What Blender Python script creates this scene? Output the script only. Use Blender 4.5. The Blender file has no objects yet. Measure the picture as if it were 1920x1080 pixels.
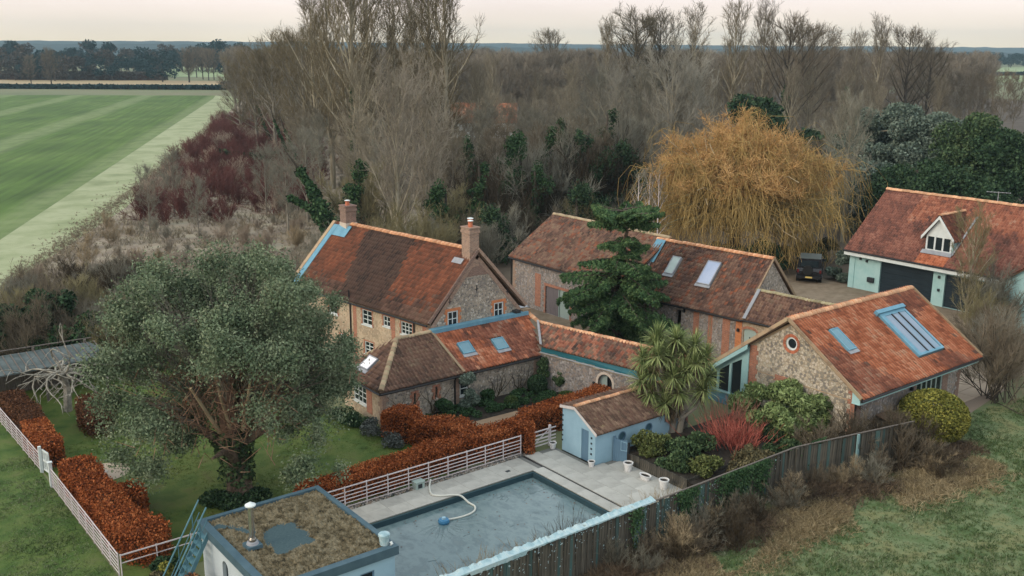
import bpy, math, random
import numpy as np
from mathutils import Vector, Matrix
from mathutils.geometry import tessellate_polygon

random.seed(7)
SC = bpy.context.scene
COL = SC.collection
R = math.radians

# ---------------------------------------------------------------- camera
AZ, F_PX, EYE = R(52.2), 1850.0, 18.0
PITCH, ROLL = math.atan(455 / F_PX), R(0.3)
fw = Vector((math.cos(AZ) * math.cos(PITCH), math.sin(AZ) * math.cos(PITCH), -math.sin(PITCH)))
rt = Vector((math.sin(AZ), -math.cos(AZ), 0))
up = rt.cross(fw)
cx, cy = rt * math.cos(ROLL) + up * math.sin(ROLL), up * math.cos(ROLL) - rt * math.sin(ROLL)
cam_data = bpy.data.cameras.new('camera')
cam = bpy.data.objects.new('camera', cam_data)
COL.objects.link(cam)
m = Matrix((cx, cy, -fw)).transposed().to_4x4()
m.translation = (0, 0, EYE)
cam.matrix_world = m
cam_data.sensor_width = 36
cam_data.lens = 36 * F_PX / 1920
cam_data.clip_start, cam_data.clip_end = 0.5, 9000
SC.camera = cam

# ---------------------------------------------------------------- light
SUN_EL, SUN_AZ = R(28), R(176)           # low winter sun behind thin cloud, over the left shoulder
W = bpy.data.worlds.new('World')
SC.world = W
W.use_nodes = True
nt = W.node_tree
nt.nodes.clear()
n_out = nt.nodes.new('ShaderNodeOutputWorld')
n_sky = nt.nodes.new('ShaderNodeTexSky')
n_sky.sky_type = 'NISHITA'
n_sky.sun_disc = False
n_sky.sun_elevation = SUN_EL
n_sky.sun_rotation = R(90) - SUN_AZ
n_sky.dust_density = 3
n_sky.air_density = 1
n_bg1 = nt.nodes.new('ShaderNodeBackground')
n_bg1.inputs['Strength'].default_value = 0.05
nt.links.new(n_sky.outputs['Color'], n_bg1.inputs['Color'])
n_tc = nt.nodes.new('ShaderNodeTexCoord')
n_sx = nt.nodes.new('ShaderNodeSeparateXYZ')
nt.links.new(n_tc.outputs['Generated'], n_sx.inputs[0])
n_cr = nt.nodes.new('ShaderNodeValToRGB')
n_cr.color_ramp.elements[0].position = 0.0
n_cr.color_ramp.elements[0].color = (0.92, 0.775, 0.56, 1)
n_cr.color_ramp.elements[1].position = 1.0
n_cr.color_ramp.elements[1].color = (0.98, 1.10, 1.12, 1)
e = n_cr.color_ramp.elements.new(0.05); e.color = (0.88, 0.755, 0.745, 1)
e = n_cr.color_ramp.elements.new(0.3); e.color = (0.84, 0.86, 0.86, 1)
nt.links.new(n_sx.outputs['Z'], n_cr.inputs[0])
n_bg2 = nt.nodes.new('ShaderNodeBackground')          # the thin overcast veil
n_bg2.inputs['Strength'].default_value = 1.0
n_mp = nt.nodes.new('ShaderNodeMapping'); n_mp.inputs['Scale'].default_value = (1.2, 1.2, 7)
n_nz = nt.nodes.new('ShaderNodeTexNoise'); n_nz.inputs['Scale'].default_value = 2.2; n_nz.inputs['Detail'].default_value = 6
n_mr = nt.nodes.new('ShaderNodeMapRange'); n_mr.inputs['From Min'].default_value = .3; n_mr.inputs['From Max'].default_value = .7
n_mr.inputs['To Min'].default_value = .90; n_mr.inputs['To Max'].default_value = 1.08
n_hs = nt.nodes.new('ShaderNodeHueSaturation')
nt.links.new(n_tc.outputs['Generated'], n_mp.inputs['Vector']); nt.links.new(n_mp.outputs[0], n_nz.inputs['Vector'])
nt.links.new(n_nz.outputs['Fac'], n_mr.inputs['Value']); nt.links.new(n_mr.outputs[0], n_hs.inputs['Value'])
nt.links.new(n_cr.outputs[0], n_hs.inputs['Color']); nt.links.new(n_hs.outputs[0], n_bg2.inputs['Color'])
n_add = nt.nodes.new('ShaderNodeAddShader')
nt.links.new(n_bg1.outputs[0], n_add.inputs[0])
nt.links.new(n_bg2.outputs[0], n_add.inputs[1])
nt.links.new(n_add.outputs[0], n_out.inputs['Surface'])

sun_d = bpy.data.lights.new('sun', 'SUN')
sun_d.energy = 1.0
sun_d.angle = R(20)
sun_d.color = (1.0, 0.86, 0.68)
sun = bpy.data.objects.new('sun', sun_d)
COL.objects.link(sun)
sdir = Vector((math.cos(SUN_AZ) * math.cos(SUN_EL), math.sin(SUN_AZ) * math.cos(SUN_EL), math.sin(SUN_EL)))
sun.rotation_euler = sdir.to_track_quat('Z', 'Y').to_euler()
sun.location = (0, 0, 60)

SC.view_settings.view_transform = 'Standard'
SC.view_settings.look = 'None'
SC.view_settings.exposure = 0.2
SC.view_settings.gamma = 1.0
SC.view_settings.use_curve_mapping = False
SC.cycles.max_bounces = 5
SC.cycles.diffuse_bounces = 2
SC.cycles.glossy_bounces = 2
SC.cycles.transmission_bounces = 2
SC.cycles.volume_bounces = 0
SC.cycles.transparent_max_bounces = 4
SC.cycles.use_denoising = True

# ---------------------------------------------------------------- materials
def mat(name, cols, scale=3.0, rough=0.85, bump=0.0, bscale=None, detail=4, island=0.0, orand=0.0, stretch=None,
        metallic=0.0, spec=0.3, coords='Object', contrast=(0.3, 0.7)):
    """cols: list of linear colours blended by noise; island / orand: value jitter per loose piece / per object."""
    mt = bpy.data.materials.new(name)
    mt.use_nodes = True
    t = mt.node_tree
    b = t.nodes['Principled BSDF']
    b.inputs['Roughness'].default_value = rough
    b.inputs['Metallic'].default_value = metallic
    b.inputs['Specular IOR Level'].default_value = spec
    L = t.links.new
    tc = t.nodes.new('ShaderNodeTexCoord')
    vec = tc.outputs[coords]
    if stretch:
        mp = t.nodes.new('ShaderNodeMapping')
        mp.inputs['Scale'].default_value = stretch
        L(vec, mp.inputs['Vector']); vec = mp.outputs[0]
    if len(cols) > 1:
        nz = t.nodes.new('ShaderNodeTexNoise')
        nz.inputs['Scale'].default_value = scale
        nz.inputs['Detail'].default_value = detail
        nz.inputs['Roughness'].default_value = 0.62
        L(vec, nz.inputs['Vector'])
        cr = t.nodes.new('ShaderNodeValToRGB')
        els = cr.color_ramp.elements
        lo, hi = contrast
        for i, c in enumerate(cols):
            p = lo + (hi - lo) * i / (len(cols) - 1)
            el = els[i] if i < 2 else els.new(p)
            el.position = p
            el.color = (*c, 1)
        for i, c in enumerate(cols):
            pass
        fac = nz.outputs['Fac']
        if island > 0:
            gi = t.nodes.new('ShaderNodeNewGeometry')
            mx = t.nodes.new('ShaderNodeMix'); mx.data_type = 'FLOAT'
            mx.inputs[0].default_value = min(1, island)
            L(fac, mx.inputs[2]); L(gi.outputs['Random Per Island'], mx.inputs[3])
            fac = mx.outputs[0]
        L(fac, cr.inputs[0])
        out = cr.outputs[0]
    else:
        rgb = t.nodes.new('ShaderNodeRGB'); rgb.outputs[0].default_value = (*cols[0], 1)
        out = rgb.outputs[0]
    if orand > 0 or (island > 0):
        hs = t.nodes.new('ShaderNodeHueSaturation')
        mr = t.nodes.new('ShaderNodeMapRange')
        if orand > 0:
            oi = t.nodes.new('ShaderNodeObjectInfo'); src = oi.outputs['Random']; a = orand
        else:
            gi = t.nodes.new('ShaderNodeNewGeometry'); src = gi.outputs['Random Per Island']; a = 0.3 * island
        mr.inputs['To Min'].default_value = 1 - a
        mr.inputs['To Max'].default_value = 1 + a
        L(src, mr.inputs['Value'])
        L(mr.outputs[0], hs.inputs['Value'])
        L(out, hs.inputs['Color']); out = hs.outputs[0]
    L(out, b.inputs['Base Color'])
    if bump > 0:
        bn = t.nodes.new('ShaderNodeTexNoise')
        bn.inputs['Scale'].default_value = bscale or scale * 4
        bn.inputs['Detail'].default_value = 5
        L(vec, bn.inputs['Vector'])
        bp = t.nodes.new('ShaderNodeBump')
        bp.inputs['Strength'].default_value = bump
        bp.inputs['Distance'].default_value = 0.05
        L(bn.outputs['Fac'], bp.inputs['Height'])
        L(bp.outputs[0], b.inputs['Normal'])
    return mt

def flint(name, pebbles, mortar, scale=9.0):
    mt = bpy.data.materials.new(name)
    mt.use_nodes = True
    t = mt.node_tree
    L = t.links.new
    b = t.nodes['Principled BSDF']
    b.inputs['Roughness'].default_value = 0.8
    tc = t.nodes.new('ShaderNodeTexCoord')
    v = t.nodes.new('ShaderNodeTexVoronoi'); v.inputs['Scale'].default_value = scale
    v2 = t.nodes.new('ShaderNodeTexVoronoi'); v2.feature = 'DISTANCE_TO_EDGE'; v2.inputs['Scale'].default_value = scale
    L(tc.outputs['Object'], v.inputs['Vector']); L(tc.outputs['Object'], v2.inputs['Vector'])
    sp = t.nodes.new('ShaderNodeSeparateColor'); L(v.outputs['Color'], sp.inputs[0])
    cr = t.nodes.new('ShaderNodeValToRGB')
    cr.color_ramp.interpolation = 'CONSTANT'
    for i, c in enumerate(pebbles):
        el = cr.color_ramp.elements[i] if i < 2 else cr.color_ramp.elements.new(i / len(pebbles))
        el.position = i / len(pebbles); el.color = (*c, 1)
    L(sp.outputs[0], cr.inputs[0])
    mr = t.nodes.new('ShaderNodeMapRange')
    mr.inputs['From Min'].default_value = 0.03; mr.inputs['From Max'].default_value = 0.10
    L(v2.outputs['Distance'], mr.inputs['Value'])
    nz = t.nodes.new('ShaderNodeTexNoise'); nz.inputs['Scale'].default_value = 0.8; nz.inputs['Detail'].default_value = 5
    L(tc.outputs['Object'], nz.inputs['Vector'])
    mo = t.nodes.new('ShaderNodeValToRGB')
    mo.color_ramp.elements[0].position = 0.35; mo.color_ramp.elements[0].color = (*[x * 0.6 for x in mortar], 1)
    mo.color_ramp.elements[1].position = 0.65; mo.color_ramp.elements[1].color = (*mortar, 1)
    L(nz.outputs['Fac'], mo.inputs[0])
    mx = t.nodes.new('ShaderNodeMix'); mx.data_type = 'RGBA'
    L(mr.outputs[0], mx.inputs[0]); L(mo.outputs[0], mx.inputs[6]); L(cr.outputs[0], mx.inputs[7])
    m2 = t.nodes.new('ShaderNodeMix'); m2.data_type = 'RGBA'; m2.blend_type = 'MULTIPLY'; m2.inputs[0].default_value = 0.5
    L(mx.outputs[2], m2.inputs[6]); L(mo.outputs[0], m2.inputs[7])
    sc_ = t.nodes.new('ShaderNodeMix'); sc_.data_type = 'RGBA'; sc_.inputs[0].default_value = 0.3
    L(mx.outputs[2], sc_.inputs[6]); L(mo.outputs[0], sc_.inputs[7])
    L(sc_.outputs[2], b.inputs['Base Color'])
    bp = t.nodes.new('ShaderNodeBump'); bp.inputs['Strength'].default_value = 0.6; bp.inputs['Distance'].default_value = 0.04
    L(mr.outputs[0], bp.inputs['Height']); L(bp.outputs[0], b.inputs['Normal'])
    return mt

def brick(name, c1, c2, mortar):
    mt = bpy.data.materials.new(name)
    mt.use_nodes = True
    t = mt.node_tree
    L = t.links.new
    b = t.nodes['Principled BSDF']; b.inputs['Roughness'].default_value = 0.85
    tc = t.nodes.new('ShaderNodeTexCoord')
    sx = t.nodes.new('ShaderNodeSeparateXYZ'); L(tc.outputs['Object'], sx.inputs[0])
    ad = t.nodes.new('ShaderNodeMath'); L(sx.outputs[0], ad.inputs[0]); L(sx.outputs[1], ad.inputs[1])
    cb = t.nodes.new('ShaderNodeCombineXYZ'); L(ad.outputs[0], cb.inputs[0]); L(sx.outputs[2], cb.inputs[1])
    br = t.nodes.new('ShaderNodeTexBrick')
    br.inputs['Color1'].default_value = (*c1, 1); br.inputs['Color2'].default_value = (*c2, 1)
    br.inputs['Mortar'].default_value = (*mortar, 1)
    br.inputs['Scale'].default_value = 1.0
    br.inputs['Mortar Size'].default_value = 0.009
    br.inputs['Brick Width'].default_value = 0.2; br.inputs['Row Height'].default_value = 0.065
    L(cb.outputs[0], br.inputs['Vector'])
    nz = t.nodes.new('ShaderNodeTexNoise'); nz.inputs['Scale'].default_value = 6; nz.inputs['Detail'].default_value = 4
    L(tc.outputs['Object'], nz.inputs['Vector'])
    hs = t.nodes.new('ShaderNodeHueSaturation')
    mr = t.nodes.new('ShaderNodeMapRange'); mr.inputs['To Min'].default_value = 0.55; mr.inputs['To Max'].default_value = 1.45
    L(nz.outputs['Fac'], mr.inputs['Value']); L(mr.outputs[0], hs.inputs['Value']); L(br.outputs['Color'], hs.inputs['Color'])
    L(hs.outputs[0], b.inputs['Base Color'])
    return mt

def tile_mat(name, cols, lichen=(0.35, 0.33, 0.22), lich=0.62):
    """clay pantiles: each loose tile takes its own shade, with patches of lichen and soot."""
    mt = bpy.data.materials.new(name)
    mt.use_nodes = True
    t = mt.node_tree
    L = t.links.new
    b = t.nodes['Principled BSDF']; b.inputs['Roughness'].default_value = 0.75
    b.inputs['Specular IOR Level'].default_value = 0.25
    tc = t.nodes.new('ShaderNodeTexCoord')
    gi = t.nodes.new('ShaderNodeNewGeometry')
    nz = t.nodes.new('ShaderNodeTexNoise'); nz.inputs['Scale'].default_value = 0.8; nz.inputs['Detail'].default_value = 7
    L(tc.outputs['Object'], nz.inputs['Vector'])
    mx = t.nodes.new('ShaderNodeMix'); mx.data_type = 'FLOAT'; mx.inputs[0].default_value = 0.26
    L(nz.outputs['Fac'], mx.inputs[2]); L(gi.outputs['Random Per Island'], mx.inputs[3])
    cr = t.nodes.new('ShaderNodeValToRGB')
    for i, c in enumerate(cols):
        p = 0.26 + 0.46 * i / (len(cols) - 1)
        el = cr.color_ramp.elements[i] if i < 2 else cr.color_ramp.elements.new(p)
        el.position = p; el.color = (*c, 1)
    L(mx.outputs[0], cr.inputs[0])
    n2 = t.nodes.new('ShaderNodeTexNoise'); n2.inputs['Scale'].default_value = 5.0; n2.inputs['Detail'].default_value = 6
    n2.inputs['Roughness'].default_value = 0.75
    L(tc.outputs['Object'], n2.inputs['Vector'])
    mr = t.nodes.new('ShaderNodeMapRange'); mr.inputs['From Min'].default_value = lich; mr.inputs['From Max'].default_value = lich + 0.12
    mr.inputs['To Max'].default_value = 0.75
    L(n2.outputs['Fac'], mr.inputs['Value'])
    m2 = t.nodes.new('ShaderNodeMix'); m2.data_type = 'RGBA'; m2.inputs[7].default_value = (*lichen, 1)
    L(mr.outputs[0], m2.inputs[0]); L(cr.outputs[0], m2.inputs[6])
    hs = t.nodes.new('ShaderNodeHueSaturation'); m3 = t.nodes.new('ShaderNodeMapRange')
    m3.inputs['To Min'].default_value = 0.6; m3.inputs['To Max'].default_value = 1.4
    L(n2.outputs['Fac'], m3.inputs['Value']); L(m3.outputs[0], hs.inputs['Value']); L(m2.outputs[2], hs.inputs['Color'])
    L(hs.outputs[0], b.inputs['Base Color'])
    return mt

def leaf_mat(name, cols, rough=0.8, patch=0.5, island=0.4, orand=0.0, spec=0.08, transl=0.15):
    """foliage: each leaf takes its own shade within slow patches."""
    mt = mat(name, cols, scale=patch, rough=rough, island=island, orand=orand, spec=spec, contrast=(0.25, 0.75))
    return mt

M = {}
M['flint'] = flint('flint_wall', [(.15, .15, .155), (.30, .28, .255), (.58, .53, .47), (.22, .20, .175), (.42, .36, .29), (.10, .10, .11), (.35, .30, .245)], (.44, .37, .285))
M['flint_pale'] = flint('pale_flint_wall', [(.44, .35, .25), (.55, .45, .33), (.32, .25, .17), (.58, .45, .31), (.44, .31, .21)], (.55, .43, .30))
M['flint_grey'] = flint('grey_flint_wall', [(.18, .175, .185), (.32, .30, .29), (.46, .43, .42), (.14, .13, .135), (.32, .24, .19)], (.35, .30, .26))
M['brick'] = brick('red_brick', (.42, .14, .07), (.30, .10, .06), (.32, .24, .18))
M['brick_orange'] = brick('orange_brick', (.55, .19, .07), (.48, .16, .06), (.48, .22, .11))
M['brick_pale'] = brick('weathered_brick', (.34, .20, .14), (.24, .15, .11), (.34, .28, .22))
M['brick_dark'] = brick('dark_brick', (.22, .12, .09), (.16, .09, .07), (.26, .21, .17))
M['tile_red'] = tile_mat('red_pantile', [(.10, .048, .036), (.19, .075, .05), (.27, .10, .062), (.345, .142, .088), (.35, .20, .14)])
M['tile_brown'] = tile_mat('brown_pantile', [(.05, .035, .03), (.095, .055, .045), (.14, .08, .06), (.19, .11, .08), (.16, .11, .08)], lich=0.64)
M['tile_dark'] = tile_mat('dark_pantile', [(.04, .03, .025), (.07, .045, .038), (.11, .065, .05), (.10, .07, .055)], lich=0.70)
M['tile_farm'] = tile_mat('farmhouse_pantile', [(.095, .048, .035), (.165, .07, .045), (.24, .09, .052), (.33, .125, .068)], lich=0.66)
M['tile_bright'] = tile_mat('orange_pantile', [(.18, .068, .04), (.33, .108, .055), (.44, .152, .077), (.53, .215, .12), (.50, .29, .19)], lich=0.64)
M['tile_old'] = tile_mat('mossy_pantile', [(.085, .055, .042), (.15, .088, .064), (.21, .12, .085), (.21, .15, .105)], lichen=(.32, .30, .16), lich=0.58)
M['tile_garage'] = tile_mat('garage_pantile', [(.085, .042, .034), (.155, .066, .05), (.22, .09, .065), (.30, .14, .10)], lich=0.64)
M['ridge'] = mat('ridge_clay', [(.30, .12, .06), (.52, .25, .13), (.58, .36, .22)], scale=2.0, orand=0.25)
M['ridge_old'] = mat('ridge_clay_old', [(.20, .15, .10), (.36, .25, .16), (.30, .26, .16)], scale=2.0, orand=0.25)
M['under'] = mat('roof_underside', [(.10, .065, .045), (.15, .10, .07)])
M['lead'] = mat('blue_lead', [(.10, .24, .33), (.15, .32, .42)], scale=2.5, rough=0.5)
M['lead_grey'] = mat('grey_lead', [(.22, .23, .25), (.32, .32, .34)], scale=3, rough=0.5)
M['white'] = mat('white_paint', [(.55, .60, .60), (.68, .72, .71)], scale=4, rough=0.5)
M['cyan_white'] = mat('pale_cyan_paint', [(.29, .49, .49), (.38, .56, .555)], scale=1.5, rough=0.6)
M['black'] = mat('black_gutter', [(.015, .015, .017)], rough=0.4)
M['iron'] = mat('dark_iron', [(.02, .025, .03), (.035, .04, .045)], rough=0.5)
M['glass'] = mat('window_glass', [(.015, .022, .026)], rough=0.04, spec=0.5)
M['glass_sky'] = mat('sky_tinted_rooflight', [(.10, .21, .27), (.14, .27, .33)], scale=0.9, rough=0.08, spec=0.5)  # blue of the reflected sky painted into the pane colour
M['glass_glare'] = mat('rooflight_sky_glare', [(.85, .80, .84)], rough=0.3)  # near-white colour paints the bright sky reflected in the hip pane
M['dark'] = mat('dark_interior', [(.012, .014, .016)])
M['blue'] = mat('pale_blue_render', [(.26, .41, .50), (.32, .48, .57)], scale=1.2, rough=0.75, bump=0.05)
M['blue_door'] = mat('slate_blue_paint', [(.10, .18, .26), (.12, .21, .29)], scale=1.5, rough=0.55)
M['teal'] = mat('teal_fascia', [(.015, .10, .13), (.02, .14, .17)], scale=1.2, rough=0.5)
M['sage'] = mat('sage_paint', [(.30, .38, .35), (.36, .44, .41)], scale=2, rough=0.55)
M['timber'] = mat('weathered_timber', [(.06, .05, .045), (.13, .11, .095), (.17, .15, .13)], scale=3, stretch=(6, 6, .5), rough=0.85)
M['timber_door'] = mat('grey_mauve_timber', [(.13, .11, .115), (.19, .165, .17)], scale=3, stretch=(8, 8, .5), rough=0.8)

# ---------------------------------------------------------------- helpers
def tag(o, label=None, cat=None, group=None, kind=None):
    if label: o['label'] = label
    if cat: o['category'] = cat
    if group: o['group'] = group
    if kind: o['kind'] = kind
    return o

def thing(name, loc, label, cat, group=None, rz=0.0):
    o = bpy.data.objects.new(name, None)
    o.empty_display_size = 0.2
    COL.objects.link(o)
    o.location = loc
    o.rotation_euler = (0, 0, rz)
    return tag(o, label, cat, group)

def link(name, me, parent=None, loc=None):
    o = bpy.data.objects.new(name, me)
    COL.objects.link(o)
    if parent: o.parent = parent
    if loc: o.location = loc
    return o

def npmesh(name, V, F, mats, smooth=False, mi=None):
    V = np.asarray(V, np.float32); F = np.asarray(F, np.int32)
    k = F.shape[1]
    me = bpy.data.meshes.new(name)
    me.vertices.add(len(V)); me.vertices.foreach_set('co', V.ravel())
    me.loops.add(F.size); me.loops.foreach_set('vertex_index', F.ravel())
    me.polygons.add(len(F))
    me.polygons.foreach_set('loop_start', np.arange(0, F.size, k, dtype=np.int32))
    me.polygons.foreach_set('loop_total', np.full(len(F), k, np.int32))
    if mi is not None: me.polygons.foreach_set('material_index', np.asarray(mi, np.int32))
    if smooth: me.polygons.foreach_set('use_smooth', np.ones(len(F), bool))
    for q in (mats if isinstance(mats, (list, tuple)) else [mats]): me.materials.append(q)
    me.update(calc_edges=True)
    return me

class MB:
    def __init__(s): s.v, s.f, s.m = [], [], []
    def add(s, vs, fs, mi=0):
        b = len(s.v)
        s.v += [tuple(v) for v in vs]
        for f in fs: s.f.append([b + i for i in f]); s.m.append(mi)
        return s
    def obox(s, o, a, b, c, mi=0):
        o, a, b, c = Vector(o), Vector(a), Vector(b), Vector(c)
        if a.cross(b).dot(c) < 0: a, b = b, a
        vs = [o, o + a, o + a + b, o + b, o + c, o + a + c, o + a + b + c, o + b + c]
        return s.add(vs, [(3, 2, 1, 0), (4, 5, 6, 7), (0, 1, 5, 4), (1, 2, 6, 5), (2, 3, 7, 6), (3, 0, 4, 7)], mi)
    def box(s, x0, x1, y0, y1, z0, z1, mi=0):
        return s.obox((x0, y0, z0), (x1 - x0, 0, 0), (0, y1 - y0, 0), (0, 0, z1 - z0), mi)
    def tube(s, pts, r, n=6, mi=0, cap=True):
        pts = [Vector(p) for p in pts]
        rs = r if isinstance(r, (list, tuple)) else [r] * len(pts)
        b = len(s.v)
        for i, p in enumerate(pts):
            d = (pts[min(i + 1, len(pts) - 1)] - pts[max(i - 1, 0)]).normalized()
            a = d.orthogonal().normalized() if abs(d.z) > .9 else d.cross(Vector((0, 0, 1))).normalized()
            c = d.cross(a)
            for k in range(n):
                t = 2 * math.pi * k / n
                s.v.append(tuple(p + (a * math.cos(t) + c * math.sin(t)) * rs[i]))
        for i in range(len(pts) - 1):
            for k in range(n):
                k2 = (k + 1) % n
                s.f.append([b + i * n + k, b + i * n + k2, b + (i + 1) * n + k2, b + (i + 1) * n + k]); s.m.append(mi)
        if cap:
            s.f.append([b + k for k in range(n)][::-1]); s.m.append(mi)
            s.f.append([b + (len(pts) - 1) * n + k for k in range(n)]); s.m.append(mi)
        return s
    def lathe(s, prof, n=16, c=(0, 0, 0), mi=0):
        """prof: (radius, z) from bottom to top"""
        b = len(s.v)
        for r_, z in prof:
            for k in range(n):
                t = 2 * math.pi * k / n
                s.v.append((c[0] + r_ * math.cos(t), c[1] + r_ * math.sin(t), c[2] + z))
        for i in range(len(prof) - 1):
            for k in range(n):
                k2 = (k + 1) % n
                s.f.append([b + i * n + k, b + i * n + k2, b + (i + 1) * n + k2, b + (i + 1) * n + k]); s.m.append(mi)
        s.f.append([b + k for k in range(n)][::-1]); s.m.append(mi)
        s.f.append([b + (len(prof) - 1) * n + k for k in range(n)]); s.m.append(mi)
        return s
    def prism(s, poly, vec, mi=0):
        """closed solid: planar polygon swept along vec"""
        vec = Vector(vec); n = len(poly)
        vs = [Vector(p) for p in poly]; vs += [v + vec for v in vs]
        fs = [list(range(n))[::-1], [n + i for i in range(n)]]
        fs += [[i, (i + 1) % n, n + (i + 1) % n, n + i] for i in range(n)]
        return s.add(vs, fs, mi)
    def build(s, name, mats, parent=None, smooth=False, loc=None):
        me = bpy.data.meshes.new(name)
        me.from_pydata(s.v, [], s.f)
        ml = mats if isinstance(mats, (list, tuple)) else [mats]
        for q in ml:
            if q: me.materials.append(q)
        if len(ml) > 1: me.polygons.foreach_set('material_index', s.m)
        if smooth: me.polygons.foreach_set('use_smooth', [True] * len(s.f))
        me.update()
        return link(name, me, parent, loc)

def wall(name, O, u, outline, holes, parent, mt, depth=0.14, thick=0.3, inward=None):
    """wall in the plane through O spanned by horizontal u and Z. outline / holes are (s, z) lists; holes get reveals.
    inward: horizontal vector pointing into the building."""
    O, u = Vector(O), Vector(u).normalized()
    n = Vector(inward).normalized()
    P = lambda q, d=0: O + u * q[0] + Vector((0, 0, q[1])) + n * d
    rings = [outline] + holes
    flat = [q for r_ in rings for q in r_]
    tris = tessellate_polygon([[Vector((q[0], q[1], 0)) for q in r_] for r_ in rings])
    mb = MB()
    outn = -n
    vs = [P(q) for q in flat]
    fs = []
    for t in tris:
        a, b, c = (vs[i] for i in t)
        fs.append(t if (b - a).cross(c - a).dot(outn) > 0 else t[::-1])
    mb.add(vs, fs)
    s_lo, s_hi = min(q[0] for q in outline), max(q[0] for q in outline)
    def B(q):                                            # mitred ends, so neighbouring walls never share a plane
        s_ = q[0] + (thick if abs(q[0] - s_lo) < 1e-6 else -thick if abs(q[0] - s_hi) < 1e-6 else 0)
        return P((s_, q[1]), thick)
    mb.add([B(q) for q in flat], [f[::-1] for f in fs])
    for r_ in rings:
        k = len(r_)
        mb.add([P(q) for q in r_] + [B(q) for q in r_], [[i, (i + 1) % k, k + (i + 1) % k, k + i] for i in range(k)])
    return mb.build(name, mt, parent)

def rect(s0, s1, z0, z1): return [(s0, z0), (s1, z0), (s1, z1), (s0, z1)]
def circle(s, z, r_, n=20): return [(s + r_ * math.cos(2 * math.pi * i / n), z + r_ * math.sin(2 * math.pi * i / n)) for i in range(n)]
def arch(s0, s1, z0, z1, rise, n=8):
    w = (s1 - s0) / 2; c = (s0 + s1) / 2
    return [(s0, z0), (s1, z0)] + [(c + w * math.cos(math.pi * i / n), z1 - rise + rise * math.sin(math.pi * i / n)) for i in range(n + 1)]

def window(parent, O, u, inward, s0, s1, z0, z1, cols=2, rows=2, frame=None, bar=0.05, glaze=0.022, inset=0.07, sill=True, glass=None, name='window'):
    """casement set into the wall plane: frame with glazing bars > pane, sill"""
    frame = frame or M['white']
    O, u, n = Vector(O), Vector(u).normalized(), Vector(inward).normalized()
    Z = Vector((0, 0, 1))
    P = lambda s, z, d: O + u * s + Z * z + n * d
    mb = MB()
    d0, dt = inset - 0.05, 0.05
    for (a, b, c, d) in ((s0, s0 + bar, z0, z1), (s1 - bar, s1, z0, z1), (s0 + bar, s1 - bar, z0, z0 + bar), (s0 + bar, s1 - bar, z1 - bar, z1)):
        mb.obox(P(a, c, d0), u * (b - a), Z * (d - c), n * dt)
    iw, ih = s1 - s0 - 2 * bar, z1 - z0 - 2 * bar
    for i in range(1, cols):
        x = s0 + bar + iw * i / cols
        mb.obox(P(x - glaze, z0 + bar, d0 + .006), u * 2 * glaze, Z * ih, n * (dt - .012))
    for j in range(1, rows):
        z = z0 + bar + ih * j / rows
        mb.obox(P(s0 + bar, z - glaze * .8, d0 + .01), u * iw, Z * glaze * 1.6, n * (dt - .02))
    w = mb.build(name, frame, parent)
    g = MB().obox(P(s0 + bar * .5, z0 + bar * .5, inset - .012), u * (s1 - s0 - bar), Z * (z1 - z0 - bar), n * .01)
    g.build('pane', glass or M['glass'], w)
    if sill:
        MB().obox(P(s0 - .05, z0 - .07, -.06), u * (s1 - s0 + .1), Z * .068, n * .12).build('sill', frame, w)
    return w

def surround(parent, O, u, inward, s0, s1, z0, z1, mt, w=0.11, proud=0.018, top=0.16, name='brick_surround'):
    """toothed brick dressing round an opening"""
    O, u, n = Vector(O), Vector(u).normalized(), Vector(inward).normalized()
    Z = Vector((0, 0, 1))
    mb = MB()
    z = z0 - 0.05; k = 0
    while z < z1:
        h = min(0.2, z1 - z)
        ww = w if k % 2 else w * 2
        mb.obox(O + u * (s0 - ww) + Z * z - n * proud, u * ww, Z * (h - .002), n * (proud + .03))
        mb.obox(O + u * s1 + Z * z - n * proud, u * ww, Z * (h - .002), n * (proud + .03))
        z += 0.2; k += 1
    mb.obox(O + u * (s0 - w * 1.5) + Z * z1 - n * (proud + .004), u * (s1 - s0 + 3 * w), Z * top, n * (proud + .03))
    return mb.build(name, mt, parent)

def quoin(parent, corner, z0, z1, ua, ub, mt, la=0.36, lb=0.2, proud=0.016):
    """alternating brick quoins on a corner; ua / ub: unit vectors running back along the two walls"""
    c, ua, ub = Vector(corner), Vector(ua).normalized(), Vector(ub).normalized()
    mb = MB(); z = z0; k = 0
    while z < z1 - .02:
        h = min(0.24, z1 - z)
        a, b = (la, lb) if k % 2 else (lb, la)
        mb.obox(c - ua * proud - ub * proud + Vector((0, 0, z)), ua * (a + proud), ub * .05, Vector((0, 0, h - .002)))
        mb.obox(c - ua * proud - ub * (proud - .05) + Vector((0, 0, z)), ub * (b + proud - .05), ua * .05, Vector((0, 0, h - .002)))
        z += 0.24; k += 1
    return mb.build('quoin', mt, parent)

def inside(poly, x, y):
    """vectorised point in polygon"""
    x = np.asarray(x); y = np.asarray(y); c = np.zeros(x.shape, bool); n = len(poly)
    for i in range(n):
        (x0, y0), (x1, y1) = poly[i], poly[(i + 1) % n]
        if y0 == y1: continue
        t = ((y0 > y) != (y1 > y)) & (x < (x1 - x0) * (y - y0) / (y1 - y0) + x0)
        c ^= t
    return c

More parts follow.
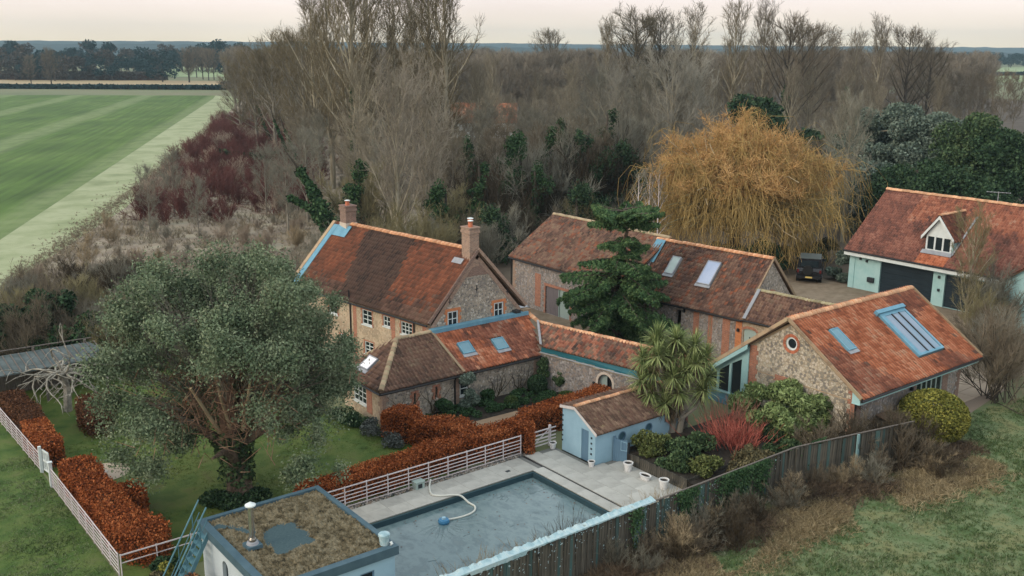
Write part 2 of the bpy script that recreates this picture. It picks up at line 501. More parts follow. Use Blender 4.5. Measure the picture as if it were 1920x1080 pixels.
TW, TG = 0.2, 0.25        # pantile cover width and gauge
def tile_roof(parent, O, U, V, poly, mats, holes=(), band=None, tw=TW, tg=TG, seed=1, under=True, name='roof'):
    """roof plane > roof_tiles. O eave corner, U along the eave, V up the slope; poly and holes in metres along (U, V)."""
    rng = np.random.default_rng(seed)
    O, U, V = Vector(O), Vector(U).normalized(), Vector(V).normalized()
    N = U.cross(V).normalized()
    if N.z < 0: N = -N
    us = [p[0] for p in poly]; vs = [p[1] for p in poly]
    roof = None
    mb = MB()
    base = [O + U * a + V * b - N * 0.06 for a, b in poly]
    mb.prism(base, N * 0.05)
    roof = mb.build(name, M['under'], parent)
    nu = int(math.ceil((max(us) - min(us)) / tw)); nv = int(math.ceil((max(vs) - min(vs)) / tg))
    I, J = np.meshgrid(np.arange(nu), np.arange(nv), indexing='ij')
    u0 = min(us) + I.ravel() * tw; v0 = min(vs) + J.ravel() * tg
    ok = inside(poly, u0 + tw / 2, np.minimum(v0 + tg / 2, max(vs) - .01))
    for h in holes:
        ok &= ~((u0 + tw * .6 > h[0]) & (u0 + tw * .4 < h[1]) & (v0 + tg * .8 > h[2]) & (v0 + tg * .3 < h[3]))
    u0, v0 = u0[ok], v0[ok]
    prof = np.array([[0.0, 0.070], [0.15, 0.100], [0.32, 0.072], [0.50, 0.010], [0.78, 0.0], [1.02, 0.045]])
    k = len(prof); nT = len(u0)
    jz = rng.normal(0, .005, nT); ju = rng.normal(0, .004, nT); jv = rng.normal(0, .008, nT)
    lo = np.zeros((nT, k, 3)); hi = np.zeros((nT, k, 3)); dn = np.zeros((nT, k, 3))
    lo[..., 0] = u0[:, None] + prof[:, 0] * tw + ju[:, None]; lo[..., 1] = (v0 + jv)[:, None] - .02; lo[..., 2] = prof[:, 1] + .030 + jz[:, None]
    hi[..., 0] = lo[..., 0]; hi[..., 1] = (v0 + tg)[:, None] + .01; hi[..., 2] = prof[:, 1] + jz[:, None] * .5
    dn[:] = lo; dn[..., 2] = prof[:, 1] - .012
    Lc = np.concatenate([dn, lo, hi], 1)                               # (nT, 3k, 3)
    B = np.array([U, V, N]); Vw = np.array(O) + Lc @ B
    f = []
    flip = U.cross(V).dot(N) < 0
    for r_ in range(2):
        for i in range(k - 1):
            q = [r_ * k + i, r_ * k + i + 1, (r_ + 1) * k + i + 1, (r_ + 1) * k + i]
            f.append(q[::-1] if flip else q)
    Fc = (np.arange(nT)[:, None, None] * 3 * k + np.array(f)[None]).reshape(-1, 4)
    mats = mats if isinstance(mats, (list, tuple)) else [mats]
    mi = None
    if band is not None:
        ti = band(u0, v0, rng)
        mi = np.repeat(ti, len(f))
    me = npmesh('roof_tiles', Vw.reshape(-1, 3), Fc, mats, mi=mi)
    t = link('roof_tiles', me, roof)
    t['kind'] = 'stuff'
    return roof

_rm = {}
def ridge(parent, p0, p1, mt, r_=0.12, step=0.34, flat=0.75):
    """row of half-round ridge tiles, each its own object"""
    p0, p1 = Vector(p0), Vector(p1)
    d = (p1 - p0); n = max(1, round(d.length / step)); st = d.length / n; d.normalize()
    key = (mt.name, round(r_, 3))
    if key not in _rm:
        mb = MB(); k = 6
        for x, s in ((0, 1.06), (1, .97)):
            for i in range(k + 1):
                t = math.pi * i / k
                mb.v.append((x, math.cos(t) * r_ * s * 1.15, math.sin(t) * r_ * s))
        for i in range(k): mb.f.append([i, i + 1, k + 2 + i, k + 1 + i]); mb.m.append(0)
        mb.f.append(list(range(k + 1))[::-1]); mb.m.append(0); mb.f.append([k + 1 + i for i in range(k + 1)]); mb.m.append(0)
        me = bpy.data.meshes.new('ridge_tile'); me.from_pydata(mb.v, [], mb.f); me.materials.append(mt); me.update()
        _rm[key] = me
    side = Vector((0, 0, 1)).cross(d).normalized(); upv = d.cross(side)
    for i in range(n):
        o = link('ridge_tile', _rm[key], parent)
        a = p0 + d * st * i + upv * (random.gauss(0, .008) - .02)
        mm = Matrix((d * (st * 1.04), side, upv)).transposed().to_4x4(); mm.translation = a
        o.matrix_local = mm

def rooflight(parent, O, U, V, s0, s1, t0, t1, glass=None, frame=None, lead=True, h=0.18):
    """roof window lying in a roof plane: frame > pane, flashing"""
    O, U, V = Vector(O), Vector(U).normalized(), Vector(V).normalized()
    N = U.cross(V).normalized()
    if N.z < 0: N = -N
    P = lambda a, b, c: O + U * a + V * b + N * c
    frame = frame or M['iron']
    mb = MB(); b = 0.055
    for (a0, a1, b0, b1) in ((s0, s0 + b, t0, t1), (s1 - b, s1, t0, t1), (s0 + b, s1 - b, t0, t0 + b), (s0 + b, s1 - b, t1 - b, t1)):
        mb.obox(P(a0, b0, -.02), U * (a1 - a0), V * (b1 - b0), N * (h + .02))
    w = mb.build('rooflight', frame, parent)
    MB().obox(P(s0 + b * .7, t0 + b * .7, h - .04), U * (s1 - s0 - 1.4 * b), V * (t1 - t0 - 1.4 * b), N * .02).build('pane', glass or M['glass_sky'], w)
    if lead:
        MB().obox(P(s0 - .06, t0 - .2, .105), U * (s1 - s0 + .12), V * .195, N * .03).build('flashing', M['lead_grey'], w)
    return w

def verge(parent, p0, p1, out, h=.17, w=.05, mt=None):
    """mortared edge closing the tile ends on a gable; out: horizontal unit vector pointing away from the gable"""
    p0, p1, out = Vector(p0), Vector(p1), Vector(out)
    d = (p1 - p0); n = out.cross(d).normalized()
    if n.z < 0: n = -n
    MB().obox(p0 - n * .07, d, out * w, n * h).build('verge', mt or M['ridge_old'], parent)

def gutter(parent, p0, p1, mt=None, r_=0.055):
    MB().tube([p0, p1], r_, 6).build('gutter', mt or M['black'], parent)

# ================================================================ buildings
X, Y, Z = Vector((1, 0, 0)), Vector((0, 1, 0)), Vector((0, 0, 1))

# ---------------------------------------------------------------- farmhouse
def farmhouse():
    t = thing('farmhouse', (27, 41.7, 0), 'tall flint farmhouse with two brick chimneys and a banded pantile roof', 'house')
    e = Vector((-math.sin(R(8)), math.cos(R(8)), 0)); en = Vector((math.cos(R(8)), math.sin(R(8)), 0))
    Lh = 12.7
    holes = [rect(4.97, 5.85, 2.72, 3.58), rect(3.36, 3.96, 2.98, 3.58), rect(1.5, 2.44, 2.85, 3.56), rect(4.9, 5.7, 1.0, 1.75), rect(8.2, 9.0, 2.75, 3.55), rect(7.0, 8.0, 0.9, 1.7)]
    wall('front_wall', (0, 0, 0), e, rect(0, Lh, 0, 3.75), holes, t, M['flint_pale'], inward=en)
    for h, c in zip(holes, (2, 2, 3, 2, 2, 2)):
        s0, z0, s1, z1 = h[0][0], h[0][1], h[1][0], h[2][1]
        window(t, (0, 0, 0), e, en, s0, s1, z0, z1, c, 3 if z1 - z0 > .7 else 2)
        surround(t, (0, 0, 0), e, en, s0, s1, z0, z1, M['brick'], w=.07, top=.06)
    # brick piers on the front
    for s in (0.35, 2.95, 6.4):
        MB().obox(e * s - en * .012, e * .32, en * .05, Z * 3.7).build('brick_pier', M['brick'], t)
    MB().obox(e * 0.4 - en * .02, e * 5.6, en * .05, Z * .001 + Z * .0 + Z * .12).build('plinth', M['brick'], t)
    gh = [rect(1.05, 1.73, 3.47, 4.35), rect(4.1, 4.76, 3.5, 4.36)]
    g_out = [(0, 0), (6, 0), (6, 3.72), (2.97, 7.22), (0, 3.72)]
    wall('gable_wall', (0, 0, 0), X, g_out, gh, t, M['flint'], inward=Y)
    for h in gh:
        s0, z0, s1, z1 = h[0][0], h[0][1], h[1][0], h[2][1]
        window(t, (0, 0, 0), X, Y, s0, s1, z0, z1, 2, 2, bar=.075)
        surround(t, (0, 0, 0), X, Y, s0, s1, z0, z1, M['brick_orange'], w=.1, top=.15)
    # brick apex under the chimney
    mb = MB(); mb.prism([(2.05, -.014, 6.06), (4.0, -.014, 6.06), (2.97, -.014, 7.2)], (0, .05, 0)); mb.build('brick_apex', M['brick_dark'], t)
    # brick tumbling up the rakes
    for a, b in (((-.03, 3.7), (2.97, 7.24)), ((6.03, 3.7), (2.97, 7.24))):
        d = Vector((b[0] - a[0], 0, b[1] - a[1])); nn = Vector((0, -1, 0)).cross(d).normalized()
        if nn.z > 0: nn = -nn
        MB().obox(Vector((a[0], -.02, a[1])), d, nn * .22, Vector((0, .05, 0))).build('brick_rake', M['brick_pale'], t)
    quoin(t, (0, 0, 0), 0, 3.7, X, e, M['brick_pale'])
    quoin(t, (6, 0, 0), 0, 3.7, -X, e, M['brick_pale'])
    wall('rear_wall', (6, 0, 0), e, rect(0, Lh, 0, 3.75), [], t, M['flint'], inward=-en)
    wall('far_gable', e * Lh, X, g_out, [], t, M['flint'], inward=-Y)
    # iron wall ties
    for s, z in ((1.2, 4.75), (5.0, 4.75), (2.95, 5.2)):
        MB().obox((s - .02, -.03, z), X * .04, Y * .03, Z * .35).obox((s - .09, -.03, z + .1), X * .18, Y * .028, Z * .04).build('wall_tie', M['iron'], t)
    # roof
    O = Vector((-.2, 0, 3.88)); V = Vector((3.17, 0, 3.49)); U = e
    Ln = V.length
    def band(u, v, rng):
        a = 4.05 + 0.85 * v / Ln + rng.normal(0, .10, len(u)); b = 7.85 + 1.5 * v / Ln + rng.normal(0, .10, len(u))
        mid = (u > a) & (u < b)
        low = (v < 0.9 + rng.normal(0, .3, len(u)))
        return np.where(mid, 1, np.where(low, 2, 0))
    f = tile_roof(t, O - e * .12, U, V, [(0, 0), (Lh + .2, 0), (Lh + .2, Ln), (0, Ln)], [M['tile_farm'], M['tile_dark'], M['tile_brown']], band=band, seed=3)
    tile_roof(t, Vector((6.2, 0, 3.88)) - e * .12, U, Vector((-3.23, 0, 3.49)), [(0, 0), (Lh + .2, 0), (Lh + .2, Ln), (0, Ln)], [M['tile_farm']], seed=4)
    top = Vector((2.97, 0, 7.42))
    ridge(f, top + e * 1.0, top + e * 10.9, M['ridge'], r_=.15)
    # lead round the far chimney and down the far verge
    N = U.cross(V.normalized()); N = N if N.z > 0 else -N
    Vn = V.normalized()
    mb = MB()
    mb.obox(O + e * (Lh - .75) + N * .12, e * .42, Vn * 4.5, N * .03)
    mb.obox(O + e * (Lh - 2.05) + Vn * 3.75 + N * .12, e * 1.28, Vn * .8, N * .03)
    mb.build('flashing', M['lead'], f)
    MB().obox(O + e * (Lh - .3) - N * .0, e * .28, Vn * Ln, N * .16).build('coping', M['ridge_old'], f)
    MB().obox(O + e * .35 + Vn * 3.72 + N * .12, e * .75, Vn * .34, N * .03).build('chimney_flashing', M['lead_grey'], f)
    verge(f, (6.25, -.12, 3.95), (2.97, -.12, 7.5), (0, -1, 0), mt=M['brick_pale'])
    verge(f, (-.2, -.12, 3.93), (2.97, -.12, 7.45), (0, -1, 0), mt=M['brick_dark'])
    gutter(t, (-.24, 0, 3.78), tuple(Vector((-.24, 0, 3.78)) + e * Lh))
    for s in (6.9, 1.3):
        MB().tube([Vector((-.06, 0, 3.7)) + e * s, Vector((-.06, 0, .1)) + e * s], .04).build('drainpipe', M['black'], t)
    MB().tube([Vector((-.1, 0, 3.95)) + e * 6.9, Vector((-.1, 0, 4.5)) + e * 6.9], .045).build('vent_pipe', M['black'], t)
    # chimneys
    def chimney(x0, x1, y0, y1, z0, z1, mt, pots, base=None):
        mb = MB()
        mb.box(x0, x1, y0, y1, z0, z1 - .32).box(x0 - .05, x1 + .05, y0 - .05, y1 + .05, z1 - .32, z1 - .2).box(x0 - .02, x1 + .02, y0 - .02, y1 + .02, z1 - .2, z1 - .06)
        mb.box(x0 - .06, x1 + .06, y0 - .06, y1 + .06, z1 - .06, z1)
        c = mb.build('chimney', mt, t)
        if base: MB().box(x0 - .03, x1 + .03, y0 - .03, y1 + .03, z0, base).build('chimney_base', M['plaster'], c)
        for (px, py, h, r_) in pots:
            MB().lathe([(r_, 0), (r_ * .86, h * .75), (r_ * 1.15, h * .8), (r_ * 1.1, h * .93)], 12, (px, py, z1)).build('chimney_pot', M['pot'], c)
            MB().lathe([(r_ * 1.3, h * .93), (r_ * 1.35, h), (r_ * .5, h + .03)], 12, (px, py, z1)).build('pot_cap', M['white'], c)
    M['plaster'] = mat('cream_plaster', [(.52, .42, .34), (.60, .52, .44)], scale=3)
    M['pot'] = mat('terracotta_pot', [(.42, .12, .06), (.50, .18, .10)], scale=5)
    chimney(2.5, 3.1, -.015, .72, 6.55, 8.68, M['brick_pale'], [(2.72, .22, .34, .12), (2.88, .46, .42, .13)])
    c2 = Vector((2.97, 0, 0)) + e * 11.35
    chimney(c2.x - .3, c2.x + .4, c2.y - .35, c2.y + .4, 6.3, 8.55, M['brick_dark'], [(c2.x - .02, c2.y - .05, .3, .13), (c2.x + .12, c2.y + .14, .22, .11)], base=7.5)
    return t
farmhouse()

# ---------------------------------------------------------------- low garden range with hipped end
def garden_range():
    t = thing('garden_range', (22.6, 39.3, 0), 'low flint range with hipped pantile roof and small roof windows against the farmhouse gable', 'cottage wing')
    # long wall: s along X
    holes = [rect(3.05, 3.17, .78, 1.38), rect(1.78, 1.9, .72, 1.32), rect(4.55, 5.05, .55, 1.6)]
    wall('long_wall', (0, 0, 0), X, rect(0, 9.75, 0, 1.82), holes, t, M['flint'], inward=Y)
    for s0, z0, z1 in ((3.05, .78, 1.38), (1.78, .72, 1.32)):
        MB().obox((s0 - .03, .1, z0 - .02), X * .18, Y * .02, Z * (z1 - z0 + .04)).build('slit_pane', M['dark'], t)
        surround(t, (0, 0, 0), X, Y, s0, s0 + .12, z0, z1, M['brick'], w=.11, top=.1)
        MB().obox((s0 - .06, -.06, z0 - .09), X * .24, Y * .14, Z * .07).build('sill', M['plaster'], t)
    window(t, (0, 0, 0), X, Y, 4.55, 5.05, .55, 1.6, 1, 3)
    wall('end_wall', (0, 3.8, 0), -Y, rect(0, 3.8, 0, 1.82), [rect(1.0, 2.25, .6, 1.5)], t, M['flint_pale'], inward=X)
    window(t, (0, 3.8, 0), -Y, X, 1.0, 2.25, .6, 1.5, 3, 3)
    MB().obox((-.02, .98, .3), X * .03, Y * .52, Z * 1.4).build('brick_panel', M['brick'], t)
    quoin(t, (0, 0, 0), 0, 1.75, X, Y, M['brick_pale'])
    for s in (9.5, 4.42): MB().obox((s - .12, -.012, 0), X * .2, Y * .05, Z * 1.75).build('brick_pier', M['brick_pale'], t)
    # roof: front slope left part, right part, hip
    O, V = Vector((-.2, -.2, 1.82)), Vector((0, 2.4, 1.65)); Ln = V.length
    dip = 2.35
    holesA = []
    left = tile_roof(t, O, X, V, [(0, 0), (4.86, 0), (4.46, Ln), (dip, Ln)], [M['tile_old']], seed=11)
    sk = [(5.42, 6.16, 1.05, 1.82), (7.5, 8.24, .84, 1.6)]
    right = tile_roof(t, O + Z * .015, X, V, [(4.86, 0), (9.9, 0), (10.95, Ln), (4.46, Ln)], [M['tile_red'], M['tile_bright']],
                      band=lambda u, v, rng: (np.sin(u * 1.1 + v) + rng.normal(0, .3, len(u)) > .3).astype(int), holes=sk, seed=12)
    for a, b, c, d in sk: rooflight(right, O, X, V, a, b, c, d, frame=M['lead'])
    Vn = V.normalized(); N = X.cross(Vn)
    MB().prism([O + X * 4.78 + N * .12, O + X * 4.92 + N * .12, O + X * 4.52 + Vn * Ln + N * .12, O + X * 4.38 + Vn * Ln + N * .12], N * .03).build('verge_strip', M['ridge_old'], right)
    O2, V2 = Vector((-.2, 4.0, 1.82)), Vector((2.35, 0, 1.65)); L2 = V2.length
    hip = tile_roof(t, O2, -Y, V2, [(0, 0), (4.2, 0), (1.85, L2), (1.75, L2)], [M['tile_brown'], M['tile_old']],
                    band=lambda u, v, rng: (rng.random(len(u)) > .5).astype(int), holes=[(1.28, 2.15, .62, 1.5)], seed=13)
    rooflight(hip, O2, -Y, V2, 1.3, 2.15, .66, 1.46, glass=M['glass_glare'], frame=M['lead_grey'])
    back = tile_roof(t, Vector((-.2, 4.2, 1.82)), X, Vector((0, -1.95, 1.6)), [(0, 0), (4.6, 0), (4.6, 2.5), (2.4, 2.5)], [M['tile_old']], seed=14)
    apex = Vector((2.2, 2.22, 3.5))
    ridge(hip, (-.15, -.15, 1.9), apex, M['ridge_old'], r_=.12)
    ridge(hip, (-.15, 4.0, 1.9), apex, M['ridge_old'], r_=.10)
    ridge(left, apex, (4.3, 2.22, 3.52), M['ridge_old'], r_=.12)
    # lead apron where the roof meets the gable
    MB().obox((4.25, 1.98, 3.44), X * 6.35, Y * .40, Z * .20).build('lead_apron', M['lead'], right)
    MB().obox((9.72, 2.0, 3.645), X * .34, Y * .34, Z * .14).build('lead_box', M['iron'], right)
    MB().obox((10.3, 2.1, 3.4), X * .55, Y * .4, Z * .34).build('coping_stub', M['ridge_old'], right)
    gutter(t, (-.25, -.27, 1.74), (9.8, -.27, 1.74), r_=.06)
    gutter(t, (-.27, -.25, 1.74), (-.27, 4.0, 1.74), r_=.06)
    MB().tube([(9.72, -.2, 1.72), (9.72, -.1, 1.45), (9.72, -.08, .9), (10.1, -.4, .35)], .045).build('drainpipe', M['black'], t)
    MB().tube([(4.2, -.2, 1.72), (4.2, -.07, 1.5), (4.2, -.07, 0)], .045).build('drainpipe', M['black'], t)
    # carriage lamps
    for s in (5.35,):
        MB().obox((s, -.16, 1.42), X * .12, Y * .12, Z * .2).obox((s + .04, -.05, 1.5), X * .04, Y * .05, Z * .04).build('wall_lamp', M['iron'], t)
garden_range()

# ---------------------------------------------------------------- covered walk on a flint wall
def covered_walk():
    o = Vector((32.3, 39.2, 0))
    t = thing('covered_walk', o, 'long red pantile lean-to roof with teal fascia above a flint wall and small arched doorway', 'covered walk')
    d = Vector((1.4, -7.8, 0)).normalized(); n = Vector((-d.y, d.x, 0))          # n points away from the courtyard (to +x)
    if n.x < 0: n = -n
    Lw = 9.4
    a = arch(3.98, 4.88, .02, 1.72, .45)
    wall('flint_wall', (0, 0, 0), d, rect(0, Lw, 0, 1.92), [a], t, M['flint_grey'], inward=n)
    # pale stone arch
    mb = MB(); w = .13; k = 12
    pts_i = [(4.88, .02), (4.88, 1.27)] + [(4.43 + .45 * math.cos(math.pi * i / k), 1.27 + .45 * math.sin(math.pi * i / k)) for i in range(1, k)] + [(3.98, 1.27), (3.98, .02)]
    pts_o = [(4.88 + w, .02), (4.88 + w, 1.27)] + [(4.43 + (.45 + w) * math.cos(math.pi * i / k), 1.27 + (.45 + w) * math.sin(math.pi * i / k)) for i in range(1, k)] + [(3.98 - w, 1.27), (3.98 - w, .02)]
    Q = lambda q, dd: d * q[0] + Z * q[1] + n * dd
    for i in range(len(pts_i) - 1):
        mb.prism([Q(pts_i[i], -.03), Q(pts_o[i], -.03), Q(pts_o[i + 1], -.03), Q(pts_i[i + 1], -.03)], n * .1)
    mb.build('stone_arch', M['plaster'], t)
    MB().obox(d * 3.98 + n * .2, d * .42, n * .05, Z * 1.6).build('door', M['sage'], t)
    MB().obox(d * 3.9 + n * .32, d * 1.1, n * .03, Z * 1.75).build('dark_passage', M['dark'], t)
    # coping courses along the wall head
    for k in range(23):
        s = k * .41
        MB().obox(d * s - n * (.06 + .02 * math.sin(k * 2.3)) + Z * 1.92, d * .4, n * .42, Z * (.05 + .02 * ((k * 7) % 3))).build('coping_stone', M['coping'], t)
    # roof, its eave rising clear of the wall behind a teal fascia
    O = Vector((.02, -.15, 2.32)); E1 = Vector((1.58, -7.4, 2.32)); U = (E1 - O).normalized()
    r0 = Vector((1.15, 1.5, 3.1)); V = (r0 - O)
    Vp = Vector((V.x, V.y, V.z)) - U * V.dot(U); Ln = Vp.length
    sh = V.dot(U)
    roof = tile_roof(t, O, U, Vp, [(0, 0), (9.2, 0), (9.2, Ln), (sh, Ln)], [M['tile_red'], M['tile_old'], M['tile_brown']],
                     band=lambda u, v, rng: rng.choice([0, 0, 1, 2], len(u)), seed=21)
    ridge(roof, r0 + Z * .02, O + Vp + U * 9.2 + Z * .02, M['ridge'], r_=.12)
    ridge(roof, Vector((1.0, 2.25, 3.5)), r0 + Z * .02, M['ridge'], r_=.12)
    N = U.cross(Vp.normalized()); N = N if N.z > 0 else -N
    MB().obox(O + N * .13 - U * .08, U * .16, V, N * .04).build('valley_lead', M['lead_grey'], roof)
    mb = MB()
    f0, f1 = O + Vector((.12, .12, -.02)), O + U * 7.6 + Vector((.06, .0, -.02))
    w0 = Vector((.1, 0, 1.97)); w1 = d * 7.6 + Vector((.08, 0, 1.97))
    mb.prism([w0, w1, f1 - Z * .02, f0], n * .05); mb.build('fascia', M['teal'], roof)
    gutter(t, d * .1 - n * .05 + Z * 1.99, d * 8.8 - n * .05 + Z * 1.99, M['lead_grey'], r_=.04)
    for s in (3.72, 5.2):
        mb = MB(); b = d * s - n * .16 + Z * 1.0
        mb.obox(b, d * .1, n * .1, Z * .2).obox(b + d * .03 + n * .1 + Z * .06, d * .04, n * .06, Z * .04); mb.build('wall_lamp', M['iron'], t)
M['coping'] = mat('coping_stone', [(.20, .17, .11), (.36, .30, .20), (.30, .28, .24)], scale=3, orand=.3)
covered_walk()

# ---------------------------------------------------------------- tall barn behind the cedar
def tall_barn():
    t = thing('tall_barn', (42.3, 54.4, 0), 'tall flint barn with dull brown pantile roof and grey boarded doors behind the cedar', 'barn')
    D = -Y                                                                   # s runs along -Y
    door = rect(3.65, 6.2, .02, 1.95)
    wall('front_wall', (0, 0, 0), D, rect(0, 11.4, 0, 3.35), [door], t, M['flint_grey'], inward=X)
    surround(t, (0, 0, 0), D, X, 3.65, 6.2, .05, 1.95, M['brick'], w=.1, top=.18)
    mb = MB()
    for k in range(8): mb = MB().obox(D * (3.68 + k * .17) + X * .06, D * .165, X * .05, Z * 1.93); mb.build('door_board', M['timber_door'], t)
    for k in range(7): MB().obox(D * (5.06 + k * .165) + X * .1, D * .16, X * .05, Z * 1.93).build('door_board', M['sage'], t)
    MB().obox(D * 5.0 + X * .02, D * .06, X * .1, Z * 1.95).build('door_post', M['sage'], t)
    MB().obox(D * 3.6 + X * .32, D * 2.7, X * .04, Z * 2.1).build('dark_inside', M['dark'], t)
    MB().obox(D * 2.5 - X * .013, D * .62, X * .05, Z * 1.25 + Z * 1.1).build('brick_panel', M['brick'], t).location.z = .3
    MB().obox(D * 0 - X * .015, D * 11.4, X * .05, Z * .16).build('brick_band', M['brick'], t).location.z = 3.19
    quoin(t, (0, 0, 0), 0, 3.2, D, X, M['brick_pale'])
    gout = [(0, 0), (7.8, 0), (7.8, 3.35), (3.9, 5.8), (0, 3.35)]
    wall('far_gable', (0, 0, 0), X, gout, [], t, M['flint_grey'], inward=-Y)
    wall('near_gable', (0, -11.4, 0), X, gout, [], t, M['flint_grey'], inward=Y)
    wall('rear_wall', (7.8, 0, 0), D, rect(0, 11.4, 0, 3.35), [], t, M['flint_grey'], inward=-X)
    O, V = Vector((-.25, .2, 3.38)), Vector((4.15, 0, 2.62)); Ln = V.length
    f = tile_roof(t, O, D, V, [(0, 0), (11.6, 0), (11.6, Ln), (0, Ln)], [M['tile_old'], M['tile_brown'], M['tile_farm']],
                  band=lambda u, v, rng: rng.choice([0, 0, 0, 1, 1, 2], len(u)), seed=31)
    tile_roof(t, Vector((8.05, .2, 3.38)), D, Vector((-4.15, 0, 2.62)), [(0, 0), (11.6, 0), (11.6, Ln), (0, Ln)], [M['tile_old']], seed=32)
    ridge(f, (3.9, .2, 6.05), (3.9, -11.4, 6.05), M['ridge_old'], r_=.13)
    MB().tube([(-.1, .1, 3.3), (-.1, .1, .1)], .05).build('drainpipe', M['black'], t)
    gutter(t, (-.3, .2, 3.3), (-.3, -11.4, 3.3))
tall_barn()

# ---------------------------------------------------------------- lower barn with two roof windows
def low_barn():
    o = Vector((43.9, 34.95, 0))
    t = thing('low_barn', o, 'lower flint barn with two large roof windows and gable facing the gravel yard', 'barn')
    U = Vector((-.12, .99, 0)).normalized()                                   # away from the near gable
    G = Vector((.985, .17, 0)).normalized()                                   # across the gable
    Lb = 8.4
    holes = [arch(-.95 + 1.1, -.15 + 1.1, .02, 2.3, .12)]
    wall('front_wall', (0, 0, 0), U, rect(0, Lb, 0, 2.82), [rect(4.3, 4.7, 1.2, 2.5)], t, M['flint_grey'], inward=G)
    for s, w in ((.85, .5), (2.05, .3), (3.0, .4)):
        MB().obox(U * s - G * .014, U * w, G * .05, Z * 2.7).build('brick_panel', M['brick'], t)
    MB().obox(U * 2.15 - G * .02, U * .1, G * .03, Z * 1.2).build('slit', M['ridge_old'], t).location.z = 1.3
    wb = 6.1
    win = arch(2.35, 3.55, 3.1, 3.85, .18)
    gout = [(0, 0), (wb, 0), (wb, 2.82), (wb / 2, 5.75), (0, 2.82)]
    wall('near_gable', (0, 0, 0), G, gout, [win], t, M['flint'], inward=U)
    window(t, (0, 0, 0), G, U, 2.35, 3.55, 3.1, 3.83, 4, 1, frame=M['white'])
    for i in range(7):
        a0, a1 = math.pi * i / 7, math.pi * (i + 1) / 7
        q = lambda a, r_: G * (2.95 + (.62 + r_) * math.cos(a)) + Z * (3.68 + (.2 + r_) * math.sin(a)) - U * .02
        MB().prism([q(a0, 0), q(a0, .16), q(a1, .16), q(a1, 0)], U * .06).build('brick_arch', M['brick'], t)
    wall('far_gable', U * Lb, G, gout, [], t, M['flint'], inward=-U)
    wall('rear_wall', G * wb, U, rect(0, Lb, 0, 2.82), [], t, M['flint'], inward=-G)
    O = -G * .22 + Z * 2.82; V = G * (wb / 2 + .22) + Z * 3.03; Ln = V.length
    sk = [(5.85, 6.5, 2.0, 3.35), (3.0, 3.95, 1.75, 3.5)]
    f = tile_roof(t, O - U * .1, U, V, [(0, 0), (Lb, 0), (Lb, Ln), (0, Ln)], [M['tile_brown'], M['tile_farm'], M['tile_old']],
                  band=lambda u, v, rng: rng.choice([0, 0, 0, 1, 2], len(u)), holes=sk, seed=41)
    for (a, b, c, d), g in zip(sk, ('glass_sky_pale', 'glass_sky_lilac')): rooflight(f, O, U, V, a, b, c, d, glass=M[g], frame=M['lead_grey'])
    tile_roof(t, G * (wb + .22) + Z * 2.82 - U * .1, U, -G * (wb / 2 + .22) + Z * 3.03, [(0, 0), (Lb, 0), (Lb, Ln), (0, Ln)], [M['tile_brown']], seed=42)
    ridge(f, G * wb / 2 + Z * 5.9 - U * .1, G * wb / 2 + Z * 5.9 + U * Lb, M['ridge'], r_=.15)
    verge(f, tuple(G * (wb + .22) + Z * 2.86 - U * .1), tuple(G * wb / 2 + Z * 5.9 - U * .1), tuple(-U))
    # mortared verge on the near gable, lead where the taller barn rises
    Vn = V.normalized(); N = U.cross(Vn); N = N if N.z > 0 else -N
    MB().obox(O - U * .16 + N * .05, U * .1, Vn * Ln, N * .06).build('verge', M['ridge_old'], f)
    MB().obox(O + U * (Lb - .75) + Vn * 2.6 + N * .12, U * .7, Vn * (Ln - 2.6), N * .05).build('lead_cheek', M['lead'], f)
    gutter(t, O - Z * .06 - G * .05, O - Z * .06 - G * .05 + U * Lb)
    # low wing running on from the gable
    w0 = -G * .2 + Z * 2.86; wv = G * 1.6 + Z * 1.42; Lw = wv.length
    wing = tile_roof(t, w0 - U * .05, -U, wv, [(0, 0), (7.5, 0), (7.5, Lw), (0, Lw)], [M['tile_old'], M['tile_brown']],
                     band=lambda u, v, rng: (rng.random(len(u)) > .35).astype(int), seed=43, name='wing_roof')
    ridge(wing, w0 + wv + Z * .03, w0 + wv - U * 7.5 + Z * .03, M['ridge_moss'], r_=.12)
    tile_roof(t, G * 3.1 + Z * 2.86, -U, -G * 1.7 + Z * 1.42, [(0, 0), (7.5, 0), (7.5, Lw), (0, Lw)], [M['tile_old']], seed=44, name='wing_roof')
    wN = (-U).cross(wv.normalized()); wN = wN if wN.z > 0 else -wN
    MB().obox(w0 - U * .1 + wN * .12, -U * .2, wv, wN * .04).build('wing_flashing', M['lead_grey'], wing)
    ww = wall('wing_wall', (0, 0, 0), -U, rect(0, 7.4, 0, 2.85), [arch(.05, .9, .02, 2.3, .12)], t, M['flint_pale'], inward=G)
    MB().prism([(-U * s + Z * z + G * .08) for s, z in arch(.05, .9, .02, 2.3, .12)], G * .06).build('arched_door', M['sage'], t)
    for i, j in ((0, 0), (1, 0), (0, 1), (1, 1)):
        MB().obox(-U * (.42 + i * .11) + Z * (1.62 + j * .12) + G * .072, -U * .075, G * .02, Z * .085).build('door_light', M['dark'], t)
    MB().obox(U * .04 - G * .016, U * .42, G * .05, Z * 2.75).build('orange_pier', M['brick_orange'], t)
    mb = MB()
    for i in range(6):
        a0, a1 = math.pi * i / 6, math.pi * (i + 1) / 6
        q = lambda a, r_: -U * (.47 - (.44 + r_) * math.cos(a)) + Z * (2.2 + (.13 + r_) * math.sin(a)) - G * .02
        mb.prism([q(a0, 0), q(a0, .14), q(a1, .14), q(a1, 0)], G * .06)
    mb.build('brick_arch', M['brick'], t)
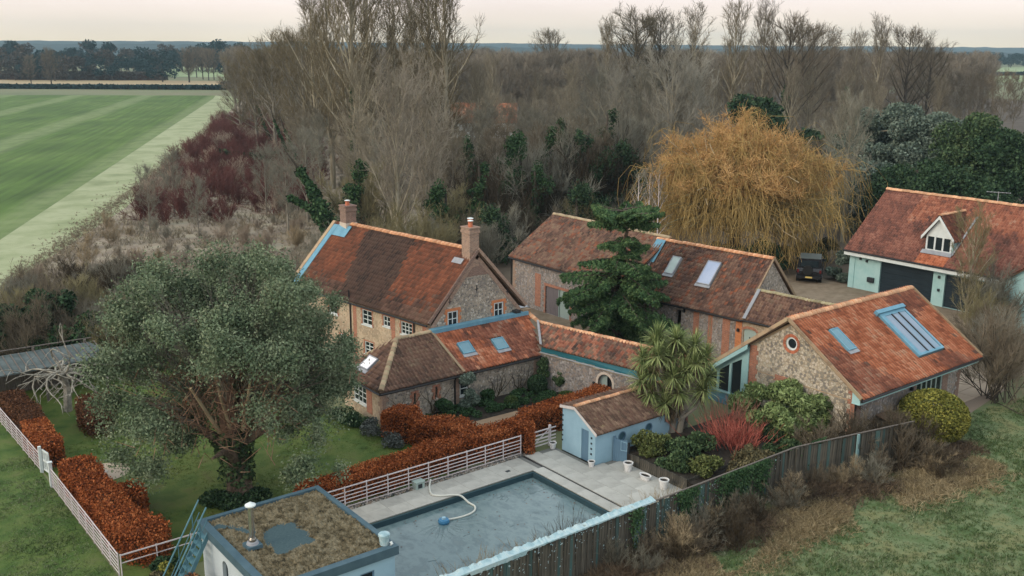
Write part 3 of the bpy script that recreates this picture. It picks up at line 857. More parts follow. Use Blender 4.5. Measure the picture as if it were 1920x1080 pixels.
    for s, z in ((-.25, 2.05), (4.0, 2.45)):
        MB().obox(U * (.2 if s < 0 else s) - G * .16 + Z * z, U * .12, G * .14, Z * .18).build('wall_lamp', M['iron'], t)
    gutter(t, w0 - Z * .05 - G * .04, w0 - Z * .05 - G * .04 - U * 7.3)
M['glass_sky_pale'] = mat('pale_sky_rooflight', [(.30, .36, .34), (.38, .44, .42)], scale=1, rough=0.08, spec=.5)  # pale sky reflection put into the base colour
M['glass_sky_lilac'] = mat('lilac_sky_rooflight', [(.30, .36, .50), (.38, .43, .56)], scale=1, rough=0.08, spec=.5)  # lilac tint paints reflected sky on the pane
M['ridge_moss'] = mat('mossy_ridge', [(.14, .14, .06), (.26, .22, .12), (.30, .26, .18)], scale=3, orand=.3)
low_barn()

# ---------------------------------------------------------------- near barn with the long rooflight
def near_barn():
    t = thing('near_barn', (38.3, 23.9, 0), 'flint barn with bright orange pantile roof, long blue rooflight and round gable window', 'barn')
    ph = circle(3.63, 4.2, .33)
    gw = rect(3.35, 4.2, 1.0, 2.22)
    gout = [(0, 0), (6.02, 0), (6.02, 3.62), (3.7, 5.25), (0, 2.82)]
    wall('gable_wall', (0, 0, 0), Y, gout, [ph, gw], t, M['flint_pale2'], inward=X)
    # brick ring, white round frame and pane
    mb = MB(); k = 24
    for i in range(k):
        a0, a1 = 2 * math.pi * i / k, 2 * math.pi * (i + 1) / k - .03
        q = lambda a, r_: Y * (3.63 + r_ * math.cos(a)) + Z * (4.2 + r_ * math.sin(a)) - X * .02
        MB().prism([q(a0, .335), q(a0, .48), q(a1, .48), q(a1, .335)], X * .06).build('ring_brick', M['brick_ring'], t)
    mb = MB()
    for i in range(20):
        a0, a1 = 2 * math.pi * i / 20, 2 * math.pi * (i + 1) / 20
        q = lambda a, r_: Y * (3.63 + r_ * math.cos(a)) + Z * (4.2 + r_ * math.sin(a)) + X * .05
        mb.prism([q(a0, .24), q(a0, .33), q(a1, .33), q(a1, .24)], X * .06)
    w = mb.build('round_window', M['white'], t)
    MB().prism([Vector((.09, 3.63 + .26 * math.cos(a), 4.2 + .26 * math.sin(a))) for a in [2 * math.pi * i / 16 for i in range(16)]], X * .02).build('pane', M['glass'], w)
    window(t, (0, 0, 0), Y, X, 3.35, 4.2, 1.0, 2.22, 1, 1, frame=M['sage'], bar=.09)
    surround(t, (0, 0, 0), Y, X, 3.35, 4.2, 1.0, 2.22, M['brick'], w=.16, top=.24)
    quoin(t, (0, 0, 0), 0, 2.8, Y, X, M['brick'])
    quoin(t, (0, 6.02, 0), 0, 3.6, -Y, X, M['brick'], la=.5, lb=.4)
    MB().obox((-.012, .3, 2.3), X * .03, Y * 5.2, Z * .05).build('string_course', M['ridge_old'], t)
    # brick verge under the tiles
    for a, b in (((0, 2.82), (3.7, 5.25)), ((6.02, 3.62), (3.7, 5.25))):
        d = Vector((0, b[0] - a[0], b[1] - a[1])); nn = X.cross(d).normalized()
        if nn.z > 0: nn = -nn
        MB().obox((-.03, a[0], a[1]), d, nn * .1, X * .05).build('verge_brick', M['ridge_old'], t)
    # long wall with the tall glazed group
    Lb = 9.3
    g = rect(5.2, 7.6, .9, 2.28)
    wall('long_wall', (0, 0, 0), X, rect(0, Lb, 0, 2.55), [g], t, M['flint_grey'], inward=Y)
    window(t, (0, 0, 0), X, Y, 5.2, 7.6, .9, 2.28, 5, 1, frame=M['sage'], bar=.07, glaze=.045)
    for s, w_ in ((4.95, .24), (7.63, .5)): MB().obox((s, -.016, 0), X * w_, Y * .05, Z * 2.5).build('brick_pier', M['brick_dark'], t)
    MB().obox((0.02, -.02, .0), X * .5, Y * .05, Z * 2.5).build('dark_pier', M['brick_dark'], t)
    quoin(t, (Lb, 0, 0), 0, 2.5, -X, Y, M['brick_dark'])
    wall('far_gable', (Lb, 0, 0), Y, [(0, 0), (9, 0), (9, 1.4), (3.7, 5.25), (0, 2.82)], [], t, M['flint'], inward=-X)
    wall('rear_wall', (0, 9, 0), X, rect(0, Lb, 0, 1.4), [], t, M['flint'], inward=-Y)
    O, V = Vector((-.3, -.52, 2.62)), Vector((0, 4.22, 2.78)); Ln = V.length
    Lr = 10.6
    sk = [(1.8, 2.45, 2.5, 3.88), (6.0, 8.35, 1.05, 4.05)]
    f = tile_roof(t, O, X, V, [(0, 0), (Lr, 0), (Lr, Ln), (0, Ln)], [M['tile_bright'], M['tile_red'], M['tile_brown']],
                  band=lambda u, v, rng: np.where(rng.random(len(u)) > .985, 2, (np.sin(u * .9 + 1.3 * np.sin(v * .8)) + .8 * np.sin(v * 1.1 + u * .3) + rng.normal(0, .2, len(u)) > .75).astype(int)), holes=sk, seed=51)
    tile_roof(t, Vector((-.3, 9.1, 1.36)), X, Vector((0, -5.4, 4.04)), [(0, 0), (Lr, 0), (Lr, 6.74), (0, 6.74)], [M['tile_red']], seed=52)
    ridge(f, (-.3, 3.7, 5.45), (Lr - .3, 3.7, 5.45), M['ridge'], r_=.15)
    rooflight(f, O, X, V, *sk[0], frame=M['lead'])
    verge(f, (-.3, 9.1, 1.40), (-.3, 3.7, 5.48), (-1, 0, 0))
    verge(f, (-.3, -.52, 2.68), (-.3, 3.7, 5.48), (-1, 0, 0))
    verge(f, (Lr - .3, -.52, 2.68), (Lr - .3, 3.7, 5.48), (1, 0, 0))
    # long rooflight: kerb, head box, three panes between dark bars
    Vn = V.normalized(); N = X.cross(Vn)
    P = lambda a, b, c: O + X * a + Vn * b + N * c
    s0, s1, t0, t1 = 6.02, 8.3, 1.08, 3.95
    mb = MB()
    for a0, a1, b0, b1 in ((s0, s0 + .3, t0, t1), (s1 - .14, s1, t0, t1), (s0 + .3, s1 - .14, t0, t0 + .14), (s0 + .3, s1 - .14, t1 - .2, t1)):
        mb.obox(P(a0, b0, -.02), X * (a1 - a0), Vn * (b1 - b0), N * .2)
    mb.obox(P(s0 - .15, t1 - .02, .02), X * (s1 - s0 + .2), Vn * .22, N * .26)
    w = mb.build('long_rooflight', M['lead'], f)
    pw = (s1 - .14 - s0 - .3) / 3
    for i in range(3):
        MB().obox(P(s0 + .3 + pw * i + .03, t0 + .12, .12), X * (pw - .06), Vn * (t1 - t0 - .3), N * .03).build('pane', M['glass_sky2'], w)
        if i: MB().obox(P(s0 + .3 + pw * i - .032, t0 + .1, .1), X * .064, Vn * (t1 - t0 - .28), N * .1).build('glazing_bar', M['black'], w)
    # white soffit board, black gutter, downpipe and the boxed eave at the gable
    MB().obox((-.28, -.44, 2.34), X * (Lr - .1), Y * .05, Z * .2).build('fascia', M['cyan_white'], f)
    MB().obox((-.28, -.385, 2.33), X * (Lr - .1), Y * .38, Z * .03).build('soffit', M['cyan_white'], f)
    MB().prism([(-.26, -.4, 2.36), (-.26, -.01, 2.36), (-.26, -.01, 2.86), (-.26, -.4, 2.6)], X * .25).build('boxed_eave', M['cyan_white'], f)
    gutter(t, (-.32, -.55, 2.56), (Lr - .3, -.55, 2.56), r_=.07)
    MB().tube([(-.1, -.5, 2.5), (-.06, -.1, 2.3), (-.06, -.1, 0)], .05).build('drainpipe', M['black'], t)
    for s in (4.6,): MB().obox((s, -.16, 1.9), X * .1, Y * .15, Z * .18).build('wall_lamp', M['iron'], t)
    # glazed garden room under the far side of the roof
    ga = [(6.03, .35), (8.6, .35), (8.6, 1.62), (6.03, 3.5)]
    h1 = [(6.47, .72), (7.1, .72), (7.1, 2.32), (6.47, 2.7)]
    h2 = [(7.24, .72), (7.9, .72), (7.9, 1.76), (7.24, 2.24)]
    h3 = [(8.02, .72), (8.45, .72), (8.45, 1.4), (8.02, 1.68)]
    gr = wall('garden_room_front', (-.05, 0, 0), Y, ga, [h1, h2, h3], t, M['cyan_white'], inward=X, thick=.12)
    for h in (h1, h2, h3):
        MB().prism([Vector((.03, q[0] + (.02 if i in (1, 2) else -.02), q[1])) for i, q in enumerate(h)], X * .02).build('pane', M['glass'], gr)
    for k in range(15):
        z = .75 + k * .185; zt = 3.5 - (k * 0)
        if z + .18 < 3.3: MB().prism([(-.055, 6.04, z), (-.055, 6.42, z), (-.075, 6.42, z - .0), (-.075, 6.04, z)][:0] or [(-.05, 6.05, z), (-.05, 6.42, z), (-.05, 6.42, z + .18), (-.05, 6.05, z + .18)], (-.018 - .006 * (k % 2), 0, 0)).build('weatherboard', M['cyan_white'], gr)
    for k in range(4):
        MB().obox((-.075 - .008 * (k % 2), 6.05, .02 + k * .16), X * .06, Y * 2.5, Z * .155).build('cladding_board', M['lead'], gr)
    MB().obox((-.16, 6.0, .66), X * .16, Y * 2.55, Z * .06).build('sill', M['cyan_white'], gr)
    MB().prism([(-.36, 5.95, 3.42), (-.36, 8.9, 1.22), (-.36, 8.9, 1.45), (-.36, 5.95, 3.66)], X * .06).build('barge_board', M['cyan_white'], gr)
M['flint_pale2'] = flint('cobble_gable', [(.21, .20, .175), (.50, .455, .37), (.68, .61, .50), (.42, .36, .275), (.57, .48, .36), (.15, .15, .15), (.63, .56, .47)], (.42, .34, .24), scale=7.5)
M['brick_ring'] = mat('ring_brick_clay', [(.40, .13, .07)], orand=.3)
M['glass_sky2'] = mat('sky_tinted_long_rooflight', [(.24, .28, .36), (.17, .26, .34)], scale=1.2, rough=0.08, spec=.5)  # reflected sky painted into the long rooflight's panes
near_barn()

# ---------------------------------------------------------------- garage with dormer
def garage():
    t = thing('garage', (66, 42.6, 0), 'pale cyan garage with red pantile roof, gabled dormer and dark wide doors', 'garage')
    D = -Y
    Lg = 14
    d1, d2 = rect(2.5, 6.7, .02, 2.45), rect(7.6, 11.9, .02, 2.4)
    wall('front_wall', (0, 0, 0), D, rect(0, Lg, 0, 2.95), [d1, d2], t, M['cyan_white'], inward=X, thick=.35)
    for s0, s1 in ((2.5, 6.7), (7.6, 11.9)):
        for k in range(6):
            MB().obox(D * (s0 - .05) + X * .16 + Z * (.03 + k * .405), D * (s1 - s0 + .1), X * .05, Z * .395).build('door_panel', M['garage_door'], t)
    MB().obox(D * 1.6 - X * .22 + Z * .75, D * .5, X * .22, Z * .35).build('wall_box', M['iron'], t)
    for s, z in ((7.1, 2.05), (7.15, 1.1), (.75, 2.3), (1.3, 2.2)): MB().obox(D * s - X * .12 + Z * z, D * .14, X * .12, Z * .18).build('wall_lamp', M['iron'], t)
    gout = [(0, 0), (9.6, 0), (9.6, 2.95), (4.8, 6.95), (0, 2.95)]
    wall('far_gable', (0, 0, 0), X, gout, [], t, M['cyan_white'], inward=D)
    wall('near_gable', D * Lg, X, gout, [], t, M['cyan_white'], inward=Y)
    wall('rear_wall', (9.6, 0, 0), D, rect(0, Lg, 0, 2.95), [], t, M['cyan_white'], inward=-X)
    MB().obox((-.06, .1, 0), X * .16, D * .45, Z * 2.6).build('corner_pilaster', M['cyan_white'], t)
    O, V = Vector((-.6, .3, 2.98)), Vector((5.1, 0, 4.16)); Ln = V.length
    f = tile_roof(t, O, D, V, [(0, 0), (Lg + .3, 0), (Lg + .3, Ln), (0, Ln)], [M['tile_garage'], M['tile_red'], M['tile_bright']],
                  band=lambda u, v, rng: np.where((v > 4.9 - u * .16 + .5 * np.sin(u * 1.3) + rng.normal(0, .25, len(u))) & (u > 3), 1, np.where((v < 1.0) & (u > 5.8) & (u < 8.0), 2, 0)),
                  holes=[(5.9, 7.9, 1.15, 2.9)], seed=61)
    tile_roof(t, Vector((9.8, .3, 2.98)), D, Vector((-5.3, 0, 4.16)), [(0, 0), (Lg + .3, 0), (Lg + .3, 6.7), (0, 6.7)], [M['tile_garage']], seed=62)
    ridge(f, (4.5, .3, 7.2), (4.5, -Lg, 7.2), M['ridge'], r_=.16)
    MB().obox((-.62, .28, 2.62), X * .07, D * (Lg + .2), Z * .3).build('fascia', M['white'], f)
    MB().obox((-.55, .28, 2.62), X * .55, D * (Lg + .2), Z * .03).build('soffit', M['white'], f)
    gutter(t, (-.68, .3, 2.95), (-.68, -Lg, 2.95), r_=.07)
    # dormer
    y0, y1, xf = -5.65, -7.6, .4
    zc, ze, zp = 3.75, 4.95, 6.35
    d = MB().prism([(xf, y0, zc), (xf, y1, zc), (xf, y1, zc + .18), (xf, y0, zc + .18)], (.1, 0, 0)).prism([(xf, y0, ze - .1), (xf, y1, ze - .1), (xf, y1, ze), (xf, (y0 + y1) / 2, zp), (xf, y0, ze)], (.1, 0, 0))
    for k in range(4):
        yy = y0 - (y0 - y1 - .12) * k / 3
        d.obox((xf, yy, zc + .18), X * .1, D * .12, Z * (ze - .1 - zc - .18))
    dm = d.build('dormer', M['white'], f)
    for k in range(3):
        a = y0 - (y0 - y1 - .12) * k / 3 - .12; b = y0 - (y0 - y1 - .12) * (k + 1) / 3
        MB().obox((xf + .04, a, zc + .18), X * .02, D * (a - b), Z * (ze - .1 - zc - .18)).build('pane', M['glass'], dm)
    sl = 4.16 / 5.1
    xr = lambda z: (z - 2.98) / sl - .6
    for yy, mtn in ((y1 - .06, 'cyan_white'), (y0, 'cyan_white')):                        # cheeks
        MB().prism([(xf + .1, yy, xr(0) * 0 + 2.98 + (xf + .7) * sl), (xr(ze), yy, ze), (xf + .1, yy, ze)], (0, .06, 0)).build('dormer_cheek', M[mtn], dm)
    yc = (y0 + y1) / 2
    for sg in (1, -1):
        e0 = Vector((xf - .25, yc + sg * 1.2, ze - .28)); v = Vector((0, -sg * 1.2, zp + .12 - ze + .28))
        Lr_ = v.length
        top = (xr(zp) - xf + .25 + .1); bot = (xr(ze - .28) - xf + .25 + .35)
        tile_roof(dm, e0, X, v, [(0, 0), (bot, 0), (top, Lr_), (0, Lr_)], [M['tile_garage'], M['tile_red']], band=lambda u, v_, rng: (rng.random(len(u)) > .7).astype(int), seed=63, name='dormer_roof')
        MB().prism([Vector((xf - .3, yc + sg * 1.24, ze - .34)), Vector((xf - .3, yc + sg * 1.24, ze - .1)), Vector((xf - .3, yc, zp + .1)), Vector((xf - .3, yc, zp - .14))], (.06, 0, 0)).build('barge_board', M['white'], dm)
    ridge(dm, (xf - .25, yc, zp + .16), (xr(zp), yc, zp + .16), M['ridge'], r_=.12)
    Vn = V.normalized(); N = Vn.cross(D); N = N if N.z > 0 else -N
    MB().obox(O + D * 5.8 + Vn * .9 + N * .12, D * 2.3, Vn * .36, N * .03).build('apron', M['lead_grey'], dm)
    MB().obox(O + D * 8.02 + Vn * 1.1 + N * .12, D * .14, Vn * 3.9, N * .03).build('flashing', M['lead_grey'], dm)
    # tv aerial
    mb = MB(); a = Vector((4.6, -8.4, 7.0))
    mb.tube([a, a + Z * 1.0], .03, 5).tube([a + Vector((-.3, .7, .95)), a + Vector((.3, -.7, .95))], .02, 5)
    for k in range(7):
        p = a + Vector((-.3, .7, .95)) * (1 - k / 3) + Z * .95 * (k / 3); p.z = a.z + .95
        mb.tube([p + Vector((-.22, -.1, 0)), p + Vector((.22, .1, 0))], .014, 4)
    mb.build('aerial', M['lead_grey'], f)
M['garage_door'] = mat('dark_garage_door', [(.012, .022, .03), (.018, .03, .04)], scale=1.5, rough=.4)
garage()

def garage_wing():
    t = thing('annexe', (63.4, 29.6, 0), 'pale cyan gabled annexe at the right end of the garage', 'annexe')
    D = -Y
    wall('side_wall', (0, 0, 0), X, rect(0, 2.6, 0, 3.4), [], t, M['cyan_white'], inward=D)
    wall('front_wall', (0, 0, 0), D, [(0, 0), (6, 0), (6, 3.4), (3, 5.6), (0, 3.4)], [rect(2.2, 3.8, .8, 2.2)], t, M['cyan_white'], inward=X)
    window(t, (0, 0, 0), D, X, 2.2, 3.8, .8, 2.2, 3, 2)
    for sg in (0, 1):
        O = Vector((-.3, .2 if sg == 0 else -6.2, 3.3)); v = Vector((0, -3.2 if sg == 0 else 3.2, 2.4))
        tile_roof(t, O, X, v, [(0, 0), (6.5, 0), (6.5, 4), (0, 4)], [M['tile_garage']], seed=65 + sg)
    wall('far_side_wall', (0, -6, 0), X, rect(0, 2.6, 0, 3.4), [], t, M['cyan_white'], inward=Y)
garage_wing()

# ---------------------------------------------------------------- pool shed
def pool_shed():
    t = thing('pool_shed', (27.66, 29.64, 0), 'small pale blue poolside shed with mossy pantile roof and two portholes', 'shed')
    Ls, wd = 5.6, 2.22
    door = rect(.44, .92, .02, 1.5)
    wall('front_wall', (0, 0, 0), Y, [(0, 0), (wd, 0), (wd, 2.12), (1.36, 2.28), (0, 1.5)], [door], t, M['blue'], inward=X, thick=.2)
    MB().obox((.05, .44, .02), X * .05, Y * .48, Z * 1.48).build('door', M['blue_door'], t)
    p1, p2 = circle(1.62, 1.02, .215), circle(3.3, 1.02, .215)
    wall('side_wall', (0, 0, 0), X, rect(0, Ls, 0, 1.52), [p1, p2], t, M['blue'], inward=Y, thick=.2)
    for s in (1.62, 3.3):
        mb = MB()
        for i in range(20):
            a0, a1 = 2 * math.pi * i / 20, 2 * math.pi * (i + 1) / 20
            q = lambda a, r_: X * (s + r_ * math.cos(a)) + Z * (1.02 + r_ * math.sin(a)) - Y * .015
            mb.prism([q(a0, .19), q(a0, .235), q(a1, .235), q(a1, .19)], Y * .06)
        w = mb.build('porthole', M['blue_door'], t)
        MB().prism([Vector((s + .21 * math.cos(a), .05, 1.02 + .21 * math.sin(a))) for a in [2 * math.pi * i / 20 for i in range(20)]], Y * .02).build('pane', M['glass_port'], w)
    wall('rear_wall', (0, wd, 0), X, rect(0, Ls, 0, 2.12), [], t, M['blue'], inward=-Y, thick=.2)
    wall('end_wall', (Ls, 0, 0), Y, [(0, 0), (wd, 0), (wd, 2.12), (1.36, 2.28), (0, 1.5)], [], t, M['blue'], inward=-X, thick=.2)
    O, V = Vector((-.06, -.14, 1.5)), Vector((0, 1.5, .84)); Ln = V.length
    f = tile_roof(t, O, X, V, [(0, 0), (Ls + .1, 0), (Ls + .1, Ln), (0, Ln)], [M['tile_shed'], M['tile_old']],
                  band=lambda u, v, rng: (rng.random(len(u)) > .55).astype(int), tw=.19, tg=.2, seed=71)
    b = tile_roof(t, Vector((-.06, wd + .12, 2.12)), X, Vector((0, -.98, .2)), [(0, 0), (Ls + .1, 0), (Ls + .1, 1.0), (0, 1.0)], [M['tile_old']], tw=.19, tg=.2, seed=72)
    ridge(f, (-.06, 1.36, 2.42), (Ls + .05, 1.36, 2.42), M['ridge'], r_=.09, step=.3)
    MB().prism([(-.1, -.14, 1.43), (-.1, 1.36, 2.27), (-.1, 1.36, 2.37), (-.1, -.14, 1.54)], X * .05).build('barge_board', M['pink_white'], f)
    MB().prism([(-.1, 1.37, 2.24), (-.1, wd + .1, 2.08), (-.1, wd + .1, 2.2), (-.1, 1.37, 2.37)], X * .05).build('barge_board', M['pink_white'], f)
    MB().obox((-.02, -.012, -.0), X * .03, Y * (wd + .01), Z * .05).build('plinth_strip', M['black'], t)
    for k in range(4):
        for yy in (.2,):
            MB().obox((-.03, yy, .45 + k * .25), X * .04, Y * .08, Z * .08).build('vent_hole', M['iron'], t)
    for k in range(6): MB().obox((-.03, wd - .07, .5 + k * .24), X * .04, Y * .09, Z * .07).build('vent_hole', M['iron'], t)
M['glass_port'] = mat('porthole_glass', [(.04, .09, .12), (.06, .12, .15)], scale=3, rough=.1, spec=.5)
M['tile_shed'] = tile_mat('shed_pantile', [(.09, .06, .045), (.17, .10, .07), (.26, .17, .12), (.36, .24, .17)], lichen=(.34, .33, .14), lich=.6)
M['pink_white'] = mat('pink_white_paint', [(.60, .52, .48), (.66, .60, .56)], scale=3)
pool_shed()

# ---------------------------------------------------------------- flat sedum-roofed plant room
def plant_room():
    x0, x1, y0, y1 = 10.15, 14.6, 24.6, 30.15
    t = thing('plant_room', (x0, y0, 0), 'flat sedum-roofed pale blue plant room with dark bare patch beside the pool', 'outbuilding')
    w, d, h = x1 - x0, y1 - y0, 2.5
    slot = arch(1.72, 2.2, .95, 1.95, .22)
    wall('left_wall', (.1, d - .1, 0), -Y, rect(0, d - .2, 0, h - .2), [slot], t, M['blue_lit'], inward=X, thick=.2)
    MB().obox((.22, d - 2.4, .85), X * .03, Y * .8, Z * 1.2).build('pane', M['glass'], t)
    wall('front_wall', (.1, .1, 0), X, rect(0, w - .2, 0, h - .2), [rect(3.0, 3.5, 0.9, 2.0)], t, M['blue'], inward=Y, thick=.2)
    window(t, (.1, .1, 0), X, Y, 3.0, 3.5, .9, 2.0, 1, 1, frame=M['blue_door'])
    wall('right_wall', (w - .1, .1, 0), Y, rect(0, d - .2, 0, h - .2), [], t, M['blue'], inward=-X, thick=.2)
    wall('rear_wall', (.1, d - .1, 0), X, rect(0, w - .2, 0, h - .2), [], t, M['blue'], inward=-Y, thick=.2)
    mb = MB(); k = .26
    mb.box(0, w, 0, d, h - .2, h - .06)
    for a in ((0, k, 0, d), (w - k * .7, w, 0, d), (k, w - k * .7, 0, k), (k, w - k * .7, d - k * .7, d)): mb.box(a[0], a[1], a[2], a[3], h - .06, h + .1)
    r_ = mb.build('roof_kerb', M['roof_edge'], t)
    rng = np.random.default_rng(5)
    n = 130
    gx, gy = np.meshgrid(np.linspace(k, w - k * .7, n), np.linspace(k, d - k * .7, n), indexing='ij')
    z = h + .02 + .05 * np.sin(gx * 3.1 + np.cos(gy * 2.3)) * np.cos(gy * 2.7) + rng.normal(0, .03, gx.shape)
    V = np.stack([gx, gy, z], -1).reshape(-1, 3)
    i = np.arange(n - 1)
    I, J = np.meshgrid(i, i, indexing='ij'); q = (I * n + J).ravel()
    F = np.stack([q, q + n, q + n + 1, q + 1], 1)
    s = link('sedum_bed', npmesh('sedum_bed', V, F, M['sedum']), r_)
    pts0 = [(1.25, 1.95), (1.95, 2.0), (2.6, 2.1), (2.62, 2.9), (2.5, 3.75), (1.9, 3.75), (1.36, 3.55), (1.3, 2.7)]
    pts1 = [(.2, 4.7), (.8, 4.45), (1.1, 3.6), (1.35, 3.7), (1.1, 4.3), (.6, 4.95), (.3, 5.0)]
    fx, fy = (gx[:-1, :-1] + .025).ravel(), (gy[:-1, :-1] + .03).ravel()
    jx, jy = fx + .05 * np.sin(fy * 9 + 2 * np.sin(fx * 7)) + rng.normal(0, .035, len(fx)), fy + .05 * np.cos(fx * 8 + np.sin(fy * 11)) + rng.normal(0, .035, len(fx))
    bare = inside(pts0, jx, jy) | inside(pts1, jx, jy)
    me_ = s.data; me_.materials.append(M['felt']); me_.polygons.foreach_set('material_index', bare.astype(np.int32)); me_.update()
    vb = np.zeros(len(V), bool); vb[np.unique(F[bare].ravel())] = True
    V[vb, 2] = h + .0 + rng.normal(0, .003, vb.sum()); me_.vertices.foreach_set('co', V.astype(np.float32).ravel()); me_.update()
    return t
M['blue_lit'] = mat('lit_blue_render', [(.40, .45, .48), (.47, .52, .55)], scale=1.2, rough=.75)  # lit copy of the blue render, lightened for the side facing the light
M['roof_edge'] = mat('slate_roof_edge', [(.045, .085, .11), (.07, .12, .15)], scale=2.2, rough=.6)
M['sedum'] = mat('dry_sedum', [(.022, .019, .011), (.085, .066, .034), (.15, .12, .07), (.22, .185, .12), (.10, .078, .035)], scale=4.2, bump=.8, bscale=30, contrast=(.3, .72))
M['felt'] = mat('dark_felt', [(.035, .065, .075), (.055, .09, .10)], scale=14, rough=.8)
plant_room()

# ---------------------------------------------------------------- grey-roofed shelter, far cottage
def shelter():
    t = thing('garden_shelter', (8.0, 52.6, 0), 'open grey-roofed garden shelter under gnarled bare stems', 'shelter')
    MB().prism([(-.5, 0, 1.75), (6.2, .25, 1.75), (5.4, 2.5, 2.05), (-.5, 2.6, 2.05)], (0, 0, .07)).build('roof', M['shelter'], t)
    for k in range(17): MB().obox((-.45 + k * .38, .03, 1.822), X * .05, Vector((0, 2.44, .29)), Z * .045).build('roof_batten', M['timber'], t)
    MB().tube([(-.5, 2.9, 2.3), (2.5, 2.75, 2.3), (5.6, 2.6, 2.3)], .035, 6).build('rail', M['timber'], t)
    for x, y in ((0, .1), (2.6, .15), (5.6, .3), (0, 2.5), (2.6, 2.5), (5.2, 2.45)): MB().box(x - .06, x + .06, y - .06, y + .06, 0, 1.8 if y < 1 else 2.3).build('post', M['timber'], t)
    for k in range(24): MB().obox((-.3 + k * .24, 2.5, 0), X * .23, Y * .05, Z * 2.0).build('back_board', M['timber'], t)
M['shelter'] = mat('grey_felt_roof', [(.07, .085, .085), (.13, .15, .15)], scale=1.5, rough=.98, spec=.02)
shelter()

# ================================================================ ground and the flat setting
def sheet(name, poly, z, mt, kind='structure', holes=(), parent=None):
    rings = [list(poly)] + [list(h) for h in holes]
    flat = [q for r_ in rings for q in r_]
    tris = tessellate_polygon([[Vector((q[0], q[1], 0)) for q in r_] for r_ in rings])
    vs = [Vector((q[0], q[1], z)) for q in flat]
    fs = [t if (vs[t[1]] - vs[t[0]]).cross(vs[t[2]] - vs[t[0]]).z > 0 else t[::-1] for t in tris]
    o = MB().add(vs, fs).build(name, mt, parent)
    if kind: o['kind'] = kind
    return o

def spot(px, d):
    """ground point at forward distance d (m) on the bearing of photo column px"""
    l = d * (px - 960) / 1905
    return Vector((d * math.cos(AZ) + l * math.sin(AZ), d * math.sin(AZ) - l * math.cos(AZ), 0))
def rise(py, d):
    """height above ground seen at photo row py at distance d"""
    return EYE + d * math.tan(math.atan((540 - py) / F_PX) - PITCH)

POOL = (14.75, 25.05, 24.35, 30.75)
ph = [(POOL[0], POOL[2]), (POOL[1], POOL[2]), (POOL[1], POOL[3]), (POOL[0], POOL[3])]
M['ground'] = mat('open_ground', [(.09, .11, .05), (.15, .16, .08), (.17, .15, .09)], scale=.02, detail=8)
sheet('ground', [(-6000, -6000), (6000, -6000), (6000, 6000), (-6000, 6000)], 0, M['ground'], holes=[ph])

def field_mat():
    mt = mat('winter_wheat', [(.042, .085, .010), (.065, .118, .018), (.095, .148, .032)], scale=.05, detail=9, rough=.9)
    t = mt.node_tree; L = t.links.new; b = t.nodes['Principled BSDF']
    src = b.inputs['Base Color'].links[0].from_socket
    tc = t.nodes.new('ShaderNodeTexCoord'); mp = t.nodes.new('ShaderNodeMapping')
    mp.inputs['Rotation'].default_value = (0, 0, -math.atan2(228, 110))       # along the drilling direction
    L(tc.outputs['Object'], mp.inputs['Vector'])
    sx = t.nodes.new('ShaderNodeSeparateXYZ'); L(mp.outputs[0], sx.inputs[0])
    nz = t.nodes.new('ShaderNodeTexNoise'); nz.inputs['Scale'].default_value = .03; L(tc.outputs['Object'], nz.inputs['Vector'])
    ma = t.nodes.new('ShaderNodeMath'); ma.operation = 'MULTIPLY_ADD'; ma.inputs[1].default_value = 3.0; L(nz.outputs['Fac'], ma.inputs[0]); L(sx.outputs[1], ma.inputs[2])
    sn = t.nodes.new('ShaderNodeMath'); sn.operation = 'MULTIPLY'; sn.inputs[1].default_value = 2 * math.pi / 24.0; L(ma.outputs[0], sn.inputs[0])
    s2 = t.nodes.new('ShaderNodeMath'); s2.operation = 'SINE'; L(sn.outputs[0], s2.inputs[0])
    mr = t.nodes.new('ShaderNodeMapRange'); mr.inputs['From Min'].default_value = .55; mr.inputs['From Max'].default_value = .95; mr.inputs['To Max'].default_value = .6
    L(s2.outputs[0], mr.inputs['Value'])
    n2 = t.nodes.new('ShaderNodeTexNoise'); n2.inputs['Scale'].default_value = .4; n2.inputs['Detail'].default_value = 8; L(tc.outputs['Object'], n2.inputs['Vector'])
    mu = t.nodes.new('ShaderNodeMath'); mu.operation = 'MULTIPLY'; L(mr.outputs[0], mu.inputs[0]); L(n2.outputs['Fac'], mu.inputs[1])
    m2 = t.nodes.new('ShaderNodeMath'); m2.operation = 'MULTIPLY'; m2.inputs[1].default_value = 1.6; L(mu.outputs[0], m2.inputs[0])
    rw = t.nodes.new('ShaderNodeMapping'); rw.inputs['Scale'].default_value = (.04, 1.1, 1); L(mp.outputs[0], rw.inputs['Vector'])
    n3 = t.nodes.new('ShaderNodeTexNoise'); n3.inputs['Scale'].default_value = 1.0; n3.inputs['Detail'].default_value = 6; L(rw.outputs[0], n3.inputs['Vector'])
    hs = t.nodes.new('ShaderNodeHueSaturation'); m4 = t.nodes.new('ShaderNodeMapRange'); m4.inputs['From Min'].default_value = .3; m4.inputs['From Max'].default_value = .7
    m4.inputs['To Min'].default_value = .68; m4.inputs['To Max'].default_value = 1.32
    L(n3.outputs['Fac'], m4.inputs['Value']); L(m4.outputs[0], hs.inputs['Value']); L(src, hs.inputs['Color']); src = hs.outputs[0]
    mx = t.nodes.new('ShaderNodeMix'); mx.data_type = 'RGBA'; mx.inputs[7].default_value = (.20, .24, .11, 1)
    L(m2.outputs[0], mx.inputs[0]); L(src, mx.inputs[6]); L(mx.outputs[2], b.inputs['Base Color'])
    return mt
M['field'] = field_mat()
M['margin'] = mat('frosty_grass_margin', [(.17, .20, .095), (.25, .28, .145), (.32, .34, .20), (.23, .25, .13)], scale=.18, detail=9)
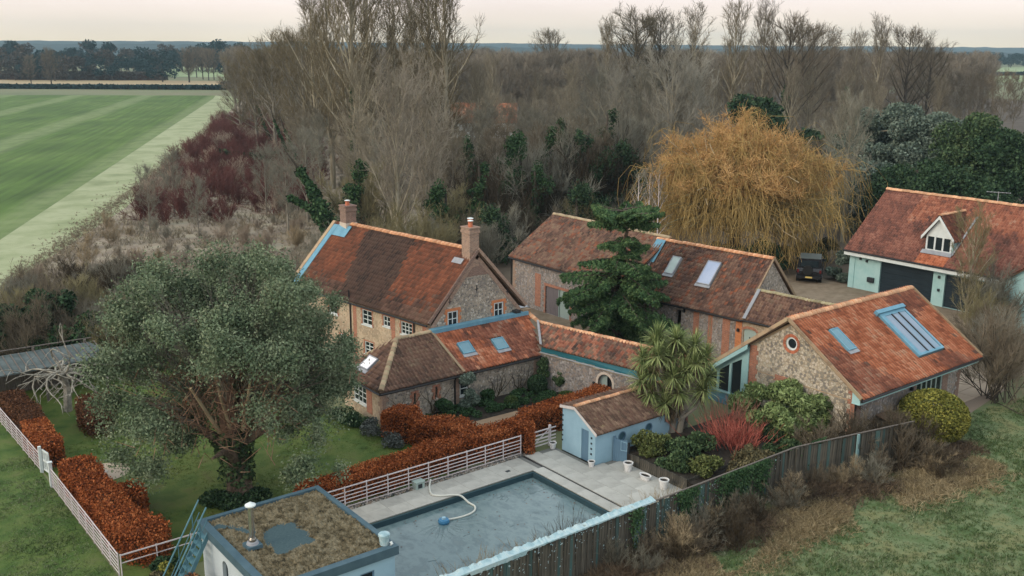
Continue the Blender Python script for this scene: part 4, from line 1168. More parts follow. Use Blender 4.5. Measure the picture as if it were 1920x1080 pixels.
M['litter'] = mat('woodland_floor', [(.05, .036, .026), (.085, .064, .045), (.12, .09, .065)], scale=.2, detail=8)
M['scrub_floor'] = mat('scrub_floor', [(.13, .10, .075), (.25, .20, .15), (.33, .30, .21)], scale=.25, detail=8)
M['tan'] = mat('stubble_field', [(.30, .22, .12), (.38, .29, .17)], scale=.01, detail=6)
M['pale_field'] = mat('distant_pasture', [(.20, .26, .12), (.28, .34, .18)], scale=.01, detail=6)
sheet('wheat_field', [(-200, -100), (-40, -40), (17.8, 101.4), (41.6, 150.7), (127.6, 329.6), (136, 349), (74, 392), (-320, 640)], .03, M['field'])
sheet('field_margin', [(-40, -40), (-8, 30), (4, 62), (13.6, 80), (33, 113.6), (116.2, 283.9), (138, 330), (136, 349), (127.6, 329.6), (41.6, 150.7), (17.8, 101.4)], .034, M['margin'])
sheet('scrub_strip', [(12, 78), (24, 72), (40, 68), (52, 78), (130, 230), (175, 330), (138, 330), (116.2, 283.9), (33, 113.6), (13.6, 80)], .026, M['scrub_floor'])
sheet('shaded_thicket_floor', [(-4, 57), (8.2, 57.5), (26, 58), (44.5, 55.8), (60, 52), (62, 26), (110, 20), (110, 62), (52, 78), (40, 68), (24, 72), (12, 78), (4, 62)], .006, M['litter'])  # dark litter tone also paints in the shadow beneath the willow
sheet('wood_floor', [(33, 58), (44.5, 56), (60, 60), (75, 56), (110, 30), (330, 60), (430, 420), (175, 330), (130, 230), (50, 75)], .022, M['litter'])
def band(name, pts, z, mt): sheet(name, [tuple(spot(px, d)[:2]) for px, d in pts], z, mt)
band('stubble_field', [(-300, 432), (500, 440), (470, 500), (-300, 520)], .04, M['tan'])
band('far_pasture', [(280, 560), (620, 560), (600, 800), (300, 800)], .04, M['pale_field'])
band('valley_pasture', [(1500, 500), (2400, 620), (2400, 1100), (1500, 900)], .04, M['pale_field'])

M['lawn'] = mat('lawn', [(.034, .066, .010), (.058, .098, .014), (.092, .122, .024), (.08, .08, .024)], scale=.9, detail=9, bump=.5, bscale=20)
M['rough_lawn'] = mat('rough_lawn', [(.03, .066, .010), (.052, .098, .015), (.09, .128, .028), (.105, .12, .04)], scale=.8, detail=9, bump=.6, bscale=15)
M['verge'] = mat('verge_grass', [(.04, .07, .022), (.07, .11, .036), (.12, .155, .07), (.16, .165, .07), (.075, .08, .03)], scale=.75, detail=9, bump=.6, bscale=12)
M['earth'] = mat('dark_soil', [(.010, .008, .006), (.022, .016, .011), (.038, .028, .019)], scale=2.5, bump=.8, bscale=18)
M['gravel'] = mat('brown_gravel', [(.15, .11, .075), (.21, .16, .11), (.26, .20, .145)], scale=1.2, detail=9, bump=.3, bscale=40)
M['path'] = mat('gravel_path', [(.22, .145, .09), (.29, .20, .13)], scale=1.5, detail=8, bump=.3, bscale=40)
sheet('outer_lawn', [(-25, 20), (8.15, 20), (8.15, 58), (-4, 58), (-25, 40)], .012, M['rough_lawn'])
sheet('lawn', [(8.25, 32), (22.6, 32), (22.4, 38.9), (21.6, 44), (26.5, 60), (8.25, 60)], .012, M['lawn'])
sheet('verge', [(12, -8), (60, -8), (70, 20), (50.9, 22.6), (47.3, 23.5), (43.5, 23.7), (38.9, 21.5), (32.5, 22.7), (12, 22.7)], .010, M['verge'])
sheet('courtyard_soil', [(22.6, 36.6), (33, 36.6), (33, 39.4), (22.6, 39.4)], .016, M['earth'])
sheet('courtyard_path', [(23.4, 35.2), (32.9, 35.2), (31.9, 36.9), (30.0, 37.0), (25.4, 37.15), (23.4, 37.1)], .020, M['path'])
sheet('gravel_yard', [(38.2, 44), (33.4, 41.6), (33.2, 57), (42.4, 57), (42.4, 36), (34, 31), (33.9, 36)], .014, M['gravel'])
sheet('drive', [(49.5, 24.3), (66.5, 24), (66.5, 44), (70, 62), (58, 62), (50, 44), (47, 34)], .014, M['gravel'])

# ---------------------------------------------------------------- pool, its edging and the paved terrace
M['pool'] = mat('murky_pool_cover', [(.055, .095, .105), (.11, .165, .18), (.14, .20, .21), (.09, .14, .155), (.12, .165, .17)], scale=1.1, detail=11, rough=.2, bump=.04, bscale=2.5, spec=.4, stretch=(1.3, .8, 1))
M['pool_wall'] = mat('pool_liner', [(.02, .05, .065), (.03, .065, .08)], scale=2)
x0, x1, y0, y1 = POOL
sheet('pool_water', [(x0 - .01, y0 - .01), (x1 + .01, y0 - .01), (x1 + .01, y1 + .01), (x0 - .01, y1 + .01)], -.22, M['pool'])
mb = MB()
for a in ((x0 - .1, x1 + .1, y1, y1 + .1), (x0 - .1, x1 + .1, y0 - .1, y0), (x1, x1 + .1, y0, y1), (x0 - .1, x0, y0, y1)): mb.box(*a, -.6, .004)
mb.build('pool_edge', M['pool_wall'])['kind'] = 'structure'

M['slab'] = mat('pale_sandstone', [(.27, .27, .25), (.36, .35, .32), (.42, .41, .38), (.33, .30, .26)], scale=.9, detail=8, rough=.6, orand=.10)
M['joint'] = mat('paving_joint', [(.16, .16, .15)])
terr = sheet('terrace', [(14.6, 30.86), (x1 + .1, 30.86), (x1 + .1, 24.0), (28.95, 24.0), (28.95, 29.6), (27.6, 29.6), (27.6, 32.35), (17, 32.35), (14.6, 31.9)], .018, M['joint'])
rng = np.random.default_rng(2)
_slab = {}
def slab(a, b, c, d):
    k = (round(c - a, 3), round(d - b, 3))
    if k not in _slab:
        m_ = MB().box(0.004, k[0] - .004, 0.004, k[1] - .004, 0, .03)
        tmp = m_.build('paving_slab', M['slab']); _slab[k] = tmp.data; bpy.data.objects.remove(tmp)
    link('paving_slab', _slab[k], terr, (a, b, .006 + .018 + rng.uniform(0, .004)))
for i in range(12):                                      # strip along the far side of the pool
    xa = 14.65 + i * .9
    slab(xa, 30.87, xa + .9, 31.6); slab(xa - (.0 if i else 0), 31.6, xa + .9, 32.3)
for j in range(7):                                       # strip along the right side
    slab(x1 + .1, 30.87 - (j + 1) * .95, 25.72, 30.87 - j * .95)
for i in range(4):
    for j in range(9):
        xa = 25.84 + i * .77; yb = 32.3 - j * .9 - (.3 if i % 2 else 0)
        if xa + .77 > 27.62 and yb > 29.6: continue
        if yb - .9 < 24.0: continue
        slab(xa, yb - .9, xa + .77, yb)
for a in ((25.72, 24.0, 25.74),):
    MB().box(25.725, 25.815, 24.2, 32.3, .02, .035).build('slot_drain', M['black'], terr)
link('drain_cover', MB().box(0, .22, 0, .16, 0, .012).build('tmp', M['iron']).data, terr, (24.1, 31.35, .05))
bpy.data.objects.remove(bpy.data.objects['tmp'])
# pebble strip under the white fence
V, F = [], []
def blobs(n, xf, size, seed, zf=0.02):
    """loose stones: squashed octahedra"""
    rg = np.random.default_rng(seed)
    P_ = xf(rg, n); s = rg.uniform(.6, 1.3, (n, 1)) * size
    b = np.array([[1, 0, 0], [0, 1, 0], [-1, 0, 0], [0, -1, 0], [0, 0, .7], [0, 0, -.5]])
    a = rg.uniform(0, 6.28, n); c, s_ = np.cos(a), np.sin(a)
    v = b[None] * s[:, None] * rg.uniform(.7, 1.3, (n, 6, 1))
    x = v[..., 0] * c[:, None] - v[..., 1] * s_[:, None]; y = v[..., 0] * s_[:, None] + v[..., 1] * c[:, None]
    v = np.stack([x, y, v[..., 2]], -1) + P_[:, None]
    f = np.array([[0, 1, 4], [1, 2, 4], [2, 3, 4], [3, 0, 4], [1, 0, 5], [2, 1, 5], [3, 2, 5], [0, 3, 5]])
    return v.reshape(-1, 3), (np.arange(n)[:, None, None] * 6 + f[None]).reshape(-1, 3)
M['stones'] = mat('mixed_cobbles', [(.10, .10, .10), (.22, .21, .19), (.36, .33, .29), (.18, .14, .11)], scale=9, island=.9)
v, f = blobs(1500, lambda rg, n: np.stack([rg.uniform(15, 26.0, n), rg.uniform(32.33, 32.72, n), np.full(n, .05)], 1), .06, 3)
tag(link('cobbles', npmesh('cobbles', v, f, M['stones'])), 'mixed grey cobbles along the foot of the white poolside fence', 'cobbles', kind='stuff')

# right-hand terrace beyond the near barn
M['slab_warm'] = mat('warm_paving', [(.36, .28, .21), (.44, .35, .27)], scale=.9, detail=8, orand=.08)
M['joint_w'] = mat('warm_joint', [(.22, .17, .13)])
tr = sheet('side_terrace', [(43.2, 23.8), (47.0, 22.9), (52.2, 23.6), (56.5, 25.6), (52, 28), (47.7, 28), (47.7, 23.85)], .018, M['joint_w'])
sl = MB().box(.015, 1.485, .015, .985, 0, .02).build('paving_slab', M['slab_warm']); slm = sl.data; bpy.data.objects.remove(sl)
edge = [(43.2, 23.8), (47.0, 22.95), (52.2, 23.65), (56.5, 25.6), (52, 28), (47.7, 28)]
for i in range(9):
    for j in range(6):
        a, b = 43.6 + i * 1.5, 22.9 + j * 1.0
        if all(inside(edge, np.array([a + dx]), np.array([b + dy]))[0] for dx in (.1, 1.4) for dy in (.05, .95)) and not (a < 47.65 and b + 1 > 23.85):
            link('paving_slab', slm, tr, (a, b, .02))

# round stone pad on the lawn
t = thing('stone_circle', (10.35, 41.9, 0), 'round pale paved circle on the lawn behind the beech hedge', 'paved circle')
MB().lathe([(.98, 0), (.98, .03), (.9, .035), (0.02, .035)], 28).build('paving', M['slab_warm'], t)
MB().lathe([(.22, .036), (.2, .06), (.02, .065)], 12, (-.1, .05, 0)).build('fire_bowl', M['stones'], t)

# ---------------------------------------------------------------- white metal fences
M['fence_white'] = mat('pinkish_white_metal', [(.58, .50, .50), (.66, .60, .60)], scale=2, rough=.5)
def rail_fence(name, p0, p1, n, h, rails, label, post=.045, skip=()):
    p0, p1 = Vector((*p0, 0)), Vector((*p1, 0))
    t = thing(name, p0, label, 'fence')
    d = (p1 - p0); L_ = d.length; d.normalize(); nrm = Vector((-d.y, d.x, 0))
    for k, z in enumerate(rails):
        r_ = .016 if k else .022
        MB().obox(-nrm * r_ * .6 + Z * (z - r_), d * L_, nrm * r_ * 1.2, Z * 2 * r_).build('rail', M['fence_white'], t)
    pm = MB().obox(-nrm * .022 - d * .016, nrm * .044, d * .032, Z * (h + .03)).build('post', M['fence_white'], t)
    for k in range(n + 1):
        if k: pm = link('post', pm.data, t)
        pm.location = d * (L_ * k / n)
    return t
rail_fence('rail_fence', (14.9, 32.5), (25.75, 32.5), 11, .98, (.97, .76, .60, .45, .29, .13), 'white six-rail metal fence between the long beech hedge and the pool')
rail_fence('rail_fence', (8.2, 32.75), (8.15, 41.6), 9, .86, (.85, .69, .54, .39, .25, .10), 'white railed fence along the outer lawn ending at the near corner')
rail_fence('rail_fence', (8.15, 43.6), (7.85, 55.5), 12, .86, (.85, .69, .54, .39, .25, .10), 'white railed fence beyond the garden gateway, running back to the shelter')
rail_fence('rail_fence', (8.25, 32.6), (13.2, 32.6), 4, .86, (.85, .55), 'low two-rail white fence between the corner hedge and the metal stair')
t = thing('garden_gate', (8.17, 43.55, 0), 'pale blue-white gate standing open at the gap in the left fence', 'gate')
MB().box(-.06, .06, -.06, .06, 0, 1.2).build('gate_post', M['white'], t)
g = MB()
for z in (.12, .55, 1.0): g.obox((.07, -.02, z), Vector((.1, -.62, 0)), X * .04, Z * .07)
for k in range(5): g.obox((.07 + .025 * k, -.02 - .15 * k, .12), Vector((.008, -.05, 0)), X * .035, Z * .95)
g.build('gate_leaf', M['white'], t)
t = thing('gate_post', (8.15, 41.72, 0), 'white square gatepost at the near side of the left fence gap', 'post')
MB().box(-.07, .07, -.07, .07, 0, 1.1).box(-.09, .09, -.09, .09, 1.1, 1.14).build('post', M['white'], t)

t = thing('field_gate', (26.5, 32.62, 0), 'white five-bar gate between beech hedge and blue shed', 'gate')
for z in (.16, .32, .48, .66, .86): MB().box(0, 1.42, -.02, .02, z - .025, z + .025).build('bar', M['fence_white'], t)
MB().obox((.02, -.035, .2), Vector((.95, 0, .62)), Y * .02, Z * .05).build('brace', M['fence_white'], t)
MB().box(-.05, .03, -.03, .03, .05, .92).build('stile', M['fence_white'], t)
MB().box(1.0, 1.1, -.05, .05, 0, 1.02).build('gate_post', M['fence_white'], t)

# ---------------------------------------------------------------- dark board fence
M['board'] = mat('old_fence_board', [(.028, .028, .024), (.06, .055, .045), (.10, .088, .068), (.075, .08, .066)], scale=2.5, stretch=(5, 5, .6), rough=.9, orand=.25)
M['board_teal'] = mat('algae_green_board', [(.03, .055, .053), (.05, .11, .108), (.06, .08, .07), (.11, .21, .21)], scale=1.8, stretch=(4, 4, .5), rough=.9, orand=.25)
M['post_teal'] = mat('weathered_teal_post', [(.12, .24, .26), (.20, .33, .34), (.16, .20, .19)], scale=3, stretch=(3, 3, .8), rough=.85)
t = thing('board_fence', (14.2, 22.9, 0), 'long dark close-boarded timber fence streaked with algae and ivy', 'fence')
pts = [Vector((14.2, 22.88, 0)), Vector((32.6, 22.82, 0)), Vector((39.2, 21.45, 0))]
o0 = Vector((14.2, 22.9, 0))
rg = random.Random(4)
bm_ = [MB().obox((0, 0, 0), X * .128, Y * .028, Z * 1.0).build('board', q) for q in (M['board'], M['board_teal'])]
bd = [b.data for b in bm_]
for b in bm_: bpy.data.objects.remove(b)
for a, b in zip(pts, pts[1:]):
    d = (b - a); n = int(d.length / .135); d.normalize(); ang = math.atan2(d.y, d.x)
    for k in range(n):
        p = a + d * (k * .135)
        teal = rg.random() < (.55 if 24.3 < p.x < 30.5 else .12)
        o = link('board', bd[1 if teal else 0], t, p - o0 + Vector((0, -.012 * (k % 2), -.05)))
        o.rotation_euler = (rg.gauss(0, .01), 0, ang + rg.gauss(0, .01)); o.scale = (1, 1, 1.93 + rg.gauss(0, .018))
    m_ = max(2, round(d.length / 1.9))
    for k in range(m_):
        p = a + d * (d.length + 1e-9) * 0 + (b - a) * (k / m_)
        MB().box(-.06, .06, -.1, -.03, -.05, 1.93 + rg.uniform(-.03, .05)).build('post', M['post_teal' if k % 3 == 1 else 'board'], t, loc=p - o0)
    MB().obox(a - o0 + Vector((0, -.02, 1.93)), b - a, Y * .07, Z * .035).build('capping', M['timber'], t)
    for z in (.35, 1.5): MB().obox(a - o0 + Vector((0, .034, z)), b - a, Y * .05, Z * .08).build('rail', M['board'], t)
# pale sheeting lapped over the fence head
M['sheeting'] = mat('pale_blue_sheeting', [(.20, .31, .34), (.30, .43, .47), (.40, .50, .52), (.22, .27, .25)], scale=3.5, rough=.6)
mb = MB(); n = 150; rg = random.Random(9)
prev = None
tops, fr = [], []
for k in range(n + 1):
    x = 14.4 + 9.95 * k / n
    up_ = 1.99 + .06 * abs(math.sin(k * .37 + .8 * math.sin(k * .21))) + rg.uniform(0, .05); lo = 1.945 - .03 * rg.random() - (.10 if 25 < k < 60 else 0)
    tops.append(Vector((x, 23.02 + .05 * rg.random(), up_))); fr.append(Vector((x, 22.79, lo)))
bk = [Vector((p.x, 23.22, 1.9)) for p in tops]
mid = [Vector((p.x, 22.79, 1.985)) for p in tops]
vs = fr + mid + tops + bk; m_ = n + 1
mb.add(vs, [[r_ * m_ + k, r_ * m_ + k + 1, (r_ + 1) * m_ + k + 1, (r_ + 1) * m_ + k] for r_ in range(3) for k in range(n)])
tag(mb.build('plastic_sheeting', M['sheeting']), 'ragged pale blue plastic sheeting lapped along the top of the dark fence', 'sheeting')

# ---------------------------------------------------------------- raised bed by the shed
t = thing('raised_bed', (28.95, 25.4, 0), 'raised planting bed with dark upright timbers between terrace and garden room', 'planter')
for k in range(26):
    link('upright_board', bd[0], t, (0, k * .127, 0)).rotation_euler = (0, 0, R(90)); 
    COL.objects[-1].scale = (1, 1, .56 + rg.uniform(-.02, .03))
for k in range(26):
    link('upright_board', bd[0], t, (.03 + k * .127, 0, 0)).scale = (1, 1, .56 + rg.uniform(-.02, .03))
MB().box(.05, 9.2, -2.2, .01, 0, .44).box(.05, 9.3, .02, 4.1, 0, .46).build('soil', M['earth'], t)

# ---------------------------------------------------------------- blue wicket gate
t = thing('wicket_gate', (28.72, 29.5, 0), 'slate blue wicket gate with scooped top against the blue shed', 'gate')
gd = Vector((.3, -.55, 0)).normalized()
for k in range(6):
    MB().obox(gd * (k * .095), gd * .088, Vector((gd.y, -gd.x, 0)) * -.03, Z * (1.12 - .05 * math.sin(math.pi * k / 5) - .05 * k / 5)).build('gate_board', M['blue_door'], t)
MB().obox(gd * -.08, gd * .07, X * .07, Z * 1.2).build('gate_post', M['blue_door'], t)
MB().obox(gd * .58, gd * .06, X * .07, Z * .98).build('gate_post', M['iron'], t)
mb = MB(); a = gd * .3 + Vector((-.08, -.05, .62))
mb.tube([a, a + gd * .28, a + gd * .28 + Z * .38, a + Z * .42, a], .015, 5); mb.build('latch_frame', M['blue'], t)

# ---------------------------------------------------------------- pots
M['pot_white'] = mat('white_glazed_pot', [(.60, .60, .60), (.70, .69, .68)], scale=5, rough=.45)
def pot(x, y, r_, h, label, plant=None, square=False):
    t = thing('plant_pot', (x, y, .045), label, 'pot', 'pots on the pool terrace')
    n = 18
    MB().lathe([(r_ * .72, 0), (r_ * .95, h * .8), (r_ * 1.08, h * .82), (r_ * 1.1, h), (r_ * .92, h), (r_ * .9, h * .8)], n).build('pot_body', M['pot_white'], t, smooth=False)
    MB().lathe([(r_ * .9, h * .8), (r_ * .9, h * .86), (.01, h * .9)], n).build('soil', M['earth'], t)
    return t
pot(28.42, 28.33, .2, .4, 'tall white pot of dark soil beside the blue wicket gate')
pot(28.36, 26.15, .2, .42, 'white pot nearest the board fence, at the raised bed corner')
p3 = pot(27.44, 29.62, .15, .27, 'small white pot with dark purple plant at the shed door')
p4 = pot(27.38, 32.18, .16, .3, 'small pinched white pot by the white gate and shed corner')
t = thing('trough', (28.38, 27.25, .045), 'low oval white trough between the two larger white pots', 'trough', 'pots on the pool terrace')
mb = MB()
n = 20
ring = lambda a, b, z: [(a * math.cos(6.283 * k / n), b * math.sin(6.283 * k / n), z) for k in range(n)]
rr = [ring(.13, .22, 0), ring(.17, .28, .18), ring(.19, .31, .22), ring(.15, .26, .22), ring(.14, .25, .17)]
mb.add([p for q in rr for p in q], [[i * n + k, i * n + (k + 1) % n, (i + 1) * n + (k + 1) % n, (i + 1) * n + k] for i in range(4) for k in range(n)])
mb.build('trough_body', M['pot_white'], t)
MB().add(ring(.145, .255, .175), [list(range(n))]).build('soil', M['earth'], t)

# ---------------------------------------------------------------- roof flue, bucket, steel stair
M['steel'] = mat('stainless_steel', [(.45, .42, .38), (.60, .57, .54)], scale=3, rough=.25, metallic=.9)
t = thing('flue', (10.95, 27.45, 2.52), 'steel flue pipe with cowl on the sedum roof', 'flue')
MB().prism([(-.24, -.24, 0), (.24, -.24, 0), (.24, .24, 0), (-.24, .24, 0)], (0, 0, .12)).build('base_plate', M['roof_edge'], t)
MB().lathe([(.2, .12), (.17, .2), (.12, .22)], 16).build('flashing_collar', M['lead_grey'], t)
MB().lathe([(.13, .22), (.13, .3), (.105, .3), (.105, .34)], 16).build('collar', M['steel'], t)
MB().lathe([(.092, .3), (.092, 1.38)], 16).build('pipe', M['steel'], t)
MB().lathe([(.1, 1.38), (.17, 1.42), (.17, 1.46), (.1, 1.5), (.02, 1.55)], 16).build('cowl', M['white'], t)
t = thing('bucket', (14.28, 24.95, 2.6), 'pale blue lidded tub on the corner of the sedum roof', 'tub')
MB().lathe([(.14, 0), (.17, .3), (.19, .3), (.19, .36), (.16, .39), (.02, .4)], 16).build('tub_body', M['tub'] if 'tub' in M else M['sheeting'], t)
MB().tube([(.14, -.16, -.02), (.16, -.2, .05), (.14, -.16, .12)], .045, 6).build('spout', M['white'], t)

M['stair'] = mat('blue_green_steel', [(.06, .15, .19), (.10, .21, .25)], scale=3, rough=.5)
t = thing('roof_stair', (8.75, 29.55, 0), 'steep blue-green metal stair with handrails up to the sedum roof', 'stair')
b0, b1 = Vector((0, 0, 0)), Vector((1.42, 0, 2.55)); dd = b1 - b0
for yy in (-.3, .3):
    MB().obox(Vector((0, yy - .025, -.0)), Vector((.16, 0, 0)), Y * .05, dd).build('stringer', M['stair'], t)
for k in range(1, 10):
    p = dd * (k / 10)
    link('tread', (MB().box(0, .22, -.275, .275, 0, .03).build('tread', M['stair'], t).data if k == 1 else _tr), None if k == 1 else t, None)
    if k == 1:
        _tr = bpy.data.objects['tread'].data; bpy.data.objects.remove(COL.objects[-1]); bpy.data.objects['tread'].location = p + X * -.02
    else: COL.objects[-1].location = p + X * -.02
for yy in (-.34, .34):
    mb = MB()
    mb.tube([Vector((-.12, yy, .75)), Vector((1.42, yy, 3.42)) + X * .0], .028, 6)
    mb.tube([Vector((-.02, yy, .35)), Vector((1.42, yy, 2.98))], .018, 5)
    for f_ in (.08, .45, .82): mb.tube([dd * f_ + Y * yy, dd * f_ + Y * yy + Z * .88], .02, 5)
    mb.build('handrail', M['stair'], t)

# ---------------------------------------------------------------- pool hose, cleaner, skimmer box
M['hose'] = mat('white_hose', [(.55, .55, .50)], rough=.5)
M['float_blue'] = mat('blue_plastic', [(.04, .17, .32)], rough=.4)
def curve_pts(pts, n=8):
    out = []
    P_ = [Vector(p) for p in pts]; P_ = [P_[0] * 2 - P_[1]] + P_ + [P_[-1] * 2 - P_[-2]]
    for i in range(1, len(P_) - 2):
        for k in range(n):
            u = k / n; a, b, c, d = P_[i - 1:i + 3]
            out.append(.5 * ((2 * b) + (-a + c) * u + (2 * a - 5 * b + 4 * c - d) * u * u + (-a + 3 * b - 3 * c + d) * u ** 3))
    return out + [P_[-2]]
hp = [(20.85, 32.4, .25), (20.66, 32.2, .09), (20.4, 31.75, .09), (20.3, 31.4, .09), (20.55, 31.1, .09), (20.9, 30.9, .10), (21.2, 30.68, .06), (21.35, 30.35, -.15), (21.4, 30.0, -.19), (21.2, 29.7, -.19), (20.85, 29.55, -.19), (20.4, 29.55, -.19), (20.0, 29.6, -.17), (19.75, 29.6, -.1)]
tag(MB().tube(curve_pts(hp), .04, 8).build('pool_hose', M['hose'], smooth=True), 'white hose curling over the pool edge to a blue cleaner', 'hose')
t = thing('pool_cleaner', (19.62, 29.58, -.22), 'blue pool cleaner float lying on the murky pool', 'pool cleaner')
MB().lathe([(.2, 0), (.23, .08), (.2, .16), (.1, .18)], 16).build('float_body', M['float_blue'], t)
MB().lathe([(.09, .18), (.08, .25), (.02, .27)], 12).build('hose_socket', M['blue'], t)
t = thing('pump_box', (20.02, 32.22, .04), 'small pale box housing at the foot of the white fence', 'box')
MB().box(0, .42, 0, .3, 0, .3).box(-.02, .44, -.02, .32, .3, .34).build('housing', M['sage'], t)
MB().box(.1, .3, -.012, .02, .06, .24).build('vent_panel', M['iron'], t)
M['sed'] = mat('dark_silt', [(.10, .145, .155), (.14, .19, .20)], scale=3)
mb = MB(); rg = random.Random(3)
for k in range(26):                                       # silt streaks fanning out from the cleaner
    a = math.pi * (.95 + 1.1 * k / 26) + rg.uniform(-.1, .1); r0, r1 = rg.uniform(.3, .5), rg.uniform(.8, 1.7)
    c_ = Vector((19.62, 29.58, -.222)); w = rg.uniform(.005, .014)
    p = [c_ + Vector((math.cos(a + .12 * i * rg.uniform(-.6, 1)), math.sin(a + .12 * i * .5), 0)) * (r0 + (r1 - r0) * i / 3) for i in range(4)]
    mb.tube(p, [w, w * 1.2, w * .8, w * .3], 4)
for k in range(34):
    x = rg.uniform(15, 24.6); y = rg.uniform(24.8, 30.5); a = rg.uniform(-.5, .8); L_ = rg.uniform(.1, .7)
    if rg.random() < .55: x, y = 24.9 - abs(rg.gauss(0, 1.6)), 30.6 - abs(rg.gauss(0, .7))
    mb.tube([(x, y, -.222), (x + L_ * .5 * math.cos(a), y + L_ * .5 * math.sin(a), -.222), (x + L_ * math.cos(a + .4), y + L_ * math.sin(a + .4), -.222)], [.02, .015, .004], 4)
tag(mb.build('silt_streaks', M['sed']), 'dark streaks of silt and twigs lying across the pool surface', 'silt', kind='stuff')

# ---------------------------------------------------------------- oil tank lean-to by the farmhouse corner
t = thing('lean_to', (36.6, 47.4, 0), 'little open lean-to porch between the farmhouse gable and tall barn', 'lean-to')
MB().prism([(0, 0, 1.75), (0, 2.4, 1.95), (0, 2.4, 2.03), (0, 0, 1.83)], (1.6, 0, 0)).build('roof', M['lead_grey'], t)
for x, y in ((.05, .05), (1.5, .05), (.05, 2.3), (1.5, 2.3)): MB().box(x, x + .09, y, y + .09, 0, 1.85).build('post', M['timber'], t)
for k in range(10): MB().box(.02 + k * .157, .165 + k * .157, 2.34, 2.38, 0, 1.9).build('back_board', M['timber'], t)

# ---------------------------------------------------------------- 4x4 on the drive
def car():
    t = thing('parked_car', (66.1, 46.3, 0), 'black boxy off-road car parked on the gravel under the willow', 'car', rz=math.atan2(.55, .83))
    # local x = forward (away), y = left
    body = M['car_black']
    mb = MB()
    w = .93
    prof = [(-2.0, .45), (2.0, .45), (2.05, .95), (1.95, 1.12), (.75, 1.2), (-1.95, 1.2), (-2.02, .95)]
    mb.prism([(x, -w, z) for x, z in prof], (0, 2 * w, 0))
    b = mb.build('body', body, t)
    top = [(-1.93, 1.2), (.72, 1.2), (.35, 1.9), (-1.86, 1.93)]
    k = .09
    c = MB(); n4 = len(top)
    lo = [(top[0][0], s * w * .99, 1.2) for s in ()]
    vs = []
    for s in (-1, 1):
        vs += [(x, s * (w - .02 - (k if z > 1.5 else 0)), z) for x, z in top]
    c.add(vs, [[3, 2, 1, 0], [4, 5, 6, 7], [0, 1, 5, 4], [1, 2, 6, 5], [2, 3, 7, 6], [3, 0, 4, 7]])
    cb = c.build('cabin', body, t)
    MB().obox((-1.84, -.8, 1.935), (2.2, 0, -.03), Y * 1.6, Z * .045).build('roof_panel', M['car_roof'], cb)
    MB().obox((-1.945, -.66, 1.3), (.055, 0, .5), Y * 1.32, X * -.02).build('rear_window', M['glass'], cb)
    for s in (-1, 1):
        for a, e_ in ((-1.75, -.85), (-.75, .2)):
            MB().obox((a, s * (w - .01), 1.27), X * (e_ - a), (0, -s * .075, .5), Y * s * .02).build('side_window', M['glass'], cb)
        for xx in (-1.28, 1.3):
            m_ = MB(); yc = s * .84
            pts = [(xx + .41 * math.cos(6.283 * i / 20), yc - .13, .41 + .41 * math.sin(6.283 * i / 20)) for i in range(20)]
            wl = m_.prism(pts, (0, .26, 0)).build('wheel', M['tyre'], t)
            MB().prism([(xx + .22 * math.cos(6.283 * i / 12), yc + s * .135 - .01, .41 + .22 * math.sin(6.283 * i / 12)) for i in range(12)], (0, .02, 0)).build('rim', M['lead_grey'], wl)
            MB().obox((xx - .5, s * .9 - .06, .8), X * 1.0, Y * .16, Z * .1).build('arch', M['black'], b)
        MB().box(-2.07, -2.02, s * .84 - .07, s * .84 + .07, .85, 1.1).build('tail_lamp', M['lamp_red'], t)
        MB().box(.62, .72, s * 1.03 - .1, s * 1.03 + .1, 1.3, 1.5).build('wing_mirror', M['black'], t)
    MB().prism([(-2.24, .12 + .38 * math.cos(6.283 * i / 20), 1.08 + .38 * math.sin(6.283 * i / 20)) for i in range(20)], (.22, 0, 0)).build('spare_wheel', M['tyre'], t)
    MB().box(-2.2, -2.0, -.9, .9, .42, .6).build('bumper', M['black'], t)
    MB().box(-2.225, -2.2, -.26, .26, .47, .59).build('number_plate', M['plate'], t)
M['car_black'] = mat('black_car_paint', [(.008, .009, .012)], rough=.25, spec=.5)
M['car_roof'] = mat('dull_car_roof', [(.09, .11, .11)], rough=.4)
M['tyre'] = mat('tyre', [(.012, .012, .012)], rough=.8)
M['lamp_red'] = mat('red_lamp', [(.10, .01, .01)], rough=.3)
M['plate'] = mat('yellow_plate', [(.55, .42, .14)], rough=.5)
car()

# ---------------------------------------------------------------- far cottage in the wood
def cottage():
    p = spot(895, 198)
    t = thing('far_cottage', p, 'distant orange-roofed cottage half hidden in the bare wood', 'cottage', rz=-AZ + R(115) - R(90) + R(52))
    t.rotation_euler = (0, 0, AZ - R(90))
    wl = 15
    wall('front_wall', (-wl / 2, 0, 0), X, rect(0, wl, 0, 3.2), [rect(2, 3, 1, 2), rect(6, 7, 1, 2), rect(10, 11, 1, 2)], t, M['white'], inward=Y)
    for s in (2, 6, 10): window(t, (-wl / 2, 0, 0), X, Y, s, s + 1, 1, 2)
    for x in (-wl / 2, wl / 2): wall('gable', (x, 0, 0), Y, [(0, 0), (6, 0), (6, 3.2), (3, 6.6), (0, 3.2)], [], t, M['white'], inward=X if x < 0 else -X)
    for O, v in (((-wl / 2 - .2, -.3, 3.0), (0, 3.3, 3.7)), ((-wl / 2 - .2, 6.3, 3.0), (0, -3.3, 3.7))):
        tile_roof(t, O, X, v, [(0, 0), (wl + .4, 0), (wl + .4, 4.95), (0, 4.95)], [M['tile_bright']], tw=.4, tg=.5, seed=91)
    MB().box(3, 3.8, 2.6, 3.4, 5.5, 7.8).build('chimney', M['brick'], t)
cottage()

# ================================================================ vegetation
def unit(v): return v / np.maximum(np.linalg.norm(v, axis=-1, keepdims=True), 1e-9)

